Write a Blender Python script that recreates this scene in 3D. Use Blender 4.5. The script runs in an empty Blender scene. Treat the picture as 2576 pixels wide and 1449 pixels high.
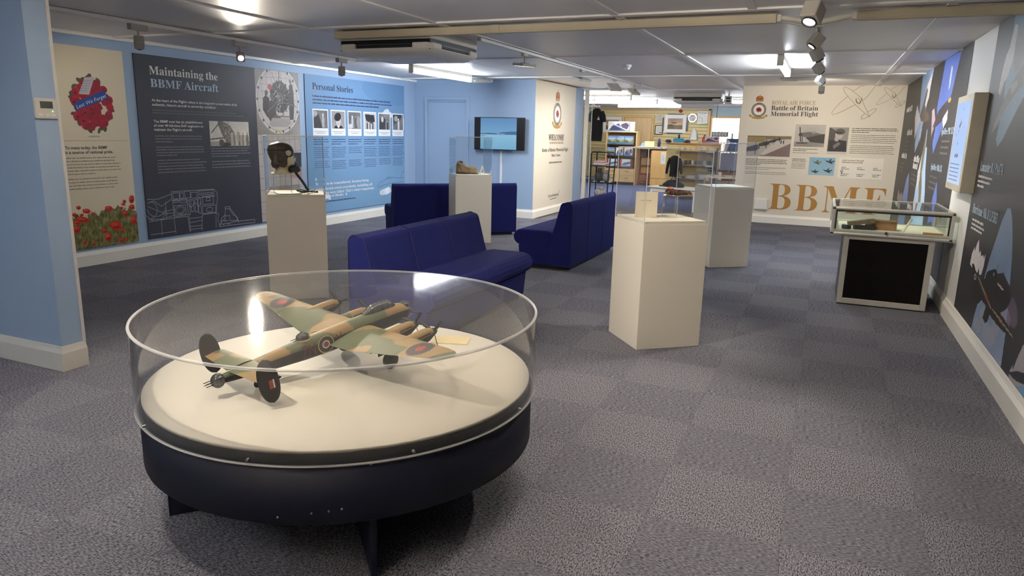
import bpy, bmesh, math, random
import numpy as np
from mathutils import Vector, Matrix

random.seed(7)
RNG = np.random.default_rng(7)
SC = bpy.context.scene
COL = SC.collection
PI = math.pi

# ------------------------------------------------------------------ camera
CAM_H = 1.47
YAW, PITCH, ROLL, FPX = -0.406608, -0.216757, 0.0231121, 1778.35
_f = Vector((math.sin(YAW) * math.cos(PITCH), math.cos(YAW) * math.cos(PITCH), math.sin(PITCH)))
_r0 = Vector((math.cos(YAW), -math.sin(YAW), 0))
_u0 = _r0.cross(_f)
_r = _r0 * math.cos(ROLL) + _u0 * math.sin(ROLL)
_u = -_r0 * math.sin(ROLL) + _u0 * math.cos(ROLL)
cam_data = bpy.data.cameras.new('camera')
cam_data.sensor_fit = 'HORIZONTAL'
cam_data.sensor_width = 36.0
cam_data.lens = FPX * 36.0 / 2576.0
cam_data.clip_start = 0.05
cam_data.clip_end = 200
cam = bpy.data.objects.new('camera', cam_data)
cam.matrix_world = Matrix(((_r.x, _u.x, -_f.x, 0), (_r.y, _u.y, -_f.y, 0), (_r.z, _u.z, -_f.z, CAM_H), (0, 0, 0, 1)))
COL.objects.link(cam)
SC.camera = cam

# ------------------------------------------------------------------ world and exposure
world = bpy.data.worlds.new('world')
SC.world = world
world.use_nodes = True
world.node_tree.nodes['Background'].inputs[0].default_value = (0.75, 0.82, 1.0, 1)
world.node_tree.nodes['Background'].inputs[1].default_value = 0.3
SC.view_settings.view_transform = 'Standard'
SC.view_settings.look = 'None'
SC.view_settings.exposure = 0.52
SC.view_settings.gamma = 1.0
SC.view_settings.use_curve_mapping = False
SC.cycles.use_denoising = True
SC.cycles.max_bounces = 10
SC.cycles.diffuse_bounces = 6
SC.cycles.glossy_bounces = 4
SC.cycles.transmission_bounces = 6
SC.cycles.transparent_max_bounces = 24
SC.cycles.caustics_reflective = False
SC.cycles.caustics_refractive = False
SC.cycles.sample_clamp_indirect = 6.0

# lamp strengths, used by the lamp builders below (watts / emission strength)
WARM = (1.0, 0.89, 0.73)
COOL = (0.86, 0.93, 1.0)
P_TABLE = 290.0      # the lit head on the left track, aimed at the round case
P_WALL = 15.0        # heads washing the left wall panels
P_RIGHT = 90.0       # lit heads on the right track
P_GRAPH = 56.0       # heads washing the right wall
P_FLOOD = 130.0       # flat floods of the middle track
E_TUBE = 70.0        # fluorescent tubes of the exhibition room
E_SHOP = 45.0        # fluorescent tubes of the shop
E_UP = 460.0         # unseen lamps added to brighten the near ceiling
CEIL = 2.35

# ------------------------------------------------------------------ colour and materials
def lin(c):
    return tuple(((v / 255) / 12.92 if v / 255 <= 0.04045 else ((v / 255 + 0.055) / 1.055) ** 2.4) for v in c[:3])

MATS = {}
def mat(name, c, rough=0.6, metal=0.0, spec=0.5, var=0.06, scale=6.0, bump=0.0, bscale=200.0, emit=0.0, sheen=0.0, coat=0.0):
    """procedural principled material: base colour with a soft noise variation and optional fine relief"""
    if name in MATS:
        return MATS[name]
    m = bpy.data.materials.new(name); m.use_nodes = True
    nt = m.node_tree; b = nt.nodes['Principled BSDF']
    b.inputs['Roughness'].default_value = rough
    b.inputs['Metallic'].default_value = metal
    b.inputs['Specular IOR Level'].default_value = spec
    if sheen: b.inputs['Sheen Weight'].default_value = sheen
    if coat: b.inputs['Coat Weight'].default_value = coat
    l = lin(c)
    if var:
        tc = nt.nodes.new('ShaderNodeTexCoord')
        n = nt.nodes.new('ShaderNodeTexNoise'); n.inputs['Scale'].default_value = scale; n.inputs['Detail'].default_value = 4
        r = nt.nodes.new('ShaderNodeValToRGB')
        r.color_ramp.elements[0].position = 0.3; r.color_ramp.elements[1].position = 0.7
        r.color_ramp.elements[0].color = (*[x * (1 - var) for x in l], 1)
        r.color_ramp.elements[1].color = (*[min(1, x * (1 + var)) for x in l], 1)
        nt.links.new(tc.outputs['Object'], n.inputs['Vector']); nt.links.new(n.outputs['Fac'], r.inputs['Fac'])
        nt.links.new(r.outputs['Color'], b.inputs['Base Color'])
        if emit:
            nt.links.new(r.outputs['Color'], b.inputs['Emission Color'])
    else:
        b.inputs['Base Color'].default_value = (*l, 1)
        b.inputs['Emission Color'].default_value = (*l, 1)
    if emit:
        b.inputs['Emission Strength'].default_value = emit
    if bump:
        tc2 = nt.nodes.new('ShaderNodeTexCoord')
        n2 = nt.nodes.new('ShaderNodeTexNoise'); n2.inputs['Scale'].default_value = bscale; n2.inputs['Detail'].default_value = 3
        bp = nt.nodes.new('ShaderNodeBump'); bp.inputs['Strength'].default_value = bump; bp.inputs['Distance'].default_value = 0.004
        nt.links.new(tc2.outputs['Object'], n2.inputs['Vector'])
        nt.links.new(n2.outputs['Fac'], bp.inputs['Height']); nt.links.new(bp.outputs['Normal'], b.inputs['Normal'])
    MATS[name] = m
    return m

def print_mat(name, rough=0.5, emit=0.0):
    """flat print: the colour comes from the mesh's own colour attribute"""
    if name in MATS:
        return MATS[name]
    m = bpy.data.materials.new(name); m.use_nodes = True
    nt = m.node_tree; b = nt.nodes['Principled BSDF']
    a = nt.nodes.new('ShaderNodeAttribute'); a.attribute_name = 'Col'
    if not emit: nt.links.new(a.outputs['Color'], b.inputs['Base Color'])
    b.inputs['Roughness'].default_value = rough
    b.inputs['Specular IOR Level'].default_value = 0.3
    if emit:
        b.inputs['Base Color'].default_value = (0.01, 0.01, 0.012, 1)
        nt.links.new(a.outputs['Color'], b.inputs['Emission Color'])
        b.inputs['Emission Strength'].default_value = emit
    MATS[name] = m
    return m

def clear_mat(name, tint=(1, 1, 1), rough=0.02, ior=1.45, scratch=0.0, haze=0.0, gloss=1.0):
    """thin clear sheet: Fresnel mix of a transparent pass and a mirror reflection"""
    if name in MATS:
        return MATS[name]
    m = bpy.data.materials.new(name); m.use_nodes = True
    nt = m.node_tree; nt.nodes.remove(nt.nodes['Principled BSDF'])
    out = nt.nodes['Material Output']
    t = nt.nodes.new('ShaderNodeBsdfTransparent'); t.inputs['Color'].default_value = (*tint, 1)
    g = nt.nodes.new('ShaderNodeBsdfGlossy'); g.inputs['Roughness'].default_value = rough
    ge = nt.nodes.new('ShaderNodeNewGeometry'); dt = nt.nodes.new('ShaderNodeVectorMath'); dt.operation = 'DOT_PRODUCT'
    nt.links.new(ge.outputs['Incoming'], dt.inputs[0]); nt.links.new(ge.outputs['Normal'], dt.inputs[1])
    def op(kind, a, b=None):
        n_ = nt.nodes.new('ShaderNodeMath'); n_.operation = kind
        for i_, v_ in enumerate((a, b)):
            if v_ is None: continue
            if isinstance(v_, (int, float)): n_.inputs[i_].default_value = v_
            else: nt.links.new(v_, n_.inputs[i_])
        return n_.outputs[0]
    f0 = ((ior - 1) / (ior + 1)) ** 2       # Schlick reflectance, the same from both sides of the thin sheet
    fac = op('ADD', op('MULTIPLY', op('POWER', op('SUBTRACT', 1.0, op('ABSOLUTE', dt.outputs['Value'])), 5.0), 1 - f0), f0)
    if gloss != 1.0: fac = op('MULTIPLY', fac, gloss)      # weakens reflections, to dim the strip light mirrored in the top
    mix = nt.nodes.new('ShaderNodeMixShader')
    nt.links.new(fac, mix.inputs['Fac']); nt.links.new(t.outputs[0], mix.inputs[1]); nt.links.new(g.outputs[0], mix.inputs[2])
    last = mix
    if scratch:
        tc = nt.nodes.new('ShaderNodeTexCoord')
        n = nt.nodes.new('ShaderNodeTexNoise'); n.inputs['Scale'].default_value = 90; n.inputs['Detail'].default_value = 6
        bp = nt.nodes.new('ShaderNodeBump'); bp.inputs['Strength'].default_value = scratch; bp.inputs['Distance'].default_value = 0.001
        nt.links.new(tc.outputs['Object'], n.inputs['Vector']); nt.links.new(n.outputs['Fac'], bp.inputs['Height'])
        nt.links.new(bp.outputs['Normal'], g.inputs['Normal'])
    if haze:
        d = nt.nodes.new('ShaderNodeBsdfDiffuse'); d.inputs['Color'].default_value = (0.8, 0.8, 0.8, 1)
        mx = nt.nodes.new('ShaderNodeMixShader'); mx.inputs['Fac'].default_value = haze
        nt.links.new(mix.outputs[0], mx.inputs[1]); nt.links.new(d.outputs[0], mx.inputs[2]); last = mx
    nt.links.new(last.outputs[0], out.inputs['Surface'])
    MATS[name] = m
    return m

def wood(name, c1, c2, scale=3.0, axis=(1, 12, 1), rough=0.5):
    if name in MATS:
        return MATS[name]
    m = bpy.data.materials.new(name); m.use_nodes = True
    nt = m.node_tree; b = nt.nodes['Principled BSDF']; b.inputs['Roughness'].default_value = rough
    tc = nt.nodes.new('ShaderNodeTexCoord'); mp = nt.nodes.new('ShaderNodeMapping'); mp.inputs['Scale'].default_value = axis
    n = nt.nodes.new('ShaderNodeTexNoise'); n.inputs['Scale'].default_value = scale; n.inputs['Detail'].default_value = 5
    r = nt.nodes.new('ShaderNodeValToRGB'); r.color_ramp.elements[0].position = 0.3; r.color_ramp.elements[1].position = 0.7
    r.color_ramp.elements[0].color = (*lin(c1), 1); r.color_ramp.elements[1].color = (*lin(c2), 1)
    nt.links.new(tc.outputs['Object'], mp.inputs['Vector']); nt.links.new(mp.outputs['Vector'], n.inputs['Vector'])
    nt.links.new(n.outputs['Fac'], r.inputs['Fac']); nt.links.new(r.outputs['Color'], b.inputs['Base Color'])
    MATS[name] = m
    return m

def emit_mat(name, c, strength):
    if name in MATS:
        return MATS[name]
    m = bpy.data.materials.new(name); m.use_nodes = True
    nt = m.node_tree; b = nt.nodes['Principled BSDF']
    b.inputs['Base Color'].default_value = (0.8, 0.8, 0.8, 1)
    b.inputs['Emission Color'].default_value = (*c, 1); b.inputs['Emission Strength'].default_value = strength
    MATS[name] = m
    return m

def carpet_mat(name, dark, light, stretch):
    m = bpy.data.materials.new(name); m.use_nodes = True
    nt = m.node_tree; b = nt.nodes['Principled BSDF']
    b.inputs['Roughness'].default_value = 0.95; b.inputs['Specular IOR Level'].default_value = 0.1
    tc = nt.nodes.new('ShaderNodeTexCoord'); mp = nt.nodes.new('ShaderNodeMapping'); mp.inputs['Scale'].default_value = stretch
    oi = nt.nodes.new('ShaderNodeObjectInfo')
    va = nt.nodes.new('ShaderNodeVectorMath'); va.operation = 'ADD'
    n = nt.nodes.new('ShaderNodeTexNoise'); n.inputs['Scale'].default_value = 150; n.inputs['Detail'].default_value = 3; n.inputs['Roughness'].default_value = 0.6
    r = nt.nodes.new('ShaderNodeValToRGB'); r.color_ramp.elements[0].position = 0.38; r.color_ramp.elements[1].position = 0.62
    r.color_ramp.elements[0].color = (*lin(dark), 1); r.color_ramp.elements[1].color = (*lin(light), 1)
    bp = nt.nodes.new('ShaderNodeBump'); bp.inputs['Strength'].default_value = 0.7; bp.inputs['Distance'].default_value = 0.006
    nt.links.new(tc.outputs['Object'], mp.inputs['Vector'])
    nt.links.new(mp.outputs['Vector'], va.inputs[0]); nt.links.new(oi.outputs['Location'], va.inputs[1])
    nt.links.new(va.outputs[0], n.inputs['Vector'])
    nt.links.new(n.outputs['Fac'], r.inputs['Fac']); nt.links.new(r.outputs['Color'], b.inputs['Base Color'])
    nt.links.new(n.outputs['Fac'], bp.inputs['Height']); nt.links.new(bp.outputs['Normal'], b.inputs['Normal'])
    MATS[name] = m
    return m

# ------------------------------------------------------------------ object helpers
def prop(o, label=None, cat=None, group=None, kind=None):
    if label: o['label'] = label
    if cat: o['category'] = cat
    if group: o['group'] = group
    if kind: o['kind'] = kind
    return o

def thing(name, label, cat, loc=(0, 0, 0), rz=0.0, group=None):
    o = bpy.data.objects.new(name, None); COL.objects.link(o)
    o.empty_display_size = 0.1
    o.location = loc; o.rotation_euler = (0, 0, rz)
    return prop(o, label, cat, group)

def copy_tree(o, parent=None):
    c = o.copy(); COL.objects.link(c); c.parent = parent
    for ch in list(o.children):
        copy_tree(ch, c)
    return c

def link(name, me, m, parent=None, loc=None, rot=None):
    o = bpy.data.objects.new(name, me); COL.objects.link(o)
    if m is not None and not me.materials:
        me.materials.append(m)
    o.parent = parent
    if loc is not None: o.location = loc
    if rot is not None: o.rotation_euler = rot
    return o

class MB:
    """collects simple shapes and links them as one mesh object"""
    def __init__(s):
        s.v = []; s.f = []; s.sm = []
    def add(s, vs, fs, smooth=False):
        k = len(s.v); s.v += [tuple(v) for v in vs]
        s.f += [tuple(i + k for i in f) for f in fs]; s.sm += [smooth] * len(fs)
        return s
    def bx(s, x0, x1, y0, y1, z0, z1):
        vs = [(x, y, z) for z in (z0, z1) for y in (y0, y1) for x in (x0, x1)]
        return s.add(vs, [(0, 2, 3, 1), (4, 5, 7, 6), (0, 1, 5, 4), (2, 6, 7, 3), (0, 4, 6, 2), (1, 3, 7, 5)])
    def box(s, c, d, M=None):
        x, y, z = c; a, b, e = d[0] / 2, d[1] / 2, d[2] / 2
        vs = [Vector((i * a, j * b, k * e)) for k in (-1, 1) for j in (-1, 1) for i in (-1, 1)]
        if M is not None: vs = [M @ q for q in vs]
        vs = [(q.x + x, q.y + y, q.z + z) for q in vs]
        return s.add(vs, [(0, 2, 3, 1), (4, 5, 7, 6), (0, 1, 5, 4), (2, 6, 7, 3), (0, 4, 6, 2), (1, 3, 7, 5)])
    def quad(s, a, b, c, d):
        return s.add([a, b, c, d], [(0, 1, 2, 3)])
    def prism(s, poly, t0, t1, plane='xz'):
        n = len(poly); 
        g = {'xz': lambda p, t: (p[0], t, p[1]), 'xy': lambda p, t: (p[0], p[1], t), 'yz': lambda p, t: (t, p[0], p[1])}[plane]
        vs = [g(p, t0) for p in poly] + [g(p, t1) for p in poly]
        fs = [tuple(range(n)), tuple(range(2 * n - 1, n - 1, -1))] + [(i, n + i, n + (i + 1) % n, (i + 1) % n) for i in range(n)]
        return s.add(vs, fs)
    def loft(s, rings, cap=True, smooth=True, closed=True):
        n = len(rings[0]); vs = [p for r in rings for p in r]; fs = []
        for i in range(len(rings) - 1):
            for j in range(n if closed else n - 1):
                a = i * n + j; b = i * n + (j + 1) % n
                fs.append((a, b, b + n, a + n))
        s.add(vs, fs, smooth)
        if cap:
            s.add(rings[0], [tuple(range(n - 1, -1, -1))]); s.add(rings[-1], [tuple(range(n))])
        return s
    def tube(s, pts, r, n=8, cap=True):
        pts = [Vector(p) for p in pts]; rs = r if isinstance(r, (list, tuple)) else [r] * len(pts)
        rings = []; up = None
        for i, p in enumerate(pts):
            t = (pts[min(i + 1, len(pts) - 1)] - pts[max(i - 1, 0)]).normalized()
            if up is None:
                up = t.orthogonal().normalized()
            else:
                up = (up - t * up.dot(t)).normalized()
            w = t.cross(up)
            rings.append([p + (up * math.cos(2 * PI * j / n) + w * math.sin(2 * PI * j / n)) * rs[i] for j in range(n)])
        return s.loft(rings, cap)
    def lathe(s, prof, n=32, c=(0, 0, 0), cap=False, smooth=True):
        rings = [[(c[0] + r * math.cos(2 * PI * j / n), c[1] + r * math.sin(2 * PI * j / n), c[2] + z) for j in range(n)] for r, z in prof]
        return s.loft(rings, cap, smooth)
    def ell(s, c, r, nu=16, nv=10, M=None):
        rings = []
        for i in range(nv + 1):
            a = -PI / 2 + PI * i / nv
            ring = []
            for j in range(nu):
                q = Vector((r[0] * math.cos(a) * math.cos(2 * PI * j / nu), r[1] * math.cos(a) * math.sin(2 * PI * j / nu), r[2] * math.sin(a)))
                if M is not None: q = M @ q
                ring.append((q.x + c[0], q.y + c[1], q.z + c[2]))
            rings.append(ring)
        return s.loft(rings, False)
    def build(s, name, m, parent=None, bevel=0.0, loc=None, rot=None, seg=2, sub=0):
        me = bpy.data.meshes.new(name)
        me.from_pydata(s.v, [], s.f)
        me.polygons.foreach_set('use_smooth', s.sm)
        me.update()
        o = link(name, me, m, parent, loc, rot)
        if bevel:
            md = o.modifiers.new('bevel', 'BEVEL'); md.width = bevel; md.segments = seg; md.limit_method = 'ANGLE'; md.angle_limit = math.radians(40)
        if sub:
            md = o.modifiers.new('sub', 'SUBSURF'); md.levels = sub; md.render_levels = sub
        return o

def bxo(name, m, parent, b, bevel=0.0):
    return MB().bx(*b).build(name, m, parent, bevel)

# ------------------------------------------------------------------ lettering
def _mesh_from_curve(cu):
    o = bpy.data.objects.new('tmp', cu); COL.objects.link(o)
    dg = bpy.context.evaluated_depsgraph_get()
    me = bpy.data.meshes.new_from_object(o.evaluated_get(dg))
    bpy.data.objects.remove(o)
    return me

def _glyph(c):
    a, *cs = GLYPHS[c].split('|')
    d = lambda p, q: (ord(p) - 48) * 20 + ord(q) - 65 - 100
    return int(a), [[(d(k[i], k[i + 1]), d(k[i + 2], k[i + 3])) for i in range(0, len(k), 4)] for k in cs]

def lettering(name, text, m, parent, x, zdown, cap, width=None, serif=False, y=-0.004, shear=0.0, weight=0.0):
    """flat letters lying on the parent's face: x right, zdown below the parent's origin (baseline)"""
    cu = bpy.data.curves.new(name, 'CURVE' if serif else 'FONT')
    if serif:
        cu.dimensions = '2D'; cu.fill_mode = 'BOTH'; pen = 0
        for ch in text:
            if ch == ' ':
                pen += 40; continue
            adv, cs = _glyph(ch)
            for pts in cs:
                if len(pts) < 3: continue
                sp = cu.splines.new('POLY'); sp.points.add(len(pts) - 1); sp.use_cyclic_u = True
                sp.points.foreach_set('co', [q for p in pts for q in ((pen + p[0]) / 114, p[1] / 114, 0, 1)])
            pen += adv
    else:
        cu.body = text; cu.size = 1.45; cu.resolution_u = 2
    cu.offset = weight
    me = _mesh_from_curve(cu)
    n = len(me.vertices); co = np.empty(n * 3); me.vertices.foreach_get('co', co); co = co.reshape(-1, 3)
    w = co[:, 0].max() - co[:, 0].min(); sx = (width / w) if width else cap
    px = (co[:, 0] - co[:, 0].min()) * sx + shear * co[:, 1] * cap; pz = co[:, 1] * cap
    out = np.stack([x + px, np.full(n, y), -zdown + pz], 1)
    me.vertices.foreach_set('co', out.ravel()); me.materials.clear(); me.update()
    return link(name, me, m, parent) if len(text) < 3 else prop(link(name, me, m, parent), kind='stuff')

def textlines(name, m, parent, lines, h, y=-0.004):
    """rows of small print too fine to read: one little block per letter; lines = (x0, x1, zdown)"""
    vs = []; fs = []
    for x0, x1, zd in lines:
        x = x0
        while x < x1:
            for _ in range(random.randint(2, 8)):
                if x > x1: break
                hh = h * random.choice((0.72, 0.72, 0.8, 1.0)); w = h * random.uniform(0.38, 0.6); k = len(vs)
                vs += [(x, y, -zd), (x + w, y, -zd), (x + w, y, -zd + hh), (x, y, -zd + hh)]; fs.append((k, k + 1, k + 2, k + 3))
                x += w + h * 0.16
            x += h * 0.42
    me = bpy.data.meshes.new(name); me.from_pydata(vs, [], fs); me.update()
    return prop(link(name, me, m, parent), kind='stuff')

# ------------------------------------------------------------------ printed pictures (colour attribute on a fine grid)
class Cv:
    def __init__(s, w, h, cell, bg=None):
        s.w, s.h = w, h
        cx_, cy_ = cell if isinstance(cell, tuple) else (cell, cell)
        s.nx = max(2, int(w / cx_)) + 1; s.ny = max(2, int(h / cy_)) + 1
        s.X, s.Y = np.meshgrid(np.linspace(0, w, s.nx), np.linspace(0, h, s.ny))
        s.c = np.zeros((s.ny, s.nx, 3)); s.a = np.zeros((s.ny, s.nx))
        if bg is not None: s.c[:] = bg; s.a[:] = 1
    def put(s, mask, col, k=1.0):
        mk = (mask.astype(float) * k)[..., None]
        s.c = s.c * (1 - mk) + np.array(col, float) * mk; s.a = np.maximum(s.a, mask)
    def rect(s, x0, y0, x1, y1, col, k=1.0):
        s.put((s.X >= x0) & (s.X <= x1) & (s.Y >= y0) & (s.Y <= y1), col, k)
    def ell(s, x, y, rx, ry, col, rot=0, k=1.0):
        c_, s_ = math.cos(rot), math.sin(rot)
        dx, dy = s.X - x, s.Y - y
        s.put(((dx * c_ + dy * s_) / rx) ** 2 + ((-dx * s_ + dy * c_) / ry) ** 2 <= 1, col, k)
    def poly(s, pts, col, k=1.0):
        inside = np.zeros(s.X.shape, bool); n = len(pts)
        for i in range(n):
            x0, y0 = pts[i]; x1, y1 = pts[(i + 1) % n]
            if y0 == y1: continue
            cr = ((s.Y < y0) != (s.Y < y1)) & (s.X < (x1 - x0) * (s.Y - y0) / (y1 - y0) + x0)
            inside ^= cr
        s.put(inside, col, k)
    def line(s, pts, w, col, k=1.0):
        for (x0, y0), (x1, y1) in zip(pts[:-1], pts[1:]):
            dx, dy = x1 - x0, y1 - y0; L = dx * dx + dy * dy + 1e-12
            t = np.clip(((s.X - x0) * dx + (s.Y - y0) * dy) / L, 0, 1)
            d = np.hypot(s.X - x0 - t * dx, s.Y - y0 - t * dy)
            s.put(d <= w / 2, col, k)
    def grad(s, c0, c1, y0=0, y1=None):
        t = np.clip((s.Y - y0) / ((y1 or s.h) - y0), 0, 1)[..., None]
        s.c = np.array(c0, float) * (1 - t) + np.array(c1, float) * t; s.a[:] = 1
    def noise(s, amp, freq, seed=0):
        g = np.random.default_rng(seed); f = np.zeros(s.X.shape)
        for o in range(3):
            for _ in range(5):
                a = g.uniform(0, 2 * PI); p = g.uniform(0, 6.28); q = freq * 2 ** o * g.uniform(0.6, 1.4)
                f += np.sin((s.X * math.cos(a) + s.Y * math.sin(a)) * q + p) / (2 ** o)
        s.c = np.clip(s.c + (f * amp / 3)[..., None] * (s.a > 0)[..., None], 0, 255)
        return f
    def speck(s, amp, seed=0):
        g = np.random.default_rng(seed); s.c = np.clip(s.c + g.normal(0, amp, s.X.shape)[..., None], 0, 255)
    def build(s, name, m, parent, x=0.0, zdown=0.0, y=-0.003):
        me = bpy.data.meshes.new(name); nx, ny = s.nx, s.ny
        co = np.stack([x + s.X, np.full(s.X.shape, y), -(zdown + s.Y)], -1).reshape(-1, 3)
        idx = np.arange(nx * ny).reshape(ny, nx)
        q = np.stack([idx[1:, :-1], idx[1:, 1:], idx[:-1, 1:], idx[:-1, :-1]], -1).reshape(-1, 4)
        keep = (s.a.reshape(-1)[q] > 0.5).sum(1) >= 3
        q = q[keep]
        me.vertices.add(len(co)); me.vertices.foreach_set('co', co.ravel().astype(np.float32))
        me.loops.add(q.size); me.loops.foreach_set('vertex_index', q.ravel().astype(np.int32))
        me.polygons.add(len(q)); me.polygons.foreach_set('loop_start', np.arange(0, q.size, 4, dtype=np.int32))
        me.update(calc_edges=True)
        at = me.color_attributes.new('Col', 'FLOAT_COLOR', 'POINT')
        l = np.clip(s.c / 255, 0, 1); l = np.where(l <= 0.04045, l / 12.92, ((l + 0.055) / 1.055) ** 2.4)
        at.data.foreach_set('color', np.concatenate([l.reshape(-1, 3), np.ones((nx * ny, 1))], 1).ravel().astype(np.float32))
        return link(name, me, m, parent)

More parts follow.
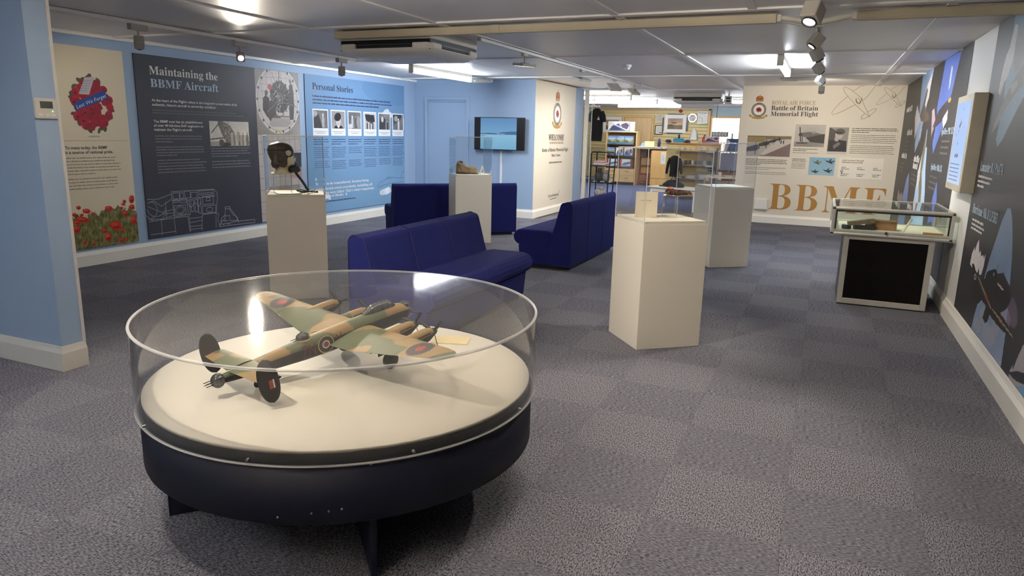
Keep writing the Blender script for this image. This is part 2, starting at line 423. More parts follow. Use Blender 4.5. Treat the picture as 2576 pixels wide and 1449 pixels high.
# outlines of the serif capitals and small letters used on the panels (advance | contours)
GLYPHS = {
    'A': '109|4S5A4S5F5C5F5G5I5J5M5M5T7M:R7Q:Q9Q6C:A5O:D5J:G5G:L5F:L5A7R5A7R5F8H5G8L5L8I6A8D6N6G6N6A5S5T5P5T5M6C5G6L5F6M5F6M5A|6I7A8A7A7E9A',
    'B': '111|5E5A5E5E5L5F5Q5I5S5N5T6A5T9M5S9T5R:D5P:G5N:I5E:K5E:O7P:O9A:L9O:C9T9I9Q8Q9H8H8M8C9K7Q:B7G:F6N:C5T9N5J9E5E8N5B7T5A|7G8D7H8D7S8E8G8I8K8P8L9G8K9Q8H:D8C:H7O:I7J:I7H:G7G9S|7P5G8F5I8L5M8O6A8P6M8O7E8J7M8B7Q7J7S7G7S7G5Q7G5L7I5I7L5H',
    'C': '117|8E4R7N4S7D5B6O5F6D5O5O6G5K6Q5H7G5H7R5H8I5K8S5O9I6D:A6P:J7E:N7O:Q8F:Q8R:P9M:K9R:J:C:L:F:Q:J:Q:J8R:F8R9S9L9J:C8S:J8G:L7J:F6T9H6Q7R7A6I7L5M8K5G9A5H9J5L9T5S:H6H:M6C9T5I9D5A',
    'D': '124|5F5A5F5E5M5F5Q5H5S5M5S5T5S9O5S:C5P:H5L:J5E:K5E:O7P:O8O:M9J:H:B9T:K9I:P8O:R7R:N6M:C5O9D5E7R5A|7Q5G8K5J9A5T9E6J9H7B9I7R9E9G8N:D7Q:I7K:I7H:G7G:C7G9Q7G5S7G5M7H5I7K5H',
    'E': '110|5E5A5E5E5L5F5Q5H5S5M5T5T5T9M5S:B5Q:G5L:J5E:K5E:O:A:O:A9A9Q9A9M9N9F:C8O:G7S:I7K:H7H:E7G9R7G8B7I8B7S8D8F8H8J8P8M9G8Q9G8Q6K8M6K8L6T8I7F8F7K8A7N7O7P7G7Q7G5R7G5M7I5J7M5H7S5H8J5I8S5K9G5N9N5T9S6G:D6Q:H6Q:B5A',
    'F': '101|5E5A5E5E5L5G5Q5I5S5N5T6B5T9O5S:B5P:G5L:I5E:K5E:O9S:O9S9A9O9A9M9J9J9Q9E:C8R:F8J:H7R:I7K:H7G:F7G:A7G8C7I8C7R8D8E8I8I8P8L9H8Q9H8Q6K8L6K8J7C8E7K7R7O7H7Q7G7Q7G6A7H5L7J5I7M5G7R5F8E5E8E5A',
    'G': '127|8H4R7P4S7F5B6P5F6D5O5O6G5K6P5I7G5H7R5I8I5K8T5O9I6D:A6P:J7E:N7O:Q8E:Q8S:P9M:K9R:J:B:L:F:Q:J:Q:J8R:F8R:B9G9Q9P9J:B9C:H8P:K8H:L7K:F7A9H6Q7R6R7B7A6H7F5R7P5H8J5D8R5E9C5H9F5L9G5S9G6M9F6T9C7D8R7F8J7G8J7K;F7K;F7G:S7F:O7D:M6T:L6M:L5H9R5C9C4T',
    'H': '131|5E5A5E5E5L5F5Q5I5S5N5T6A5T9P5S:C5Q:G5L:I5E:K5E:O8A:O8A:K7L:I7H:E7G9P7G8D9F8D9F9P9E:E9A:I8L:K8L:O;H:O;H:K;A:I:P:G:N:C:M9P:M6A:N5N:P5I;A5F;H5E;H5A8L5A8L5E8S5F9C5I9F5M9F6A9F7P7G7P7G6A7G5N7J5I7N5F8A5E8A5A',
    'I': '65|5D5A5D5E5L5G5P5I5S5M5T5T5T9R5S:D5Q:H5L:J5D:K5D:O8B:O8B:K7O:J7J:H7G:D7G9R7G5T7H5L7L5H8B5E8B5A',
    'K': '128|5E5A5E5E5L5F5Q5I5S5N5T6A5T9P5S:C5Q:G5L:J5E:K5E:O8B:O8B:K7L:I7H:E7G9P7G7S9A9N9F:A9H:F9E:I8N:K8N:O;B:O;B:K:T:K:J:H9S:B9G9K8I8L:Q5M;C5G;K5E;K5A8K5A8K5E8Q5F9A5F9D5J9C5M8T5Q7K7N7G7K7G6A7G5N7J5I7N5F8B5E8B5A',
    'L': '107|5E5A5E5E5L5F5Q5I5S5N5T6A5T9P5S:C5Q:G5L:J5E:K5E:O8C:O8C:K7M:I7J:H7H:E7G9P7G6B7G5M7K5I7S5H8K5I8T5K9G5O9M6A9S6I:C6T:H6T:A5A',
    'M': '158|5E5A5E5E5L5F5P5I5S5M5T6A5T9Q5S:E5N:I5E:K5E:O7G:O8T6Q:M:O<O:O<O:K<H:I<D:G<B:B<A9P<A6B<B5L<D5I<F5G<O5E<O5A9T5A9T5E:I5G:L5I:M5L:O6B:O:A8M5A8H5A6G9R6G6A6H5M6K5H6P5F7C5E7C5A',
    'N': '123|:B4R6H9H6H6A6H5M6K5I6O5F7C5E7C5A5F5A5F5E5O5G5S5K5T6A5T9R5J:I5F:K5F:O6T:O9S7C9S9O9R:E9M:I9D:K9D:O;A:O;A:K:N:J:I:G:G:C:F9O:F4R',
    'O': '131|8F4R7N4S7C5C6M5H6E5O5R6D5L6N5I7F5H7R5I8J5L9A5R9K6E9T6M:H7D:M7O:P8G:R8S:P9J:M9T:H:I:A:P9L;A9B;D8J;F7R;D7F;A6N:P6D:I5O9T5H9J5C8R4S|8G5D9C5J9M6H9P7R9O8N9L9H9H9R8R:H8F:L7J:F6T9H6Q7R6R7B7A6H7E5R7O5G',
    'P': '104|5E5A5E5E5L5F5Q5I5S5N5T6A5T9P5S:C5Q:G5L:I5E:K5E:O7N:O8G:N8R:M9E:K9M:F9R9T:B9M:C9D:A8K9M8A9E7P8N7M8A7L7G7L7G6A7G5N7J5I7N5F8A5E8A5A|7G7R7K7R8B7T8I8D8M8L8N9C8M9O8J:C8D:G7O:I7H:G7G:A',
    'R': '118|5E5A5E5E5L5F5Q5I5S5N5T6A5T9P5S:C5Q:G5L:I5E:K5E:O7O:O8K:N9C:L9M:G:B9R:E9E:B8L9N8C8T7Q:I5N:N5G;A5E;A5A9F5A7K7N7G7N7G6A7G5N7J5I7N5F8A5E8A5A|7G7S7L7S8C8A8K8F8O8M8Q9E8O9R8H:F7Q:I7L:H7H:G7G:C7G9Q',
    'S': '98|5L4R5L6T5Q6T6B6E6I5M6R5G7J5E7S5F8E5J8I5P8K6C8G6M7Q7A7B7I6I7P5T8D5O8M5M9D5O9M5R:B6C:H6J:M6R:P7G:R7R:P8L:M8N:L8P:L8S:M9A:R9F:R9F9A9B9A8S9J8N9Q8I:C8C:H7P:K7J:L7B:K6P:H6L:B6K9P6L9J6O9E7A9A7H8Q8D8I8M8D8T7S9E7N9H7H9J7B9K6N9J6D9F5O8T5H8K5C8A4T7I4R7A4S6L5A6F5C6B5D5R5C5P4R',
    'T': '106|6D5A6D5E6L5F6Q5I6S5N6T6A6T:I6R:I6F:G5Q:B5K9M5H8T5D8T5D:O:D:O:D8T9S8T9O9P9D:F8H:I8G:I8G6A8H5M8J5I8O5F9C5E9C5A',
    'V': '107|7N4R5L9P5G:F5C:I4Q:K4Q:O7N:O7N:K7G:J7C:I6T:G6S:C7A9P8F6Q9H9O9J:C9I:G9F:I9B:J8P:K8P:O:K:O:K:K:G:J:C:H9T:D9Q9Q7R4R',
    'W': '153|7D4R5I9S5E:H5B:J4Q:K4Q:O7F:O7F:K6R:I6P:D6R9N7Q6S8P9I8M:A8J:F8H:H8D:J7R:K7R:O:K:O:K:K:B:I9S:D:A9R:T7B;P9M;R:C;R:F;O:I;G:K;G:O<Q:O<Q:K<M:I<J:F<E9P:L4R:H4R8T8R7I4R',
    'X': '118|5D5A5D5E5N5H6C5R7I7M5T9R5M:G5I:J5E:K5E:O8B:O8B:K7R:K7K:I7I:E7K9R8G8M9A9N9E9T9F:D9C:I8N:K8N:O:P:O:P:K:O:K:H:J:B:G9P:B9J9N8K8G:D5O:J5H:P5E:Q5E:Q5A8A5A8A5E8B5E8K5G8N5K8M5O8J6A7M7G6O6A6M5Q6L5L6O5G7D5E7D5A',
    'Y': '106|6F5A6F5E6N5F6R5I6T5N7A6A7A7F5M9R5H:E5E:H5A:J4R:J4R:O7M:O7M:J7J:J7C:I6T:E7B9S8C7Q9D9M9G9R9H:C9E:I8P:J8O:J8O:O:K:O:K:J:G:I:C:G9Q9S8H7L8H6A8I5N8K5I8P5F9C5E9C5A',
    'a': '86|8E4R7O5A7K5J6S5B6E4S5Q4T5K5D5G5J5F5Q5I6G5Q6O6E6T6Q7D7K7I7K8A7J8G7H8L7D8N6R8O6J8N6G8J6I8E6L7S6K7O6H7K6E7I5T7I5P7I5L7L5J7O5I7T5J8F5M8K5R8O6E8R6L8T7A9A7Q8S8G8N8L8F8N7N8N5Q8O5K8Q5J9A5K9C5H8N5A|6S5I7D5K7K5Q7K7C6P6P6K6B6M5M',
    'b': '90|5L4R5L9R5K:E5J:H5H:J5C:K5C:O6P:O6P8K7E8R7P9A8E8S8L8P8R8J9C8B9E7M9F7B9E6J9B5T8P5K8H5D7S4T7I4R6R5A6G5H5N4R|7G5E7N5G7S5M8A6E8B7A8A7N7S8D7N8I7G8K7C8J6T8H6Q8E6P8A6P5R6R5H',
    'c': '73|6T4R6K4T6C5D5P5J5J5R5G6H5F6R5G7J5K7T5Q8I6E8O6N8S7E9A7O8S8D8P8I8J8J8B8J7R8H7O8D7M7T7L7M7O7J8D7J8F7J8I7I8N7C8O6O8L6K8C6I7H6K6L6O5T7C5M7L5K8A5M8I5S8L5P8C5F7L4T',
    'd': '93|6P4R6H4T5T5D5N5J5J5R5G6G5F6R5G7J5J7T5O8I6A8O6I8S6Q9A7H8R7Q8K7Q:A7P:F7N:I7J:J7E:K7E:O9A:O9A5T9B5K9E5I9I5H9I5D8T5C8I5A7Q4R7Q5K7H5B|7D5H7H5I7K5K7O5O7Q5T7Q8A7O8E7M8H7I8J7D8K6R8I6N8C6K7M6J6S6K6E6M5P6R5J',
    'e': '75|6S4R6J4T6B5D5O5J5J5R5G6H5F6T5G7K5J8A5P8I6C8O6K8S6T9A7M8R8C8K8J7T8L7D8L7B6J7B6M6E6T5O7K5L7T5N8H6B8L5S8C5H7L5A|6J7I7K7I7K7O7K8D7I8J7F8N7A8O6M8I6J7L',
    'f': '53|5E5A5E5E5K5F5M5J5N5S5N8J5E8J5E8S5N8S5N9I5P:A6B:J6L:O7D:Q7N:P8A:L8E:G8G:A8F9P8D9M8A9K7Q9J7M9J7J9L7H9O7G9S7I:F7J:H7J:I7I:K7F:L7B:K6S:H6R9S6R8S7L8S7L8J6R8J6R5Q6S5K6T5G7D5F7K5E7K5A',
    'g': '82|6Q3F6C3G5M3K5G3P5E4B5H4J5R4O5J5A5G5I5H5N5L5S5R6D6G6I5O6O5I7C5G7N5H8A5K8H5P8M6C8Q6K8T6T9A7J8T7S8Q8T8Q8T8H8H8H8L7T8N7L8M7E8J6S8E6N7S6J7L6G7D6G6T6G6P6G6L6F6I6E6G6B6F5S6I5O6P5M7E5M7Q5M8F5K8L5H8Q5D8S4S8T4L8Q4A8I3M8A3I7J3G|6T6L7E6M7I6Q7J7D7K7N7J8C7I8J7E8N6T8O6O8N6L8J6J8C6J7N6J7D6L6Q6O6M|7A3L7T3O8G4E8F4H8C4K7S4L7L4L6E4L6A4H5S4C6A3S6E3O6K3M',
    'h': '95|5F5A5F5E5J5F5L5G5N5J5N5O5N:A5L:H5J:J5F:K5F:O6R:O6R8H7I8Q8B9A8N8R9A8I9D7N9D5O9E5G9H5F9L5E9L5A7L5A7L5E7M5E7R5H7T5O7T7O7S8A7R8E7P8H7L8I7D8G6R7T6R5O6T5G7B5F7F5E7F5A',
    'i': '50|6F9K6A9L5Q9O5N9S5N:D5N:I5Q:M6A:P6F:Q6K:P6O:M6R:I6S:D6R9S6O9O6K9L|5F5A5F5E5J5F5L5G5N5J5N5O5N8D5M8L5J8N5F8N5F8S6R8S6R5O6T5H7B5F7F5E7F5A',
    'k': '90|5E5A5E5E5J5F5L5G5N5J5N5O5N9T5M:H5J:J5F:K5F:O6R:O6R7C7R8C8A8G8B8K7T8M7M8N7L8N7L8S9G8S9G8N8R8L8J8F7Q7M9G5J9K5F9O5E9O5A7N5A7N5E7O5E7S5F8A5I7S5M7B6R6R6O6R5O6T5H7B5F7F5E7F5A',
    'l': '50|5F5A5F5E5J5F5L5G5N5J5N5O5N9T5M:H5J:J5F:K5F:O6R:O6R5O6T5H7B5F7F5E7F5A',
    'm': '139|5F5A5F5E5J5F5L5G5N5J5N5O5N8D5L8L5J8N5F8O5F8S6R8S6R8G7H8Q7T9A8N8Q9A8F9L8Q:E9A:Q8R;E8I;G7N;G5O;I5G;K5F;O5E;O5A9O5A9O5E9S5F:B5H:C5O:C7O:C8A:B8E9T8H9O8I9H8G9B7T9B5O9D5H9F5F9J5E9J5A7K5A7K5E7O5F7Q5H7S5O7S7O7S8A7Q8E7O8H7K8I7D8G6R7T6R5O6S5H7A5F7E5E7E5A',
    'n': '95|5F5A5F5E5J5F5L5G5N5J5N5O5N8D5L8L5J8N5F8O5F8S6R8S6R8H7I8Q8B9A8N8R9A8I9D7N9D5O9E5G9H5F9L5E9L5A7L5A7L5E7M5E7R5H7T5O7T7O7S8A7R8E7P8H7L8I7D8G6R7T6R5O6T5G7B5F7F5E7F5A',
    'o': '84|7C4R6M4T6D5D5P5J5J5S5G6H5F6S5G7K5J8A5P8I6D8O6M8S7C9A7M8S8B8O8J8I8O8A8S7K8T6S8S6H8O5R8J5J8B5D7M4T|7C5D7I5F7M5K7O6A7P6S7O7R7M8I7I8N7C8P6Q8N6M8I6K7R6J6T6K6A6M5K6Q5F',
    'p': '93|5E3F5E3J5K3L5N3P5N4E5N8B5N8H5M8L5J8N5F8O5F8S6Q8S6Q8G7F8Q7S9A8G8S8N8P8T8I9E8A9H7L9H7A9H6I9E5S8T5J8N5D8F4T7R4R7G5A6R5I6R4G6S3P7C3L7J3J7J3F|7J5H7P5J8A5P8C6F8D6T8C7M8A8C7Q8I7K8K7D8H6R7T6R5R7C5K',
    'r': '72|5F5A5F5E5J5F5L5G5N5J5N5O5N8D5N8I5M8L5J8N5F8N5F8S6Q8S6Q8D7B8K7H8P7N8T7S9A8E8T8J8Q8L8M8M8G8M8C8K7T8G7Q8C7Q7P7S7M8C7H8F7E8E7A8A6S7P6R7I6R5O6S5J7A5G7D5F7J5E7J5A',
    's': '72|6S4R6K4S6C5C5S5C5P5B5N4S5J4S5J6G5N6G5R5R6C5K6I5F6P5E7B5E7F5H7H5K7I5P7G6B6T6G6H6M5T6R5O7C5K7I5J7P5L8F5Q8N6E8S6P9A7B8T7K8R7M8Q7N8Q7Q8R7S9A8B9A8B7P7R7P7O8D7J8J7E8N6R8O6N8N6J8L6H8I6G8F6H8B6J7S6R7N7I7H7P7D8A6S8D6M8E6E8C5N7R5F7J4T',
    't': '57|6L4S6C4T5Q5D5N5J5M5S5M8K5F8K5F8P5O9E6C9M6I:A6M:G6Q:G6Q8S7M8S7M8K6Q8K6Q6A6R5N7C5K7H5M7M5T7Q5Q7J5G7B5A',
    'u': '94|6N4R6D4T5Q5E5N5N5L6E5L8C5K8L5H8N5D8O5D8S6P8S6P5S6Q5P6S5M7A5K7E5J7L5L7R5Q7R8C7R8H7P8L7M8N7H8O7H8S9B8S9B5R9B5N9D5K9G5I9K5H9K5D9A5D8J5B7R4R7R5K7M5F7H5B7A4S',
    'v': '77|6Q4R5K8C5G8K5D8N4T8N4T8S7B8S7B8O6T8O6O8M6M8J6N8H7G6L7T8D8A8I7S8M7L8O7L8S8Q8S8Q8O8M8M8J8K8F8B7A4R',
    'w': '109|6L4R5E8G5C8L4R8N4R8S6P8S6P8N6K8M6J8J6J8G6K8D7C6M7N7T7K8G7H8M7C8O7C8S9B8S9B8N8Q8M8O8J8O8H8O8F9E6P9Q8E9R8J9P8M9J8O9J8S:L8S:L8O:G8L:D8E8Q4R8M4R7Q7J6P4R',
    'y': '75|5N3F5H3G5D3J4T3N4S3T4T4D5B4H5F4J5J4K5N4J5Q4I5S4F5T4B5T4A5S3S6B3P6F3R6J4C6M4J6P4T5J8D5G8J5E8M4T8N4T8S7A8S7A8N6O8M6M8J6M8H6N8E7G6K7S8A7T8F7T8J7R8M7L8N7L8S8P8S8P8N8M8N8J8K8F8B7A4O6Q4E6M3Q6I3L6E3H5T3G',
    'x': '80|5B5A5B5E5J5H5P5O6L6O5L8G5G8L5B8N5B8S7C8S7C8O6R8N6P8K6R8F7G7L7Q8E7T8K7R8N7K8O7K8S8S8S8S8O8L8L8D8D7K7G8N5J8Q5F9A5E9A5A6T5A6T5E7E5F7G5I7D5P6O6J6E5P6B5J6D5F6J5E6J5A',
    '0': '94|7H4S6N5A6D5G5P5P5K6I5H6S5G7I5G8A5G8M5H9D5K9N5P:F6D:O6N;A7H;C8A;A8L:O8T:F9E9N9G9D9I8M9I8A9I7I9G6R9E6I8T5P8L5G8A5A|7H5J7P5N7T6D8B6N8C7F8C8A8C8P8B9H7T9R7P:H7H:L6T:H6P9R6N9H6M8P6M8A6M7F6N6N6P6D6T5N',
    '1': '94|5Q5A5Q5J6K5J6O5J6Q5L6S5P6S6A6S:E6H9L6C9I5R9G5N9H5K9K5I9O5H9T5S:D6F:G6N:M7F;B8D;B8D6A8F5M8I5K8M5J9G5J9G5A',
    '2': '94|5G5A5G5R6L7D7A7N7H8B7L8J7O8R7Q9E7R9N7Q:B7N:H7J:K7D:L6Q:J6L:E6J9P6I9C5T9D5N9G5I9L5H9T5I:F5L:K5Q:P6D:S6M;B7D;C8A;A8M:O8T:F9C9O9B9I9A9C8R8Q8N8K8H8D8A7P6T6O6C5S8B5S8G5T8K6B8N6F8P6K8Q6P9G6P9F5A',
    '3': '94|7B4S6J4T6A5B5N5E5I5J5G5N5F5S5G6E5J6I5O6L5T6M6A6C6F5P6L5L7A5K7F5L7K5M7O5P7R6A8A6G8A6P7T7D7O7L7F7P6O7R6E7R6E8H6P8H7E8J7L8O7P9C7Q9M7P:A7N:G7I:K7C:L6R:K6N:I6L:D6J9S6I9F5T9G5M9J5H9O5G:A5I:I5P:P6H;A7D;C7T;A8M:O8T:G9C9O9A9E8P8P8G8J7Q8E8D8C8K8A8Q7Q9B7K9F7D9G6P9F6F9C5R8S5L8M5G8F5D7S5A7J4T',
    '4': '94|6K5A6K5J6P5J7A5J7F5L7I5P7J6B7J6L5C6L5C7B7K;A8N;A8N7C9L7C9L6L8N6L8N6B8O5P8R5L9C5J9H5J9J5J9J5A|5O7C7J7C7J8M7J9I7K:E7H9T7D9L6T9E6R9A',
    '5': '94|7B4S6K4T6B5B5O5F5K5J5I5O5H5T5I6E5K6H5P6K6A6K6C6B6E5R6I5N6M5L6T5K7E5L7J5N7N5Q7Q6B7T6I7T6R7S7I7N7Q7G8A6Q8C6G8B5S7T5K8C5P;A8T;A9A9J8K9J8J9P8H:A8B:B6G:B6E8K6L8M7C8N7O8M8F8J8N8E9C7N9F6R9E6H9B5T8Q5M8L5H8E5D7Q5A7J4T',
    '6': '94|7J4S6S5A6H5E5T5M5N6D5K6M5I7D5I7P5I8J5K9B5O9N5T:C6G:K6O:Q7E;A7P;C8F;B8N:T8S:Q9C:M9E:I9F:D9E9S9B9O8O9L8F9K8E:A8B:I7S:L7O:M7F:J6S:A6P9L6M9A6L8H7A8M7H8N7O8O8I8L8T8E9G7N9I6T9H6I9E5S8S5K8L5D8B5A|7K5J7P5L8A5Q8D6F8E6R8D7J8A7R7P8C7I8D7E8D6T8B6L7P6M7B6O6J6R6A7D5M',
    '7': '94|6I5A8M:C6I:C6B9T5S9N5R9F5H9F5I;A9I;A9I:M7C5A',
    '8': '94|7G4S6N4T6D5D5P5I5J5O5G6C5F6L5H7A5M7I6A7P6K8B6B8H5O8O5K9C5J9L5K9T5N:G5S:M6F:R6P;A7I;C8D:T8P:N9B:E9E9M9C9D8R8Q8K8K8B8F8O7S9C7K9H7B9J6M9G5S8R5H8J5C7S4T|7L8L7Q8P8A8T8C9F8C9N8B:C7T:G7P:J7M:L7H:M7B:K6Q:G6N:A6N9N6O9F6R8T7D8P|7H5I7O5J8A5O8E6A8F6J8E6Q8A7D7M7I7B7O6Q7K6L7E6J6S6I6K6J6B6N5O6T5J',
    '9': '94|6S4S6J4T6C5B5R5E5N5I5L5N5L5R5N6E5T6H6C6A6G5O6L5K6T5J7L5O7T6L8D7S7S7N7N7J7H7H6T7G6G7I5P7P5I8G5G9B5H9M5K:C5Q:K6E:Q6N;A7E;C7Q;A8G:Q8O:I9B9R9E9I9G8S9G8F9G7M9E6T9A6I8P5S8J5K8A5E7K5A|7G7S7L7T7Q8B8A8F8D8K8C9D8A9N7S:B7M:I7F:K6T:J6O:D6L9O6K9C6O8E',
    '.': '45|6C4S5S4S5P5A5N5E5M5J5N5O5P5S5S6A6C6A6G6A6K5S6M5O6N5J6M5E6K5A6G4S',
    ',': '45|5H3S5M4T5P5T6L5T6M5S6K5I6G4S5S3S',
    "'": '38|5O8R5L;A6H;A6E8R',
}
# ================================================================== materials of the place
M_BLUE = mat('paint_blue', (155, 178, 206), 0.55, var=0.015, scale=2, bump=0.03, bscale=300)
M_CREAM = mat('paint_cream', (224, 216, 200), 0.55, var=0.012, scale=2, bump=0.02, bscale=300)
M_WHITE = mat('paint_white', (232, 230, 226), 0.5, var=0.012, scale=3)
M_SKIRT = mat('skirting_white', (238, 234, 224), 0.4, var=0.012, scale=3)
M_CEIL = mat('ceiling_panel_white', (244, 240, 238), 0.42, var=0.02, scale=1.2)
M_STRIP = mat('ceiling_strip_white', (250, 248, 244), 0.4, var=0.02)
M_GREYWALL = mat('paint_greyblue', (170, 188, 196), 0.6, var=0.01)
M_SLAT = mat('slatwall_yellow', (216, 196, 138), 0.5, var=0.03, scale=3)
M_BLACK = mat('black_plastic', (14, 14, 16), 0.45, var=0.05)
M_DARK = mat('dark_grey_plastic', (46, 46, 50), 0.5, var=0.05)
M_ALU = mat('brushed_aluminium', (190, 188, 180), 0.35, metal=0.3, var=0.04, scale=30)
M_PLASTIC = mat('cream_plastic', (224, 220, 208), 0.4, var=0.015)
M_TRUNK = mat('trunking_beige', (206, 194, 166), 0.45, var=0.03)
M_STEEL = mat('steel', (150, 150, 152), 0.3, metal=1.0, var=0.03)
M_INKD = mat('ink_dark', (38, 38, 48), 0.6, var=0)
M_INKN = mat('ink_navy', (30, 38, 72), 0.6, var=0)
M_INKW = mat('ink_white', (235, 232, 228), 0.6, var=0)
M_INKB = mat('ink_paleblue', (186, 206, 222), 0.6, var=0)
M_INKG = mat('ink_gold', (176, 128, 60), 0.5, var=0)
M_INKS = mat('ink_sand', (176, 156, 118), 0.6, var=0)
M_INKGR = mat('ink_grey', (120, 116, 112), 0.6, var=0)
M_PRINT = print_mat('printed_sheet', 0.45)
M_ACR = clear_mat('clear_acrylic', (0.985, 0.985, 0.98), 0.015, 1.42)
M_ACRTOP = clear_mat('scratched_acrylic', (0.985, 0.985, 0.975), 0.055, 1.4, scratch=0.10, haze=0.045, gloss=0.32)
M_ACRWALL = clear_mat('acrylic_hoop', (0.98, 0.98, 0.975), 0.02, 1.45, haze=0.015)
M_EDGE = clear_mat('acrylic_edge_glint', (0.97, 0.97, 0.95), 0.2, 1.5, haze=0.5)  # white haze paints in the bright glint along sheet edges
M_GLASS = clear_mat('cabinet_glass', (0.94, 0.975, 0.96), 0.01, 1.5)

# ================================================================== the setting
def struct(o):
    o['kind'] = 'structure'
    return o

XL, XR, YT, YB, YBACK = -6.97, 1.10, 11.5, 13.3, -2.6
# floor with its carpet tiles (50 cm squares, pile turned by a quarter from tile to tile)
floor = struct(bxo('floor', mat('screed', (70, 70, 74), 0.9), None, (-8.6, 1.3, -2.8, 26.2, -0.12, -0.009)))
floor['label'] = 'dark grey speckled carpet tile floor of the exhibition room'
CARP = [carpet_mat('carpet_light', (30, 31, 38), (146, 146, 156), (0.55, 1.3, 1.0)),
        carpet_mat('carpet_dark', (28, 29, 37), (136, 136, 147), (0.4, 1.7, 1.0))]  # the two tones put the pile's way of catching light into colour
def in_room(x, y):
    if y > 14.2: return -8.4 < x < XR and y < 23
    if y > YT and x < -4.55: return False
    return XL < x < XR and YBACK < y
def cam_px(P):
    d = Vector(P) - Vector((0, 0, CAM_H)); w = d.dot(_f)
    if w < 0.2: return None
    return 1288 + FPX * d.dot(_r) / w, 724.5 - FPX * d.dot(_u) / w, w
tiles = []
for i in range(-17, 3):
    for j in range(-6, 46):
        x0, y0 = i * 0.5, 0.06 + j * 0.5
        cx_, cy_ = x0 + 0.25, y0 + 0.25
        rx0, rx1 = max(x0, XL if cy_ < 14.2 else -8.4), min(x0 + 0.5, XR)
        if rx1 - rx0 < 0.04: continue
        if not in_room((rx0 + rx1) / 2, cy_): continue
        p = cam_px(((rx0 + rx1) / 2, cy_, 0))
        seen = p is not None and -250 < p[0] < 2826 and 300 < p[1] < 1750
        tiles.append((p[2] if seen else 1e3 + abs(cy_), rx0, rx1, y0, y0 + 0.5, (i + j) % 2))
tiles.sort()
tile_me = []
for k in range(2):
    mb = MB().bx(-0.2495, 0.2495, -0.2495, 0.2495, -0.009, 0.0)
    me = bpy.data.meshes.new('carpet_tile'); me.from_pydata(mb.v, [], mb.f); me.materials.append(CARP[k]); me.update(); tile_me.append(me)
CARP.append(carpet_mat('carpet_shop_blue', (58, 66, 96), (128, 138, 176), (0.5, 1.5, 1.0)))
rest = [MB(), MB(), MB()]
for n, (d, x0, x1, y0, y1, k) in enumerate(tiles):
    full = x1 - x0 > 0.499
    if n < 300 and d < 900 and y0 < 14.2:
        if full:
            link('carpet_tile', tile_me[k], None, floor, ((x0 + x1) / 2, (y0 + y1) / 2, 0), (0, 0, 0 if k else PI / 2))
        else:
            w = (x1 - x0) / 2 - 0.0005
            MB().bx(-w, w, -0.2495, 0.2495, -0.009, 0).build('carpet_tile', CARP[k], floor, loc=((x0 + x1) / 2, (y0 + y1) / 2, 0))
    else:
        rest[2 if y0 > 14.2 else k].bx(x0 + 0.0005, x1 - 0.0005, y0 + 0.0005, y1 - 0.0005, -0.009, 0)
for k in range(3):
    prop(rest[k].build('carpet_tile_field', CARP[k], floor), kind='stuff')

# ceiling: boards with cover strips over the joints
ceiling = struct(bxo('ceiling', M_CEIL, None, (-8.6, 1.3, -2.8, 26.2, CEIL + 0.022, CEIL + 0.12)))
ceiling['label'] = 'low white boarded ceiling with cover strips'
XS = [XL, -4.4, -3.1, -1.55, 0.65, XR]
YS = [YBACK, 0.0, 2.72, 5.45, 8.2, 11.0, 14.2]
for a in range(len(XS) - 1):
    for b in range(len(YS) - 1):
        if a == 0 and b == 5:
            bxo('ceiling_board', M_CEIL, ceiling, (XS[a], XS[a + 1], 11.0, YT + 0.05, CEIL, CEIL + 0.022)); continue
        bxo('ceiling_board', M_CEIL, ceiling, (XS[a] + 0.004, XS[a + 1] - 0.004, YS[b] + 0.004, YS[b + 1] - 0.004, CEIL, CEIL + 0.022))
for a, b in ((-8.4, -5.5), (-5.5, -3.1), (-3.1, -1.55), (-1.55, XR)):
    for c, d in ((14.2, 17.0), (17.0, 20.0), (20.0, 23.0)):
        bxo('ceiling_board', M_CEIL, ceiling, (a + 0.004, b - 0.004, c + 0.004, d - 0.004, CEIL, CEIL + 0.022))
for x, y0, y1 in ((-4.4, YBACK, 5.42), (-3.1, YBACK, 14.2), (-1.55, YBACK, 14.2), (-0.57, YBACK, 5.42), (0.65, 5.48, 13.28)):
    bxo('cover_strip', M_STRIP, ceiling, (x - 0.03, x + 0.03, y0, y1, CEIL - 0.012, CEIL), 0.003)
for y, x0, x1 in ((2.72, XL, XR), (5.45, XL, XR), (8.2, XL, XR), (11.0, XL, XR), (14.2, -4.5, -1.5), (17.0, -8.4, XR), (20.0, -8.4, XR)):
    bxo('cover_strip', M_STRIP, ceiling, (x0, x1, y - 0.036, y + 0.036, CEIL - 0.015, CEIL), 0.003)
bxo('cover_strip', M_STRIP, ceiling, (XL, XL + 0.05, 2.85, YT, CEIL - 0.035, CEIL), 0.004)

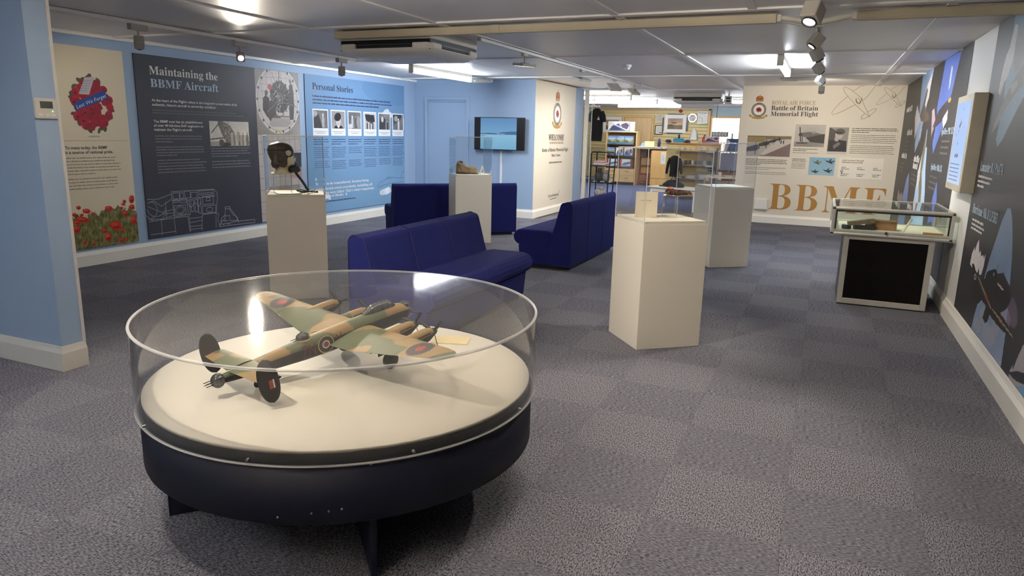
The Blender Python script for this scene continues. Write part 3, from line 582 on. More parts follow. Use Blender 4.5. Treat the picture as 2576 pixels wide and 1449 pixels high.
# walls
wall_left = struct(bxo('wall_left', M_BLUE, None, (XL - 0.1, XL, YBACK, YT + 0.1, 0, CEIL)))
wall_tv = struct(bxo('wall_back', M_BLUE, None, (XL, -4.6, YT, YT + 0.1, 0, CEIL)))
wall_wel = struct(bxo('wall_welcome', M_CREAM, None, (-4.75, -4.597, YT + 0.002, 13.62, 0, CEIL)))
wall_end = struct(bxo('wall_welcome_end', M_BLUE, None, (-4.75, -4.602, 13.62, 14.15, 0, CEIL)))
wall_bb = struct(bxo('wall_crest', M_CREAM, None, (-1.43, XR, YB, YB + 0.12, 0, CEIL)))
wall_right = struct(bxo('wall_right', M_WHITE, None, (XR, XR + 0.1, YBACK, 23.2, 0, CEIL)))
wall_behind = struct(bxo('wall_behind', M_CREAM, None, (XL - 0.1, XR + 0.1, YBACK - 0.1, YBACK, 0, CEIL)))
wall_stub = struct(bxo('wall_stub', M_BLUE, None, (XL, -4.085, 2.665, 2.80, 0, CEIL)))
struct(bxo('trim_1', M_WHITE, None, (-4.10, -4.079, 2.796, 2.816, 0.15, CEIL), 0.002))
for n, (b) in {'shop_left': (-8.5, -8.4, 11.6, 23.2, 0, CEIL), 'shop_front': (-8.4, -4.75, 14.05, 14.15, 0, CEIL)}.items():
    struct(bxo('wall_' + n, M_CREAM, None, b))

def skirting(name, pts, h=0.15, t=0.02):
    """moulded skirting board: pts = the wall line (room side on the left of travel)"""
    prof = [(0, 0), (t, 0), (t, h - 0.04), (t * 0.55, h - 0.015), (t * 0.4, h), (0, h)]
    rings = []
    P = [Vector((x, y, 0)) for x, y in pts]
    for i, p in enumerate(P):
        d0 = (P[i] - P[i - 1]).normalized() if i else (P[1] - P[0]).normalized()
        d1 = (P[i + 1] - P[i]).normalized() if i < len(P) - 1 else d0
        n0 = Vector((-d0.y, d0.x, 0)); n1 = Vector((-d1.y, d1.x, 0))
        nn = (n0 + n1); nn = nn / max(0.3, nn.dot(n0))
        rings.append([p + nn * a + Vector((0, 0, z)) for a, z in prof])
    mb = MB(); mb.loft(rings, True, False)
    return struct(mb.build(name, M_SKIRT))
skirting('baseboard_left', [(XL, YT), (XL, 2.83)])
skirting('baseboard_back', [(-4.6, 13.6), (-4.6, YT), (-5.85, YT)])
skirting('baseboard_crest', [(XR - 0.02, YB), (-1.43, YB)])
skirting('baseboard_right_far', [(XR, 7.0), (XR, YB)])
skirting('baseboard_right_near', [(XR, YBACK), (XR, 7.0)], t=0.034)
skirting('baseboard_stub', [(-4.085, 2.81), (-4.085, 2.665), (XL, 2.665)])

# blue painted door in the back wall
door = struct(thing('door_1', 'blue painted flush door in the back wall', 'door', (-6.3, YT, 0)))
del door['category']
bxo('door_leaf', M_BLUE, door, (-0.385, 0.385, -0.012, 0.0, 0.01, 2.0), 0.003)
MB().prism([(-.45, 0), (-.39, 0), (-.39, 2.005), (.39, 2.005), (.39, 0), (.45, 0), (.45, 2.06), (-.45, 2.06)], -0.03, 0).build('door_frame', M_BLUE, door, 0.005)
bxo('stop_bead', M_BLUE, door, (-0.385, 0.385, -0.035, -0.012, 1.975, 2.0), 0.002)

# shop back wall: slatwall boards on a backing, grey wall with a doorway, and a wooden door
wall_shop = struct(bxo('wall_shop', M_GREYWALL, None, (-8.4, -3.36, 23.0, 23.1, 0, CEIL)))
struct(bxo('wall_shop_right', M_GREYWALL, None, (-2.46, XR, 23.0, 23.1, 0, CEIL)))
struct(bxo('wall_shop_lintel', M_GREYWALL, None, (-3.36, -2.46, 23.0, 23.1, 2.05, CEIL)))
for k in range(21):
    bxo('slat_board', M_SLAT, wall_shop, (-8.3, -3.42, 22.93, 22.998, 0.1 + k * 0.103, 0.1 + k * 0.103 + 0.093))
MB().bx(-3.42, -3.36, 22.9, 22.998, 0.1, 2.30).bx(-8.3, -3.36, 22.9, 22.998, 2.27, 2.31).build('edge_trim', wood('beech', (206, 168, 116), (222, 186, 132)), wall_shop)
d2 = struct(thing('door_2', 'beech door in the yellow slatted shop wall', 'door', (-5.6, 22.9, 0)))
del d2['category']
W_BEECH = MATS['beech']
bxo('door_leaf', wood('beech_leaf', (216, 182, 132), (226, 194, 146), axis=(8, 8, 1)), d2, (-0.44, 0.44, -0.02, 0.02, 0.01, 2.01), 0.003)
MB().prism([(-.51, 0), (-.45, 0), (-.45, 2.02), (.45, 2.02), (.45, 0), (.51, 0), (.51, 2.09), (-.51, 2.09)], -0.04, 0.02).build('door_frame', W_BEECH, d2, 0.004)
# doorway into a lit office with vertical blinds
d3 = struct(thing('door_3', 'open doorway at the back of the shop with a beech frame', 'door', (-2.91, 23.0, 0)))
del d3['category']
MB().prism([(-.48, 0), (-.42, 0), (-.42, 2.04), (.42, 2.04), (.42, 0), (.48, 0), (.48, 2.1), (-.48, 2.1)], -0.03, 0.12).build('door_frame', W_BEECH, d3, 0.004)
for n, b in {'wall_office_left': (-4.4, -4.3, 23.1, 26, 0, CEIL), 'wall_office_right': (-1.9, -1.8, 23.1, 26, 0, CEIL), 'wall_office_back': (-4.4, -1.8, 25.9, 26, 0, CEIL)}.items():
    struct(bxo(n, mat('office_wall', (236, 214, 190), 0.6), None, b))
win = struct(thing('window_1', 'bright office window behind white vertical blinds', 'window', (-2.95, 25.88, 0)))
del win['category']
bxo('daylight_pane', emit_mat('daylight_pane', (0.85, 0.93, 1.0), 3.0), win, (-0.7, 0.75, 0.0, 0.012, 0.9, 2.15))
MB().bx(-0.76, -0.7, -0.02, 0.02, 0.85, 2.2).bx(0.75, 0.81, -0.02, 0.02, 0.85, 2.2).bx(-0.76, 0.81, -0.02, 0.02, 0.84, 0.9).bx(-0.76, 0.81, -0.02, 0.02, 2.15, 2.2).build('window_frame', M_WHITE, win)
for k in range(12):
    MB().box((-0.5 + k * 0.105, -0.12, 1.5), (0.085, 0.004, 1.3), Matrix.Rotation(0.25, 3, 'Z')).build('blind_slat', M_WHITE, win)
# ================================================================== lamps and other things on the ceiling
M_LENS = emit_mat('lamp_lens', WARM, 45.0)
M_TUBE = emit_mat('tube_glow', COOL, E_TUBE)
M_TUBES = emit_mat('shop_tube_glow', (0.95, 0.98, 1.0), E_SHOP)
M_HEAD = mat('lamp_head_grey', (188, 184, 174), 0.45, var=0.02)

def track(label, x, y0, y1):
    t = thing('lighting_track', label, 'track', (x, y0, CEIL - 0.012), 0, 'ceiling lighting tracks')
    L = y1 - y0
    MB().bx(-0.018, -0.010, 0, L, -0.034, 0).bx(0.010, 0.018, 0, L, -0.034, 0).bx(-0.018, 0.018, 0, L, -0.006, 0).build('rail', M_STRIP, t, 0.001)
    bxo('end_cap', M_PLASTIC, t, (-0.02, 0.02, -0.02, 0.01, -0.036, 0), 0.002)
    bxo('end_cap', M_PLASTIC, t, (-0.02, 0.02, L - 0.01, L + 0.02, -0.036, 0), 0.002)
    return t

def spot(label, x, y, target, watts, angle=70, drop=0.15, blend=0.6, col=WARM, size=0.08, group='spotlights on the tracks'):
    t = thing('spotlight', label, 'spotlight', (x, y, CEIL - 0.046), 0, group)
    bxo('adapter', M_HEAD, t, (-0.026, 0.026, -0.085, 0.085, -0.05, 0.0), 0.003)
    MB().tube([(0, 0, -0.03), (0, 0, -drop + 0.05)], 0.009, 8).build('stem', M_HEAD, t)
    c = Vector((0, 0, -drop)); d = (Vector(target) - Vector((x, y, CEIL - 0.046 - drop))).normalized()
    q = d.to_track_quat('Z', 'Y')
    h = MB().bx(-size / 2, size / 2, -size / 2, size / 2, -size * 0.62, size * 0.5).build('head', M_HEAD, t, 0.008)
    h.location = c; h.rotation_mode = 'QUATERNION'; h.rotation_quaternion = q
    bz = MB().lathe([(size * 0.40, 0), (size * 0.44, 0.012), (size * 0.36, 0.012), (size * 0.34, 0.002)], 20, (0, 0, size * 0.5)).build('bezel', M_DARK, h)
    MB().lathe([(0.001, 0.004), (size * 0.35, 0.003)], 20, (0, 0, size * 0.5)).build('lens', M_LENS, h)
    ld = bpy.data.lights.new('beam', 'SPOT'); ld.energy = watts; ld.color = col; ld.spot_size = math.radians(angle); ld.spot_blend = blend; ld.shadow_soft_size = 0.035
    lo = bpy.data.objects.new('beam', ld); COL.objects.link(lo); lo.parent = t
    lo.location = c + d * (size * 0.5 + 0.02); lo.rotation_mode = 'QUATERNION'; lo.rotation_quaternion = (-d).to_track_quat('Z', 'Y')
    return t

track('white lighting track along the left wall, above the panels', -5.55, 2.9, 7.75)
track('white lighting track down the middle, in line with the cream wall', -3.1, 6.3, 12.6)
track('white lighting track on the right, above the standing cases', -0.15, -1.0, 11.6)

spot('grey spotlight nearest the blue stub wall, turned to the wreath panel', -5.55, 4.6, (-6.95, 5.6, 0.7), P_WALL, 125)
spot('lit spotlight glaring into the room from the left track', -5.55, 5.78, (-1.9, 2.5, 0.4), P_TABLE, 68, blend=0.8)
spot('small grey spotlight at the far end of the left track', -5.55, 7.45, (-6.95, 9.0, 0.7), P_WALL, 125)
spot('large lit spotlight nearest the camera on the right track', -0.15, 4.5, (-0.7, 3.3, 0.0), P_RIGHT * 0.8, 70, size=0.095)
spot('lit spotlight turned left beside the flexible ducts on the right track', -0.15, 5.72, (-1.3, 5.2, 0.4), P_RIGHT * 0.7, 75)
for k, (y, ty, tz, lab) in enumerate(((6.65, 7.5, 0.0, 'first cube spotlight behind the lit pair on the right track'), (7.9, 9.0, 0.6, 'second cube spotlight behind the lit pair on the right track'),
                                     (9.5, 10.6, 1.1, 'white cube spotlight fourth along the right track'))):
    spot(lab, -0.15, y, (1.1, ty, tz), P_GRAPH * (0.7 if k == 0 else 1.2), 110)
spot('last spotlight of the right track, turned to the crest wall', -0.15, 11.3, (-0.1, 13.3, 1.3), P_GRAPH * 1.1, 110)
spot('spotlight of the right track behind the camera, turned to the aircraft graphic', -0.15, 3.3, (1.1, 4.4, 0.9), P_GRAPH * 0.5, 100)
spot('spotlight of the right track over the entrance end', -0.15, 1.6, (0.7, 2.6, 0.0), P_GRAPH * 0.2, 100)

track('white lighting track above the round case, out of the picture', -2.1, -1.5, 2.9)  # added out of view to carry spots above the frame
spot('spotlight above the frame turned to the nearest plinth', -2.1, 2.6, (-1.1, 5.0, 0.75), P_RIGHT * 1.3, 46, blend=0.9)  # added to warm the left face of the near plinth
spot('spotlight above the frame turned down to the round case', -2.1, 1.2, (-1.75, 2.2, 0.5), 44, 75, blend=0.8)

def flood(label, y, target, watts):
    x = -3.1
    t = thing('floodlight', label, 'floodlight', (x, y, CEIL - 0.046), 0, 'flat floodlights of the middle track')
    bxo('adapter', M_HEAD, t, (-0.02, 0.02, -0.06, 0.06, -0.03, 0.0), 0.003)
    MB().tube([(0, 0, -0.02), (0, 0, -0.10)], 0.008, 8).build('stem', M_HEAD, t)
    c = Vector((0, 0, -0.12)); d = (Vector(target) - Vector((x, y, CEIL - 0.166))).normalized()
    h = MB().bx(-0.10, 0.10, -0.085, 0.085, -0.018, 0.012).build('head', M_HEAD, t, 0.005)
    h.location = c; h.rotation_mode = 'QUATERNION'; h.rotation_quaternion = d.to_track_quat('Z', 'Y')
    bxo('lens', emit_mat('flood_lens', (1, 0.93, 0.82), 1.2) if watts else mat('flood_lens_off', (170, 166, 156), 0.3), h, (-0.085, 0.085, -0.07, 0.07, 0.012, 0.014))
    MB().bx(-0.03, 0.03, -0.04, 0.04, -0.026, -0.018).build('heat_sink', M_HEAD, h)
    if not watts: return
    ld = bpy.data.lights.new('beam', 'SPOT'); ld.energy = watts; ld.color = (1.0, 0.93, 0.82); ld.spot_size = math.radians(150); ld.spot_blend = 0.8; ld.shadow_soft_size = 0.07
    lo = bpy.data.objects.new('beam', ld); COL.objects.link(lo); lo.parent = t
    lo.location = c + d * 0.03; lo.rotation_mode = 'QUATERNION'; lo.rotation_quaternion = (-d).to_track_quat('Z', 'Y')
flood('flat square floodlight behind the large air conditioner', 7.4, (-3.3, 7.5, 0), P_FLOOD * 0.4)
flood('flat square floodlight second along the middle track', 9.4, (-3.6, 9.7, 0), P_FLOOD * 0.5)
flood('flat square floodlight third along the middle track', 11.0, (-4.3, 12.2, 0.0), P_FLOOD)
flood('flat square floodlight at the end of the middle track by the shop', 12.2, (-4.3, 13.0, 0.0), P_FLOOD * 0.6)

def tube_lamp(label, c, L, along, m, group):
    t = thing('fluorescent_lamp', label, 'strip light', (c[0], c[1], CEIL), 0 if along == 'y' else -PI / 2, group)
    MB().bx(-0.03, 0.03, -L / 2, L / 2, -0.045, 0.0).build('batten_body', M_PLASTIC, t, 0.004)
    MB().bx(-0.035, 0.035, -L / 2 - 0.03, -L / 2, -0.115, 0.0).build('end_cap', M_PLASTIC, t, 0.004)
    MB().bx(-0.035, 0.035, L / 2, L / 2 + 0.03, -0.115, 0.0).build('end_cap', M_PLASTIC, t, 0.004)
    MB().bx(-0.03, 0.03, -L / 2 + 0.002, L / 2 - 0.002, -0.11, -0.048).build('tube', m, t, 0.012)
G1 = 'strip lights of the exhibition room'
tube_lamp('glowing strip light above the blue painted door', (-5.33, 9.6), 1.75, 'y', M_TUBE, G1)
tube_lamp('glowing strip light in front of the crest wall', (-0.55, 9.2), 1.5, 'y', M_TUBE, G1)
tube_lamp('strip light behind the camera on the left', (-4.6, 0.0), 1.2, 'y', emit_mat('tube_glow_added', (0.75, 0.87, 1.0), E_TUBE * 0.8), G1)  # added out of view as cool light for the stub wall
def uplighter(label, x, y, L):  # lamps added out of view to lift the near ceiling
    t = thing('uplighter', label, 'uplighter', (x, y, 2.12), 0, 'suspended uplighters')
    MB().bx(-0.09, 0.09, -L / 2, L / 2, 0, 0.02).bx(-0.09, -0.08, -L / 2, L / 2, 0.02, 0.07).bx(0.08, 0.09, -L / 2, L / 2, 0.02, 0.07).build('trough', M_PLASTIC, t, 0.003)
    bxo('lamp_strip', emit_mat('added_lamp_glow', (1.0, 0.89, 0.76), E_UP), t, (-0.05, 0.05, -L / 2 + 0.02, L / 2 - 0.02, 0.03, 0.05))
    for yy in (-L / 2 + 0.1, L / 2 - 0.1): MB().tube([(0, yy, 0.02), (0, yy, CEIL - 2.12)], 0.005, 6).build('hanger', M_STEEL, t)
uplighter('suspended uplighter above the frame, left of the round case', -2.7, 2.3, 1.4)
uplighter('suspended uplighter above the frame, right of the round case', -0.6, 2.4, 1.4)
uplighter('suspended uplighter at the wall behind the camera', -1.5, -1.0, 1.4)
G2 = 'strip lights of the shop'
tube_lamp('front strip light of the shop, beside the cream wall', (-4.85, 16.0), 1.45, 'x', M_TUBES, G2)
tube_lamp('second strip light of the shop', (-4.85, 18.0), 1.75, 'x', M_TUBES, G2)
tube_lamp('rear strip light of the shop above the bookcase', (-4.68, 20.3), 1.75, 'x', M_TUBES, G2)
tube_lamp('short strip light seen behind the small air conditioner', (-1.9, 17.6), 1.2, 'x', M_TUBES, G2)
tube_lamp('strip light over the dark right side of the shop', (-0.6, 20.3), 1.75, 'x', M_TUBES, G2)
tube_lamp('strip light in the office beyond the shop doorway', (-3.0, 24.6), 1.2, 'x', M_TUBES, G2)

# trunking across the ceiling with the flexible ducts that bridge the lighting track
def trunk(label, x0, x1, group='ceiling trunking'):
    t = thing('cable_trunking', label, 'trunking', (x0, 5.6, CEIL - 0.012), 0, group)
    L = x1 - x0
    MB().bx(0, L, 0.0, 0.1, -0.062, -0.004).build('duct', M_TRUNK, t, 0.006)
    MB().bx(0, L, -0.004, 0.004, -0.068, -0.055).build('lid_lip', M_TRUNK, t, 0.002)
    return t
tr = trunk('long beige trunking above the large air conditioner', -4.24, -0.42)
MB().bx(0.0, 0.09, -0.007, 0.105, -0.068, 0.0).build('end_cover', M_TRUNK, tr, 0.012)
MB().bx(1.58, 1.66, -0.006, 0.105, -0.066, -0.002).build('joint_cover', M_TRUNK, tr, 0.004)
trunk('short beige trunking running to the right wall', 0.1, XR)
fd = thing('flexible_duct', 'pair of white flexible ducts bridging the gap in the trunking', 'duct', (-0.42, 5.65, CEIL - 0.04))
for zo, yo in ((0, 0), (-0.012, 0.035)):
    pts = [(0.52 * k / 24, yo, zo - 0.035 * math.sin(PI * k / 24) ** 2) for k in range(25)]
    MB().tube(pts, [0.02 + 0.0025 * (k % 2) for k in range(25)], 10).build('corrugated_tube', M_PLASTIC, fd)
bxo('coupling', M_PLASTIC, fd, (0.0, 0.03, -0.03, 0.07, -0.03, 0.02), 0.004); bxo('coupling', M_PLASTIC, fd, (0.49, 0.52, -0.03, 0.07, -0.03, 0.02), 0.004)

# ceiling cassette air conditioners
M_ACW = mat('cassette_white', (244, 240, 230), 0.4, var=0.01)
def cassette(label, cx_, cy_, w, d, z0=2.135):
    t = thing('air_conditioner', label, 'air conditioner', (cx_, cy_, z0), 0, 'ceiling cassette air conditioners')
    H = CEIL - z0
    a, b = w / 2, d / 2
    bxo('chassis', M_PLASTIC, t, (-a + 0.02, a - 0.02, -b + 0.02, b - 0.02, 0.135, H), 0.01)
    bxo('shadow_gap', M_BLACK, t, (-a + 0.03, a - 0.03, -b + 0.03, b - 0.03, 0.045, 0.135))
    def rr(x, y, r, z, n=6):
        return [(sx * (x - r) + r * math.cos(q), sy * (y - r) + r * math.sin(q), z) for sx, sy, q0 in ((1, 1, 0), (-1, 1, PI / 2), (-1, -1, PI), (1, -1, 1.5 * PI)) for q in [q0 + PI / 2 * k / n for k in range(n + 1)]]
    MB().loft([rr(a - 0.16, b - 0.16, 0.05, 0.0), rr(a - 0.09, b - 0.09, 0.07, 0.004), rr(a - 0.03, b - 0.03, 0.08, 0.03), rr(a, b, 0.09, 0.055), rr(a, b, 0.09, 0.06)], True).build('front_panel', M_ACW, t)
    bxo('intake_grille', M_STRIP, t, (-a * 0.55, a * 0.55, -b * 0.55, b * 0.55, -0.004, 0.004), 0.006)
    for sx in (-1, 1):
        for sy in (-1, 1):
            MB().prism([(sx * a, sy * (b - 0.2)), (sx * a, sy * (b - 0.06)), (sx * (a - 0.06), sy * b), (sx * (a - 0.2), sy * b), (sx * (a - 0.2), sy * (b - 0.06)), (sx * (a - 0.06), sy * (b - 0.2))], 0.05, 0.104, 'xy').build('corner_cover', M_ACW, t, 0.01)
    for rz, l, off in ((0, a, b), (PI / 2, b, a), (PI, a, b), (1.5 * PI, b, a)):
        MB().box((0, -off + 0.024, 0.068), (2 * l - 0.42, 0.008, 0.02), Matrix.Rotation(0.35, 3, 'X')).build('louvre', M_DARK, t, rot=(0, 0, rz))
        MB().box((0, -off + 0.012, 0.092), (2 * l - 0.44, 0.004, 0.004)).build('louvre_edge', M_STEEL, t, rot=(0, 0, rz))
    MB().bx(-a + 0.03, a - 0.03, -b + 0.012, b - 0.012, 0.134, 0.165).build('upper_flange', M_PLASTIC, t, 0.006)
    return t
cassette('large cream ceiling air conditioner behind the beige trunking', -3.81, 6.22, 1.02, 0.98)
ac2 = cassette('smaller cream ceiling air conditioner at the shop entrance', -2.56, 15.7, 1.02, 0.6)
pj = thing('ceiling_projector', 'white box with dark slots hanging beside the smaller air conditioner', 'box', (-1.93, 15.45, 2.14))
bxo('body', M_WHITE, pj, (-0.07, 0.07, -0.12, 0.12, 0, 0.15), 0.01)
for z in (0.03, 0.085):
    bxo('slot', M_BLACK, pj, (-0.035, 0.045, -0.124, -0.119, z, z + 0.035))
MB().tube([(0, 0, 0.14), (0, 0, CEIL - 2.14)], 0.015, 8).build('bracket', M_PLASTIC, pj)

sm = thing('smoke_detector', 'round white smoke detector on the ceiling', 'smoke detector', (-2.46, 9.3, CEIL - 0.06))
MB().lathe([(0.001, 0.0), (0.028, 0.0), (0.034, 0.012), (0.036, 0.03)], 20).build('sensor_dome', M_WHITE, sm)
MB().lathe([(0.036, 0.028), (0.052, 0.03), (0.056, 0.06)], 20).build('base', M_WHITE, sm)
em = thing('emergency_light', 'flat emergency light with a small green lamp above the television', 'emergency light', (-5.55, 11.38, CEIL - 0.05))
bxo('body', M_PLASTIC, em, (-0.19, 0.19, -0.05, 0.05, 0, 0.05), 0.01)
bxo('diffuser', M_WHITE, em, (-0.17, 0.17, -0.04, 0.04, -0.012, 0.002), 0.004)
bxo('indicator', emit_mat('green_led', (0.1, 1.0, 0.3), 4.0), em, (-0.125, -0.11, -0.055, -0.048, 0.012, 0.022))
e2 = thing('emergency_light', 'flat emergency light on the ceiling before the crest wall', 'emergency light', (-0.5, 11.7, CEIL - 0.03))
bxo('body', M_PLASTIC, e2, (-0.24, 0.24, -0.08, 0.08, 0, 0.03), 0.008)
bxo('diffuser', mat('pale_green_diffuser', (206, 222, 200), 0.4), e2, (-0.22, 0.0, -0.07, 0.07, -0.008, 0.002), 0.003)
# ================================================================== round display table with its clear cover
M_NAVY = mat('drum_navy', (9, 11, 24), 0.6, var=0.08, scale=5, spec=0.15)
M_DISC = mat('display_disc', (236, 230, 216), 0.6, var=0.015, scale=3)
M_BAND = mat('drum_band_black', (16, 16, 19), 0.7, var=0.05)
TX, TY = -1.70, 2.257
rt = thing('round_display_table', 'round navy drum table with a white top under a clear acrylic cover', 'display table', (TX, TY, 0))
MB().lathe([(0.70, 0.252), (0.742, 0.25), (0.756, 0.262), (0.757, 0.463), (0.72, 0.463)], 96).build('drum', M_NAVY, rt)
MB().lathe([(0.0, 0.26), (0.72, 0.252)], 64).build('underside', M_NAVY, rt)
MB().lathe([(0.752, 0.46), (0.752, 0.494), (0.70, 0.494)], 96).build('rim_band', M_BAND, rt)
MB().lathe([(0.735, 0.494), (0.747, 0.494), (0.747, 0.503), (0.745, 0.505), (0.0, 0.505)], 96).build('table_disc', M_DISC, rt)
for a in (-47, 133, 227, 47):
    r_ = math.radians(a)
    MB().bx(0.03, 0.69, -0.011, 0.011, 0, 0.255).build('leg_board', M_NAVY, rt, 0.003, rot=(0, 0, r_))
cover = MB().lathe([(0.770, 0.462), (0.770, 0.768)], 128).build('acrylic_cover', M_ACRWALL, rt)
MB().lathe([(0.765, 0.768), (0.765, 0.462)], 128).build('hoop_inner_face', M_ACRWALL, cover)
MB().lathe([(0.0, 0.772), (0.7695, 0.772)], 128).build('cover_top', M_ACRTOP, cover)
MB().lathe([(0.764, 0.766), (0.7715, 0.766), (0.7725, 0.770), (0.7715, 0.7735), (0.762, 0.7735)], 128).build('polished_rim', M_EDGE, cover)
MB().lathe([(0.763, 0.4605), (0.7715, 0.4595), (0.7715, 0.463), (0.763, 0.464)], 128).build('lower_edge', M_EDGE, cover)
for a in (-150, -113, -76, -38, 0, 40, 90, 140):
    r_ = math.radians(a); c_, s_ = math.cos(r_), math.sin(r_)
    MB().tube([(0.766 * c_, 0.766 * s_, 0.478), (0.776 * c_, 0.776 * s_, 0.478)], [0.006, 0.004], 10).build('screw', M_STEEL, rt)
for a, z in ((-62, 0.30), (-58, 0.305), (-55, 0.31), (-70, 0.285), (-112, 0.452), (-95, 0.45), (-48, 0.452)):
    r_ = math.radians(a)
    MB().ell((0.757 * math.cos(r_), 0.757 * math.sin(r_), z), (0.004, 0.004, 0.004), 6, 4).build('paint_chip', M_INKGR, rt)
crd = thing('caption_card', 'small blank cream card lying behind the model bomber', 'card', (-1.525, 2.83, 0.505), math.radians(18))
MB().bx(-0.085, 0.085, -0.06, 0.06, 0.0, 0.004).build('sheet', mat('card_cream', (238, 222, 176), 0.7, var=0.02), crd)

# ================================================================== the model bomber (built in metres of the real aircraft, shown at 1:24)
SCL = 1.04 / 24.0
plane_root = thing('model_bomber', 'four-engined camouflaged model bomber standing under the round acrylic cover', 'model aircraft', (0, 0, 0))
TAN, GRN, NGT = (152, 127, 88), (98, 104, 78), (32, 29, 29)
def camo(x, y):
    v = np.sin(0.78 * x + 1.5 * np.sin(0.52 * y + 0.9) + 0.3) + 0.8 * np.sin(0.85 * y - 0.4 * x + 1.2 * np.sin(0.6 * x)) + 0.25 * np.sin(2.1 * x + 1.3 * y)
    return v > 0.05
def coloured(name, vs, fs, cols, parent, rough=0.55, smooth=True):
    me = bpy.data.meshes.new(name); me.from_pydata([tuple(v) for v in vs], [], fs)
    me.polygons.foreach_set('use_smooth', [smooth] * len(fs)); me.update()
    at = me.color_attributes.new('Col', 'FLOAT_COLOR', 'POINT')
    l = np.clip(np.array(cols, float) / 255, 0, 1); l = np.where(l <= 0.04045, l / 12.92, ((l + 0.055) / 1.055) ** 2.4)
    at.data.foreach_set('color', np.concatenate([l, np.ones((len(l), 1))], 1).ravel().astype(np.float32))
    return link(name, me, print_mat('model_paint', rough), parent)
def grid_faces(nu, nv, closed):
    return [(i * nv + j, i * nv + (j + 1) % nv, (i + 1) * nv + (j + 1) % nv, (i + 1) * nv + j) for i in range(nu - 1) for j in range(nv if closed else nv - 1)]
def sx(s): return 8.0 - s
# fuselage
st = np.array([[0.55, .30, -.55, .30], [0.8, .62, -.92, .52], [1.3, .76, -1.05, .74], [2.2, .86, -1.12, .92], [3.5, .88, -1.13, .98], [7, .88, -1.15, 1.0], [10.5, .88, -1.13, .98], [13, .82, -.98, .93], [16, .62, -.70, .80], [18.5, .44, -.42, .68], [20.2, .34, -.22, .58], [20.5, .30, -.15, .52]])
ss = np.concatenate([np.linspace(0.55, 2.2, 14), np.linspace(2.3, 20.5, 110)])
hw, zb, zt = (np.interp(ss, st[:, 0], st[:, k]) for k in (1, 2, 3))
NR = 44; vs = []; cols = []
for k, s in enumerate(ss):
    for j in range(NR):
        a = 2 * PI * j / NR; ca, sa = math.cos(a), math.sin(a); e = 0.72
        y = hw[k] * math.copysign(abs(ca) ** e, ca); z = (zb[k] + zt[k]) / 2 + (zt[k] - zb[k]) / 2 * math.copysign(abs(sa) ** e, sa)
        vs.append((sx(s), y, z))
        top = z > zb[k] + 0.66 * (zt[k] - zb[k])
        cols.append((TAN if camo(sx(s) * 1.0 + 2, y * 1.2) else GRN) if top else NGT)
fus = coloured('fuselage', vs, grid_faces(len(ss), NR, True) + [tuple(range(NR)), tuple(range(len(vs) - NR, len(vs)))], cols, plane_root)
# wings
wst = np.array([[0.6, 5.45, 10.6, -.26, .17], [3.76, 5.6, 10.55, -.13, .165], [9, 6.35, 9.95, .50, .14], [13.6, 7.05, 9.35, 1.10, .11], [14.7, 7.35, 9.15, 1.24, .10], [15.25, 7.7, 8.9, 1.31, .09], [15.5, 8.15, 8.5, 1.34, .06]])
def wing(side):
    ys = np.concatenate([np.linspace(0.6, 14.4, 130), 14.4 + 1.1 * np.sin(np.linspace(0.05, PI / 2, 16))])
    le, te, zc, th = (np.interp(ys, wst[:, 0], wst[:, k]) for k in (1, 2, 3, 4))
    NC = 40; u = (1 - np.cos(np.linspace(0, PI, NC // 2 + 1))) / 2
    prof = [(q, 1) for q in u] + [(q, -1) for q in u[-2:0:-1]]
    vs = []; cols = []
    for k, y in enumerate(ys):
        c = te[k] - le[k]
        for q, up in prof:
            t = th[k] * c * (2.97 * math.sqrt(q) - 1.26 * q - 3.52 * q * q + 2.84 * q ** 3 - 1.02 * q ** 4) / 2
            x = sx(le[k] + c * q); z = zc[k] + t * (1.15 if up > 0 else -0.85)
            vs.append((x, side * y, z))
            if up > 0 or q < 0.03:
                col = TAN if camo(x, side * y) else GRN
                r = math.hypot(x - sx(8.15), y - 11.2)
                if r < 1.28: col = (62, 56, 62)
                if r < 0.5: col = (150, 58, 38)
                line_ = (abs(q - 0.76) < 0.012 and y > 4.2) or (abs(q - 0.22) < 0.007) or (q > 0.76 and min(abs(y - 9.6), abs(y - 13.9)) < 0.06)
                if line_ and r > 1.28: col = tuple(int(v * 0.55) for v in col)
            else:
                col = NGT
            cols.append(col)
    w = coloured('wing', vs, grid_faces(len(ys), NC, True) + [tuple(range(len(vs) - NC, len(vs)))], cols, plane_root)
    return w
for side in (1, -1): wing(side)
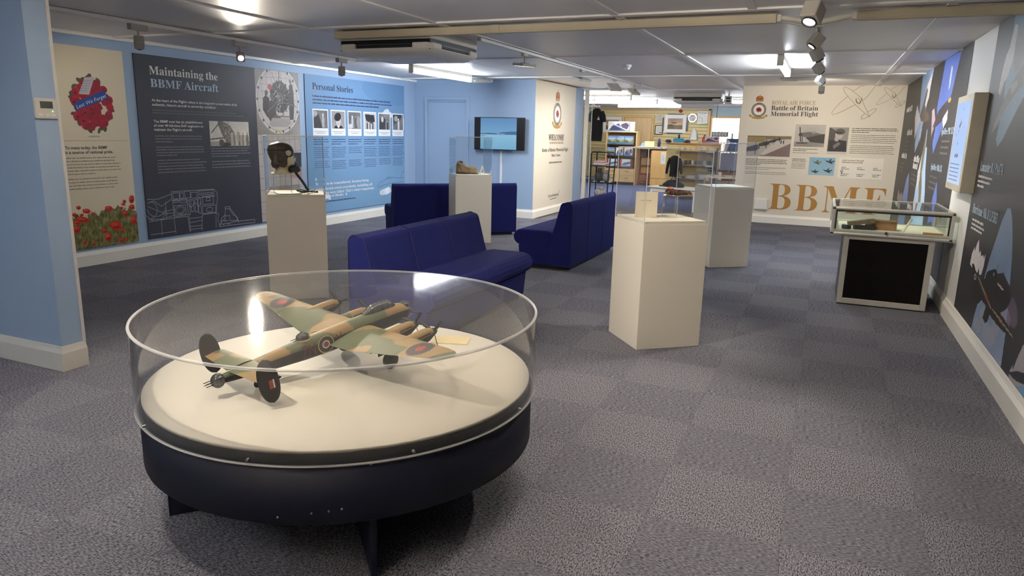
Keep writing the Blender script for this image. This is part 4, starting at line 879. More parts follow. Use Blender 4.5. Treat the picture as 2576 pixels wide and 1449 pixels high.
# tailplane and fins
for side in (1, -1):
    vs = []; cols = []; ys = np.linspace(0.2, 5.05, 40); NC = 24
    u = (1 - np.cos(np.linspace(0, PI, NC // 2 + 1))) / 2; prof = [(q, 1) for q in u] + [(q, -1) for q in u[-2:0:-1]]
    for y in ys:
        le, te = 17.4 + 0.075 * y, 19.9 - 0.07 * y
        for q, up in prof:
            x = sx(le + (te - le) * q); vs.append((x, side * y, 0.66 + up * 0.14 * math.sin(PI * min(1, q ** 0.6)) ))
            col = TAN if camo(x * 1.3 + 3, side * y * 1.3) else GRN
            if abs(q - 0.55) < 0.03: col = (48, 42, 34)
            cols.append(col if up > 0 else NGT)
    coloured('tailplane', vs, grid_faces(40, NC, True), cols, plane_root)
    rings = []
    FINC = (46, 42, 42)
    fin = MB()
    zs = np.linspace(-1, 1, 25)
    vs = []; cols = []
    for zz in zs:
        c = math.sqrt(max(0.0004, 1 - abs(zz) ** 2.3)) * 0.92
        zc = 0.72 + zz * 1.95; cen = 18.95 + 0.12 * zz
        for j in range(24):
            a = 2 * PI * j / 24
            x = cen + c * math.cos(a); t = 0.10 * math.sin(a) * (0.3 + 0.7 * c / 0.92)
            vs.append((sx(x), side * 5.08 + t, zc)); cols.append(FINC)
    f = coloured('tail_fin', vs, grid_faces(25, 24, True) + [tuple(range(24)), tuple(range(len(vs) - 24, len(vs)))], cols, plane_root)
    for yy in (side * 5.08 + 0.12, side * 5.08 - 0.12):
        MB().bx(sx(18.65), sx(18.53), yy - 0.008, yy + 0.008, 0.05, 0.8).build('fin_flash_white', M_INKW, f)
        MB().bx(sx(19.0), sx(18.655), yy - 0.008, yy + 0.008, 0.05, 0.8).build('fin_flash_red', mat('flash_red', (138, 62, 50), 0.6, var=0), f)
    MB().bx(sx(19.30), sx(19.27), side * 5.08 - 0.09, side * 5.08 + 0.09, -0.9, 2.3).build('rudder_line', M_BLACK, f)
# engines, spinners, propellers
M_NGT = mat('night_black', NGT, 0.6, var=0.1, scale=4)
M_PROP = mat('propeller_black', (30, 28, 28), 0.4, var=0.05)
M_CLR = mat('model_glazing', (70, 74, 74), 0.08, spec=0.8, var=0.5, scale=3.0, coat=0.6)
M_FRAME = mat('glazing_frame', (62, 58, 44), 0.5, var=0)
def nacelle(y, s0, s1, zc, rot0):
    sts = [(s0, .42, .42, 0.0), (s0 + .5, .52, .62, -.05), (s0 + 1.6, .56, .72, -.12), (s0 + 2.6, .54, .66, -.10), ((s0 + s1) / 2 + .8, .46, .56, 0.02), (s1, .12, .16, 0.2)]
    vs = []; cols = []; ns = np.linspace(s0, s1, 40)
    A = np.array(sts)
    for s in ns:
        rw, rh, dz = (np.interp(s, A[:, 0], A[:, k]) for k in (1, 2, 3))
        for j in range(24):
            a = 2 * PI * j / 24
            yy = rw * math.copysign(abs(math.cos(a)) ** 0.8, math.cos(a)); zz = rh * math.copysign(abs(math.sin(a)) ** 0.8, math.sin(a))
            vs.append((sx(s), y + yy, zc + dz + zz))
            cols.append((TAN if camo(sx(s) + 1.5, y * 0.8) or s < s0 + 2.2 else GRN) if zz > 0.12 * rh else NGT)
    n = coloured('engine_nacelle', vs, grid_faces(40, 24, True) + [tuple(range(24)), tuple(range(len(vs) - 24, len(vs)))], cols, plane_root)
    for sd in (-1, 1):
        MB().bx(sx(s0 + 2.0), sx(s0 + 0.5), y + sd * 0.5 - 0.05, y + sd * 0.5 + 0.05, zc + 0.12, zc + 0.24).build('exhaust', mat('exhaust_brown', (66, 52, 40), 0.7), n)
    pr = MB().lathe([(0.0, 0.0), (0.2, -0.12), (0.34, -0.36), (0.42, -0.72)], 20)
    pr.v = [(sx(s0) + 0.72 + z, y + a, zc + b) for a, b, z in pr.v]
    pr = pr.build('spinner', M_PROP, n)
    for k in range(3):
        a = rot0 + k * 2 * PI / 3; d = Vector((0, math.cos(a), math.sin(a))); e = Vector((0, -math.sin(a), math.cos(a)))
        rings = []
        for r_, w_ in ((0.25, .10), (0.7, .17), (1.3, .2), (1.75, .15), (1.95, .04)):
            p = Vector((sx(s0) + 0.3, y, zc)) + d * r_; tw = 0.75 - 0.25 * r_
            ch = e * math.cos(tw) + Vector((1, 0, 0)) * math.sin(tw); nn = d.cross(ch)
            rings.append([p + ch * w_, p + nn * 0.035, p - ch * w_, p - nn * 0.035])
        MB().loft(rings, True, True).build('propeller_blade', M_PROP, n)
for y, s0, s1, zc, r0 in ((3.76, 2.95, 9.6, -.34, 0.55), (-3.76, 2.95, 9.6, -.34, 0.15), (7.62, 3.9, 8.8, .14, 0.7), (-7.62, 3.9, 8.8, .14, 0.3)):
    nacelle(y, s0, s1, zc, r0)
# glazing: cockpit canopy, nose, turrets
rings = []
for s, w_, z0_, h_ in ((2.05, .30, .78, .10), (2.5, .48, .85, .55), (3.1, .52, .9, .80), (4.2, .52, .92, .82), (5.2, .46, .92, .66), (5.9, .28, .92, .2)):
    rings.append([(sx(s), w_ * math.cos(a), z0_ + h_ * math.sin(a) ** 0.8) for a in np.linspace(0, PI, 15)])
cp = MB().loft(rings, False, True, closed=False).build('cockpit_canopy', M_CLR, plane_root)
for s, w_, z0_, h_ in ((2.5, .49, .85, .56), (3.1, .53, .9, .81), (3.65, .53, .91, .82), (4.2, .53, .92, .83), (4.7, .50, .92, .76), (5.2, .47, .92, .67)):
    MB().tube([(sx(s), w_ * math.cos(a), z0_ + h_ * math.sin(a) ** 0.8) for a in np.linspace(0.02, PI - 0.02, 13)], 0.025, 5).build('canopy_frame', M_FRAME, cp)
def turret(name, s, z, r, guns, back=False, ngun=2):
    t = MB().ell((sx(s), 0, z), r, 18, 12).build(name, M_CLR, plane_root)
    for k in range(5):
        a = PI * k / 5
        MB().tube([(sx(s) + r[0] * 1.01 * math.cos(q), r[1] * 1.01 * math.sin(q) * math.cos(a), z + r[2] * 1.01 * math.sin(q) * math.sin(a)) for q in np.linspace(0, 2 * PI, 20)], 0.022, 4, False).build('turret_frame', M_FRAME, t)
    d = -1 if back else 1
    for q in range(ngun):
        yy = 0.22 * (1 if q % 2 else -1); zz = z + (0.0 if ngun == 2 else (0.12 if q < 2 else -0.12))
        MB().tube([(sx(s) + d * r[0] * 0.7, yy, zz), (sx(s) + d * (r[0] + guns), yy, zz)], 0.035, 6).build('gun_barrel', M_PROP, t)
turret('nose_turret', 0.95, 0.36, (.62, .58, .50), .45)
turret('bomb_aimer_dome', 0.62, -.42, (.52, .55, .50), 0, ngun=0)
turret('upper_turret', 12.6, 1.08, (.62, .55, .48), .5, back=True)
MB().lathe([(0.62, -0.06), (0.74, -0.1), (0.74, -0.2)], 24, (sx(12.55), 0, 1.05)).build('turret_fairing', mat('camo_tan', TAN, 0.6), plane_root)
turret('tail_turret', 20.85, 0.2, (.58, .55, .62), .55, back=True, ngun=4)
# markings on the fuselage sides
for side in (1, -1):
    for r_, c_, d_ in ((0.86, (188, 158, 74), 0.0), (0.76, (44, 44, 56), .006), (0.40, (214, 204, 190), .012), (0.28, (118, 62, 50), .018)):
        pts = [(sx(10.9) + r_ * math.cos(a), side * (0.90 + d_), -0.02 + r_ * 0.98 * math.sin(a)) for a in np.linspace(0, 2 * PI, 41)[:-1]]
        MB().add(pts, [tuple(range(40)) if side < 0 else tuple(range(39, -1, -1))]).build('roundel_ring', mat('roundel_%d_%d_%d' % c_, c_, 0.6, var=0), plane_root)
    fr = bpy.data.objects.new('code_letters', None); COL.objects.link(fr); fr.parent = plane_root
    fr.location = (sx(13.6) if side < 0 else sx(12.0), side * 0.0, 0); fr.rotation_euler = (0, 0, 0 if side < 0 else PI)
    M_CODE = mat('code_red', (92, 40, 36), 0.6, var=0)
    for t_, x_ in (('ZN', 0.15), ('X', 3.75)) if side < 0 else (('ZN', 0.15),):
        lettering('code_letter', t_, M_CODE, fr, x_, 0.55, 1.15, width=1.45 if len(t_) > 1 else 0.8, y=-0.905)
# undercarriage
for side in (1, -1):
    y = side * 3.76
    w = MB().lathe([(0.001, -.24), (.55, -.26), (.78, -.2), (.84, 0), (.78, .2), (.55, .26), (.001, .24)], 28)
    w.v = [(sx(6.1) + a, y + z, -2.75 + b) for a, b, z in w.v]
    wl = w.build('main_wheel', mat('tyre_rubber', (48, 42, 40), 0.8, var=0.1), plane_root)
    h = MB().lathe([(0.001, -.275), (.33, -.27)], 18); h.v = [(sx(6.1) + a, y + z * side, -2.75 + b) for a, b, z in h.v]
    h.build('wheel_hub', M_STEEL, wl)
    g = MB()
    for sd in (-0.42, 0.42):
        g.tube([(sx(6.1), y + sd, -2.75), (sx(5.7), y + sd, -0.6)], 0.09, 8); g.tube([(sx(6.1), y + sd, -2.2), (sx(8.0), y + sd, -0.7)], 0.05, 6)
    g.tube([(sx(6.1), y - 0.45, -2.75), (sx(6.1), y + 0.45, -2.75)], 0.07, 8); g.build('gear_leg', M_NGT, plane_root)
    for sd in (-0.62, 0.62):
        MB().box((sx(6.7), y + sd, -1.25), (2.3, 0.04, 0.8)).build('gear_door', M_NGT, plane_root)
w = MB().lathe([(0.001, -.13), (.26, -.14), (.36, 0), (.26, .14), (.001, .13)], 20); w.v = [(sx(17.6) + a, z, -1.47 + b) for a, b, z in w.v]
w.build('tail_wheel', MATS['tyre_rubber'], plane_root)
MB().tube([(sx(17.6), 0.18, -1.47), (sx(17.4), 0.1, -0.4)], 0.06, 6).tube([(sx(17.6), -0.18, -1.47), (sx(17.4), -0.1, -0.4)], 0.06, 6).build('tail_wheel_fork', M_NGT, plane_root)
# stand it on the disc: nose up on the tail wheel, heading away to the right
PIT = math.atan((3.59 - 1.83) / (17.6 - 6.1)); HEAD = math.radians(71)
Rm = Matrix.Rotation(HEAD, 4, 'Z') @ Matrix.Rotation(-PIT, 4, 'Y')
c0 = Rm @ (Vector((sx(6.1), 0, -3.59)) * SCL)
plane_root.matrix_world = Matrix.Translation(Vector((-1.742, 2.322, 0.506 - c0.z))) @ Rm @ Matrix.Scale(SCL, 4)

# ================================================================== blue settees
M_SOFA = mat('settee_blue', (19, 24, 78), 0.9, var=0.10, scale=40, bump=0.25, bscale=900, spec=0.15)
M_SOFAP = mat('settee_piping', (16, 20, 64), 0.85, var=0.05)
def settee(label, loc, rz, L=1.76):
    t = thing('settee', label, 'sofa', loc, rz, 'blue settees')
    def arc(cx_, cz_, rx, rz_, a0, a1, n=7):
        return [(cx_ + rx * math.cos(math.radians(a0 + (a1 - a0) * k / n)), cz_ + rz_ * math.sin(math.radians(a0 + (a1 - a0) * k / n))) for k in range(n + 1)]
    def ext(prof, x0, x1, name, soft=0.012):
        mb = MB(); mb.prism([(-d, z) for d, z in prof], x0, x1, 'yz')
        o = mb.build(name, M_SOFA, t, soft, seg=3)
        return o
    a = L / 2
    back = [(0.0, 0.04), (0.0, 0.69)] + arc(0.055, 0.69, 0.055, 0.06, 180, 60)[1:] + arc(0.09, 0.69, 0.05, 0.05, 60, 15) + [(0.20, 0.47), (0.235, 0.36), (0.235, 0.04)]
    k3 = L / 3
    for k in range(3):
        ext(back, -a + k * k3 + 0.001, -a + (k + 1) * k3 - 0.001, 'backrest', 0.006 if k != 1 else 0.004)
    seat = [(0.20, 0.24), (0.20, 0.405), (0.30, 0.425), (0.5, 0.425)] + arc(0.60, 0.335, 0.09, 0.088, 85, -90)
    o = ext(seat, -a, a, 'seat_cushion', 0.02)
    base = [(0.235, 0.04), (0.235, 0.25), (0.625, 0.25), (0.605, 0.04)]
    ext(base, -a + 0.005, a - 0.005, 'base', 0.006)
    MB().bx(-a + 0.05, a - 0.05, -0.58, -0.03, 0.0, 0.045).build('kick_base', M_BLACK, t)
    for k in (1, 2):
        x = -a + k * k3
        MB().tube([(x, -d - 0.001, z) for d, z in back[2:-1]], 0.0035, 5).build('seam', M_SOFAP, t)
        MB().tube([(x, 0.001, 0.06), (x, 0.001, 0.69)], 0.003, 5).build('seam', M_SOFAP, t)
    for s_ in (-1, 1):
        MB().tube([(s_ * a, -d, z) for d, z in back + back[:1]], 0.0035, 5).build('piping', M_SOFAP, t)
    return t
settee('blue fabric settee directly behind the round case, facing right', (-2.99, 4.92, 0), PI / 2, 1.78)
settee('blue fabric settee beside the near white plinth, its tall back turned to the right', (-2.42, 8.09, 0), -PI / 2, 1.74)
settee('blue fabric settee farthest away, seen from behind under the television', (-4.69, 8.87, 0), math.radians(-135), 1.80)

# ================================================================== white plinths with clear covers
M_PLINTH = mat('plinth_white', (226, 219, 204), 0.55, var=0.012, scale=2)
def plinth(lab, c, rz, top=0.90, ptop=None):
    t = thing('plinth', 'square white plinth ' + lab, 'plinth', (c[0], c[1], 0), rz, 'square white plinths')
    MB().bx(-0.245, 0.245, -0.245, 0.245, 0, top - 0.02).build('body', M_PLINTH, t, 0.003)
    MB().bx(-0.232, 0.232, -0.232, 0.232, top - 0.022, top).build('top_board', M_DISC, t, 0.002)
    k = thing('acrylic_cover', 'clear acrylic box cover on the white plinth ' + lab, 'display cover', (c[0], c[1], top - 0.019), rz, 'clear box covers')
    h, w, q = 0.505, 0.242, 0.005
    for n, b in enumerate(((-w, w, -w, -w + q, 0, h - q), (-w, w, w - q, w, 0, h - q), (-w, -w + q, -w + q, w - q, 0, h - q), (w - q, w, -w + q, w - q, 0, h - q), (-w, w, -w, w, h - q, h))):
        bxo('pane', M_ACR, k, b)
    e = MB(); d = 0.0022
    for a_ in (-w, w):
        for b_ in (-w, w):
            e.bx(a_ - d, a_ + d, b_ - d, b_ + d, 0, h)
        for z in (0.0, h):
            e.bx(a_ - d, a_ + d, -w, w, z - d, z + d); e.bx(-w, w, a_ - d, a_ + d, z - d, z + d)
    e.build('polished_edges', M_EDGE, k)
    return t
TH = math.radians(39)
NP, FP, MP, HP = (-1.034, 5.053), (-1.04, 8.598), (-4.375, 8.636), (-4.244, 4.995)
plinth('nearest the camera', NP, TH)
plinth('before the crest wall, with one white sheet', FP, math.radians(36), 0.92)
plinth('in front of the television', MP, TH, 0.91)
plinth('holding the leather flying helmet', HP, TH, 0.91)
# ================================================================== what stands on the plinths
def loc2(c, rz, x, y):
    return (c[0] + x * math.cos(rz) - y * math.sin(rz), c[1] + x * math.sin(rz) + y * math.cos(rz))
def riser(label, xy, z, rz, w, d, h):
    t = thing('acrylic_riser', label, 'riser', (xy[0], xy[1], z), rz)
    q = 0.004; a, b = w / 2, d / 2
    bxo('top_sheet', M_ACR, t, (-a, a, -b, b, h - q, h))
    for k in ((-a, a, -b, -b + q, 0, h - q), (-a, a, b - q, b, 0, h - q), (-a, -a + q, -b + q, b - q, 0, h - q), (a - q, a, -b + q, b - q, 0, h - q)):
        bxo('side_sheet', M_ACR, t, k)
    e = MB(); s_ = 0.0011
    for x in (-a, a):
        for y in (-b, b): e.bx(x - s_, x + s_, y - s_, y + s_, 0, h)
        e.bx(x - s_, x + s_, -b, b, h - s_, h + s_); e.bx(-a, a, (b if x > 0 else -b) - s_, (b if x > 0 else -b) + s_, h - s_, h + s_)
    e.build('polished_edges', M_EDGE, t)
    return t

# flying helmet on a cream display head
TOPH = 0.91
riser('clear acrylic riser under the cream display head', loc2(HP, TH, -0.112, 0.0), TOPH, TH, 0.15, 0.13, 0.162)
hd = thing('mannequin_bust', 'cream mannequin head in profile wearing the leather helmet', 'mannequin head', (HP[0], HP[1], TOPH + 0.163), TH)
ZH = TOPH + 0.163
HR = [(1.074, -.112, .072, .066), (1.083, -.112, .070, .064), (1.09, -.112, .058, .054), (1.125, -.108, .056, .053), (1.14, -.098, .066, .055), (1.15, -.090, .079, .058), (1.17, -.093, .086, .064), (1.19, -.099, .091, .069), (1.21, -.105, .094, .073), (1.24, -.112, .099, .077), (1.28, -.119, .098, .077), (1.31, -.122, .083, .066), (1.328, -.124, .056, .046), (1.337, -.125, .02, .018)]
def hring(z, xc, rx, ry, a0=0.0, a1=2 * PI, n=28, off=0.0, close=True):
    m_ = n if close else n + 1
    return [(xc + (rx + off) * math.cos(a0 + (a1 - a0) * k / n), (ry + off) * math.sin(a0 + (a1 - a0) * k / n), z - ZH) for k in range(m_)]
M_HEADC = mat('display_head_cream', (226, 214, 180), 0.55, var=0.02)
MB().loft([hring(*h) for h in HR], True).build('head', M_HEADC, hd)
MB().ell((-0.010, 0, 1.193 - ZH), (0.016, 0.013, 0.022), 12, 8).ell((-0.016, 0, 1.165 - ZH), (0.012, 0.024, 0.006), 12, 6).ell((-0.02, 0, 1.152 - ZH), (0.014, 0.022, 0.012), 12, 8).build('face_features', M_HEADC, hd)
bxo('neck_plate', M_HEADC, hd, (-0.205, -0.03, -0.07, 0.07, 0.0, 0.007), 0.003)
M_LEATH = mat('brown_leather', (62, 46, 34), 0.42, var=0.35, scale=18, bump=0.25, bscale=60)
M_LEATHD = mat('dark_leather', (42, 32, 26), 0.45, var=0.2, scale=20)
hm = thing('flying_helmet', 'dark brown leather flying helmet with goggles and dangling oxygen mask', 'helmet', (HP[0], HP[1], ZH + 0.005), TH)
def hx(z): return np.interp(z, [h[0] for h in HR], [h[1] for h in HR]), np.interp(z, [h[0] for h in HR], [h[2] for h in HR]), np.interp(z, [h[0] for h in HR], [h[3] for h in HR])
rings = []
for z, a0 in ((1.125, 2.0), (1.14, 1.75), (1.155, 1.5), (1.18, 1.28), (1.21, 1.1), (1.235, 0.95), (1.25, 0.7), (1.262, 0.35), (1.275, 0.06), (1.29, 0.02), (1.31, 0.01), (1.326, 0.01), (1.337, 0.01), (1.343, 0.01)):
    xc, rx, ry = hx(min(z, 1.337)); 
    if z > 1.337: rx, ry = 0.006, 0.005
    if z < 1.17: xc, rx, ry = -0.113, 0.083 - (1.17 - z) * 0.4, 0.068
    rings.append(hring(z, xc, rx, ry, a0, 2 * PI - a0, 30, 0.008, False))
sh = MB().loft(rings, False, True, closed=False).build('leather_shell', M_LEATH, hm)
sh.location.z -= 0.005
md = sh.modifiers.new('thick', 'SOLIDIFY'); md.thickness = 0.004; md.offset = 1
for sd in (-1, 1):
    fl_ = MB().prism([(-.165, 1.235), (-.075, 1.24), (-.062, 1.20), (-.060, 1.155), (-.075, 1.13), (-.1, 1.124), (-.135, 1.14), (-.18, 1.165)], sd * 0.072, sd * 0.083)
    fl_.v = [(x, y, z - ZH) for x, y, z in fl_.v]
    fl_ = fl_.build('ear_flap', M_LEATH, hm, 0.004)
    MB().ell((-0.115, sd * 0.084, 1.19 - ZH), (0.024, 0.006, 0.026), 18, 8).build('ear_cup', M_LEATHD, fl_)
    go = MB().ell((-0.050, sd * 0.048, 1.246 - ZH), (0.042, 0.036, 0.036), 18, 10).build('goggle_cup', M_LEATHD, hm)
    MB().ell((-0.052, sd * 0.072, 1.248 - ZH), (0.029, 0.016, 0.027), 18, 8).build('goggle_lens', mat('goggle_lens', (190, 186, 168), 0.15, spec=0.8, var=0.1), go)
MB().ell((-0.018, 0, 1.258 - ZH), (0.012, 0.04, 0.018), 14, 8).build('goggle_bridge', M_LEATHD, hm)
xc, rx, ry = hx(1.262)
MB().tube([(xc + (rx + 0.011) * math.cos(a), (ry + 0.011) * math.sin(a), 1.272 - ZH) for a in np.linspace(0.5, 2 * PI - 0.5, 30)], 0.007, 6).build('goggle_strap', M_LEATHD, hm)
MB().tube([(-0.19, -0.06, 1.17 - ZH), (-0.185, -0.07, 1.14 - ZH), (-0.165, -0.074, 1.118 - ZH), (-0.15, -0.07, 1.108 - ZH)], 0.004, 6).build('chin_strap', M_LEATHD, hm)
M_RUB = mat('mask_rubber', (38, 40, 38), 0.5, var=0.15, scale=20)
mk = MB().ell((0.0, -0.01, 1.108 - ZH), (0.040, 0.042, 0.036), 18, 12).ell((-0.03, -0.015, 1.105 - ZH), (0.03, 0.04, 0.03), 14, 8).build('oxygen_mask', M_RUB, hm)
MB().lathe([(0.001, 0), (0.02, 0.0), (0.024, -0.014), (0.026, -0.03)], 18).build('mask_valve', M_LEATHD, mk, loc=(0.036, -0.02, 1.105 - ZH), rot=(0.5, PI / 2, 0))
MB().tube([(0.0, -0.03, 1.135 - ZH), (-0.005, -0.04, 1.15 - ZH), (0.02, -0.03, 1.148 - ZH)], 0.006, 6).build('mask_tab', M_RUB, mk)
hp_ = [Vector((0.0, -0.02, 1.085)), Vector((0.015, -0.03, 1.06)), Vector((0.045, -0.05, 1.02)), Vector((0.075, -0.07, 0.975)), Vector((0.09, -0.08, 0.945)), Vector((0.11, -0.085, TOPH + 0.016))]
fine = [hp_[k].lerp(hp_[k + 1], q / 6) for k in range(5) for q in range(6)]
MB().tube([(p.x, p.y, p.z - ZH) for p in fine], [0.011 + 0.0012 * (k % 2) for k in range(30)], 10).build('oxygen_hose', M_RUB, hm)
for k, (a_, b_, r_) in enumerate(((0.035, 0.03, 0.05), (0.06, 0.04, 0.06), (0.075, 0.03, 0.045))):
    MB().tube([(0.07 + a_ * math.cos(q) + 0.02 * math.sin(2 * q + k), -0.09 + b_ * math.sin(q), TOPH + 0.006 + 0.006 * k - ZH + 0.006 * math.sin(3 * q + k)) for q in np.linspace(0, 1.8 * PI, 24)], 0.0045, 6).build('cable_loop', M_RUB, hm)
MB().tube([(0.12, -0.09, TOPH + 0.007 - ZH), (0.15, -0.10, TOPH + 0.007 - ZH), (0.185, -0.105, TOPH + 0.008 - ZH)], [0.006, 0.006, 0.009], 8).build('cable_plug', M_RUB, hm)

# weathered fragment on the plinth before the television
MPT = 0.91
fg = thing('relic_fragment', 'weathered brown and grey wedge-shaped relic under the cover before the television', 'relic', (MP[0], MP[1], MPT), TH - math.radians(12))
g = np.random.default_rng(4); rings = []
for x, zt_, wd in ((-.195, .11, .05), (-.18, .150, .07), (-.155, .175, .085), (-.12, .155, .09), (-.06, .118, .09), (0.0, .100, .085), (.05, .092, .08), (.09, .078, .07), (.105, .05, .05)):
    rings.append([(x + g.normal(0, .004), wd * math.cos(a) * (1 + g.normal(0, .06)), max(0.0, zt_ * (0.5 + 0.5 * math.copysign(abs(math.sin(a)) ** 0.6, math.sin(a))) + g.normal(0, .003))) for a in np.linspace(0, 2 * PI, 15)[:-1]])
MB().loft(rings, True, False).build('fragment', mat('weathered_wood', (150, 132, 104), 0.8, var=0.45, scale=16, bump=0.6, bscale=40), fg)
MB().ell((-.135, -.01, .146), (.042, .055, .026), 10, 6).build('charred_end', mat('charred', (74, 60, 48), 0.8, var=0.3, scale=20), fg)
dm = thing('clear_dome', 'clear curved plastic piece leaning behind the weathered relic', 'relic', (*loc2(MP, TH, -0.185, 0.11), MPT), TH)
MB().lathe([(0.075, 0.0), (0.075, 0.05), (0.062, 0.085), (0.035, 0.108), (0.001, 0.115)], 24).build('shell', clear_mat('old_perspex', (0.8, 0.8, 0.78), 0.1, 1.45, haze=0.08), dm)
tc_ = thing('tent_card', 'small white folded card beside the weathered relic', 'card', (*loc2(MP, TH, 0.165, -0.02), MPT), TH)
MB().prism([(-.035, 0), (-.032, 0), (0.0, .095), (.032, 0), (.035, 0), (0.001, .105)], -.04, .04).build('card', mat('card_white', (242, 240, 232), 0.7, var=0.01), tc_)

# caption and gloves on the near plinth
cc = thing('caption_board', 'cream caption board leaning under the nearest acrylic cover', 'caption board', (*loc2(NP, TH, -0.10, 0.03), 0.90), math.radians(14))
bd = MB().box((0, 0, 0.09), (0.155, 0.006, 0.18)).build('board', mat('board_cream', (222, 212, 190), 0.6, var=0.02), cc, 0.001, rot=(math.radians(-9), 0, 0))
textlines('caption_line', M_INKGR, cc, [(-0.045, 0.03, -0.118)], 0.005, -0.0245)
bxo('easel_foot', M_DISC, cc, (-0.05, 0.05, -0.01, 0.07, 0, 0.006), 0.002)
riser('clear acrylic riser carrying the brown gloves', (-0.945, 5.19), 0.90, TH + math.radians(18), 0.155, 0.14, 0.155)
M_GLOVE = mat('glove_leather', (74, 44, 36), 0.45, var=0.25, scale=30, bump=0.2, bscale=120)
def glove(label, xy, rz, flip):
    t = thing('leather_glove', label, 'glove', (xy[0], xy[1], 1.056), rz, 'brown flying gloves')
    MB().loft([[(x, w_ * math.cos(a), h_ + h_ * math.sin(a)) for a in np.linspace(0, 2 * PI, 13)[:-1]] for x, w_, h_ in ((-.07, .034, .020), (-.05, .033, .018), (-.03, .026, .016), (0.0, .033, .017), (.03, .034, .015), (.042, .026, .011))], True).build('palm', M_GLOVE, t)
    for k, (y, L_) in enumerate(((-.024, .04), (-.008, .052), (.009, .05), (.024, .036))):
        MB().tube([(.03, y, .013), (.03 + L_ * 0.6, y * 1.15, .02), (.03 + L_, y * 1.25, .010)], [.0095, .0095, .006], 8).build('finger', M_GLOVE, t)
    MB().tube([(-.015, flip * .028, .015), (.015, flip * .05, .02), (.035, flip * .054, .012)], [.011, .010, .006], 8).build('thumb', M_GLOVE, t)
    MB().lathe([(0.001, 0), (0.02, 0.001), (0.033, 0.004)], 14).build('lining', mat('glove_lining', (206, 142, 104), 0.8), t, loc=(-.0705, 0, .02), rot=(0, -PI / 2, 0))
glove('brown leather glove lying on the clear riser, fingers to the right', (-0.93, 5.215), math.radians(-15), 1)
glove('brown leather glove beside it with its pale lining showing', (-0.975, 5.165), math.radians(-55), -1)
ps = thing('paper_sheet', 'white sheet lying under the cover of the plinth before the crest wall', 'paper', (FP[0], FP[1], 0.92), math.radians(28))
MB().bx(-0.15, 0.15, -0.11, 0.11, 0, 0.004).build('sheet', mat('sheet_white', (240, 240, 238), 0.6, var=0.01), ps)

# ================================================================== glass table case by the right wall
tcx = thing('table_showcase', 'low aluminium-framed glass table case with a black panelled base', 'display case', (0.59, 6.97, 0))
a, D, z0, z1 = 0.46, 1.0, 0.635, 0.89
fr = MB(); R_ = 0.016
def bar(mb, p, q): mb.tube([p, q], R_, 10)
for z in (z0 + R_, z1 - R_):
    for p, q in (((-a, 0, z), (a, 0, z)), ((-a, D, z), (a, D, z)), ((-a, 0, z), (-a, D, z)), ((a, 0, z), (a, D, z))):
        MB().tube([p, q], R_, 10).build('frame_rail', M_ALU, tcx)
for x in (-a, a):
    for y in (0, D):
        MB().tube([(x, y, z0), (x, y, z1)], R_, 10).build('corner_post', M_ALU, tcx)
        MB().ell((x, y, z1 - R_), (R_ * 1.15,) * 3, 10, 6).ell((x, y, z0 + R_), (R_ * 1.15,) * 3, 10, 6).build('corner_joint', M_DARK, tcx)
for b in ((-a + .012, a - .012, -.003, .003, z0 + .03, z1 - .03), (-a + .012, a - .012, D - .003, D + .003, z0 + .03, z1 - .03), (-a - .003, -a + .003, .012, D - .012, z0 + .03, z1 - .03), (a - .003, a + .003, .012, D - .012, z0 + .03, z1 - .03), (-a + .01, a - .01, .01, D - .01, z1 - .008, z1 - .002)):
    bxo('glass_pane', M_GLASS, tcx, b)
MB().bx(-a + .016, a - .016, -.006, .006, z1 - .044, z1 - .03).bx(-a + .012, -a + .026, -.006, .006, z0 + .04, z1 - .03).bx(a - .026, a - .012, -.006, .006, z0 + .04, z1 - .03).build('rubber_seal', M_BLACK, tcx)
MB().bx(-a + .014, a - .014, -.008, .008, z0 + .034, z0 + .055).build('sliding_rail', M_ALU, tcx, 0.002)
MB().tube([(-0.03, -0.008, z0 + .045), (-0.03, -0.03, z0 + .045)], 0.011, 12).build('lock', M_DARK, tcx)
bxo('case_floor', mat('case_lining', (226, 216, 188), 0.7, var=0.02), tcx, (-a + .01, a - .01, .01, D - .01, z0 + .016, z0 + .026))
bs = bxo('base_cabinet', M_DARK, tcx, (-0.355, 0.355, 0.045, 0.85, 0.0, z0), 0.002)
bxo('base_panel', mat('base_black', (7, 6, 6), 0.9, var=0.15, scale=30, spec=0.1), bs, (-0.315, 0.315, 0.034, 0.046, 0.06, z0 - .03))
for b in ((-0.358, -0.312, 0.026, 0.046, 0.012, z0), (0.312, 0.358, 0.026, 0.046, 0.012, z0), (-0.312, 0.312, 0.026, 0.046, 0.012, 0.062), (-0.312, 0.312, 0.026, 0.046, z0 - .035, z0)):
    bxo('base_frame', M_ALU, bs, b, 0.003)
CZ = z0 + 0.026
W_BOX = wood('old_box_wood', (134, 92, 58), (162, 116, 76), axis=(2, 14, 14))
bx_ = thing('wooden_box', 'brown wooden box in the middle of the glass table case', 'box', (0.545, 7.42, CZ), math.radians(-8))
bxo('carcass', W_BOX, bx_, (-0.13, 0.13, -0.06, 0.06, 0, 0.065), 0.003)
bxo('lid', wood('old_lid_wood', (118, 80, 52), (146, 104, 68), axis=(2, 14, 14)), bx_, (-0.133, 0.133, -0.063, 0.063, 0.065, 0.085), 0.003)
bk = thing('slide_rule_box', 'long grey-brown case propped on the left in the glass table case', 'box', (0.37, 7.3, CZ), math.radians(12))
MB().box((0, 0, 0.068), (0.23, 0.055, 0.04), Matrix.Rotation(-0.16, 3, 'Y')).build('case', mat('worn_case', (122, 106, 84), 0.7, var=0.2, scale=20), bk, 0.004)
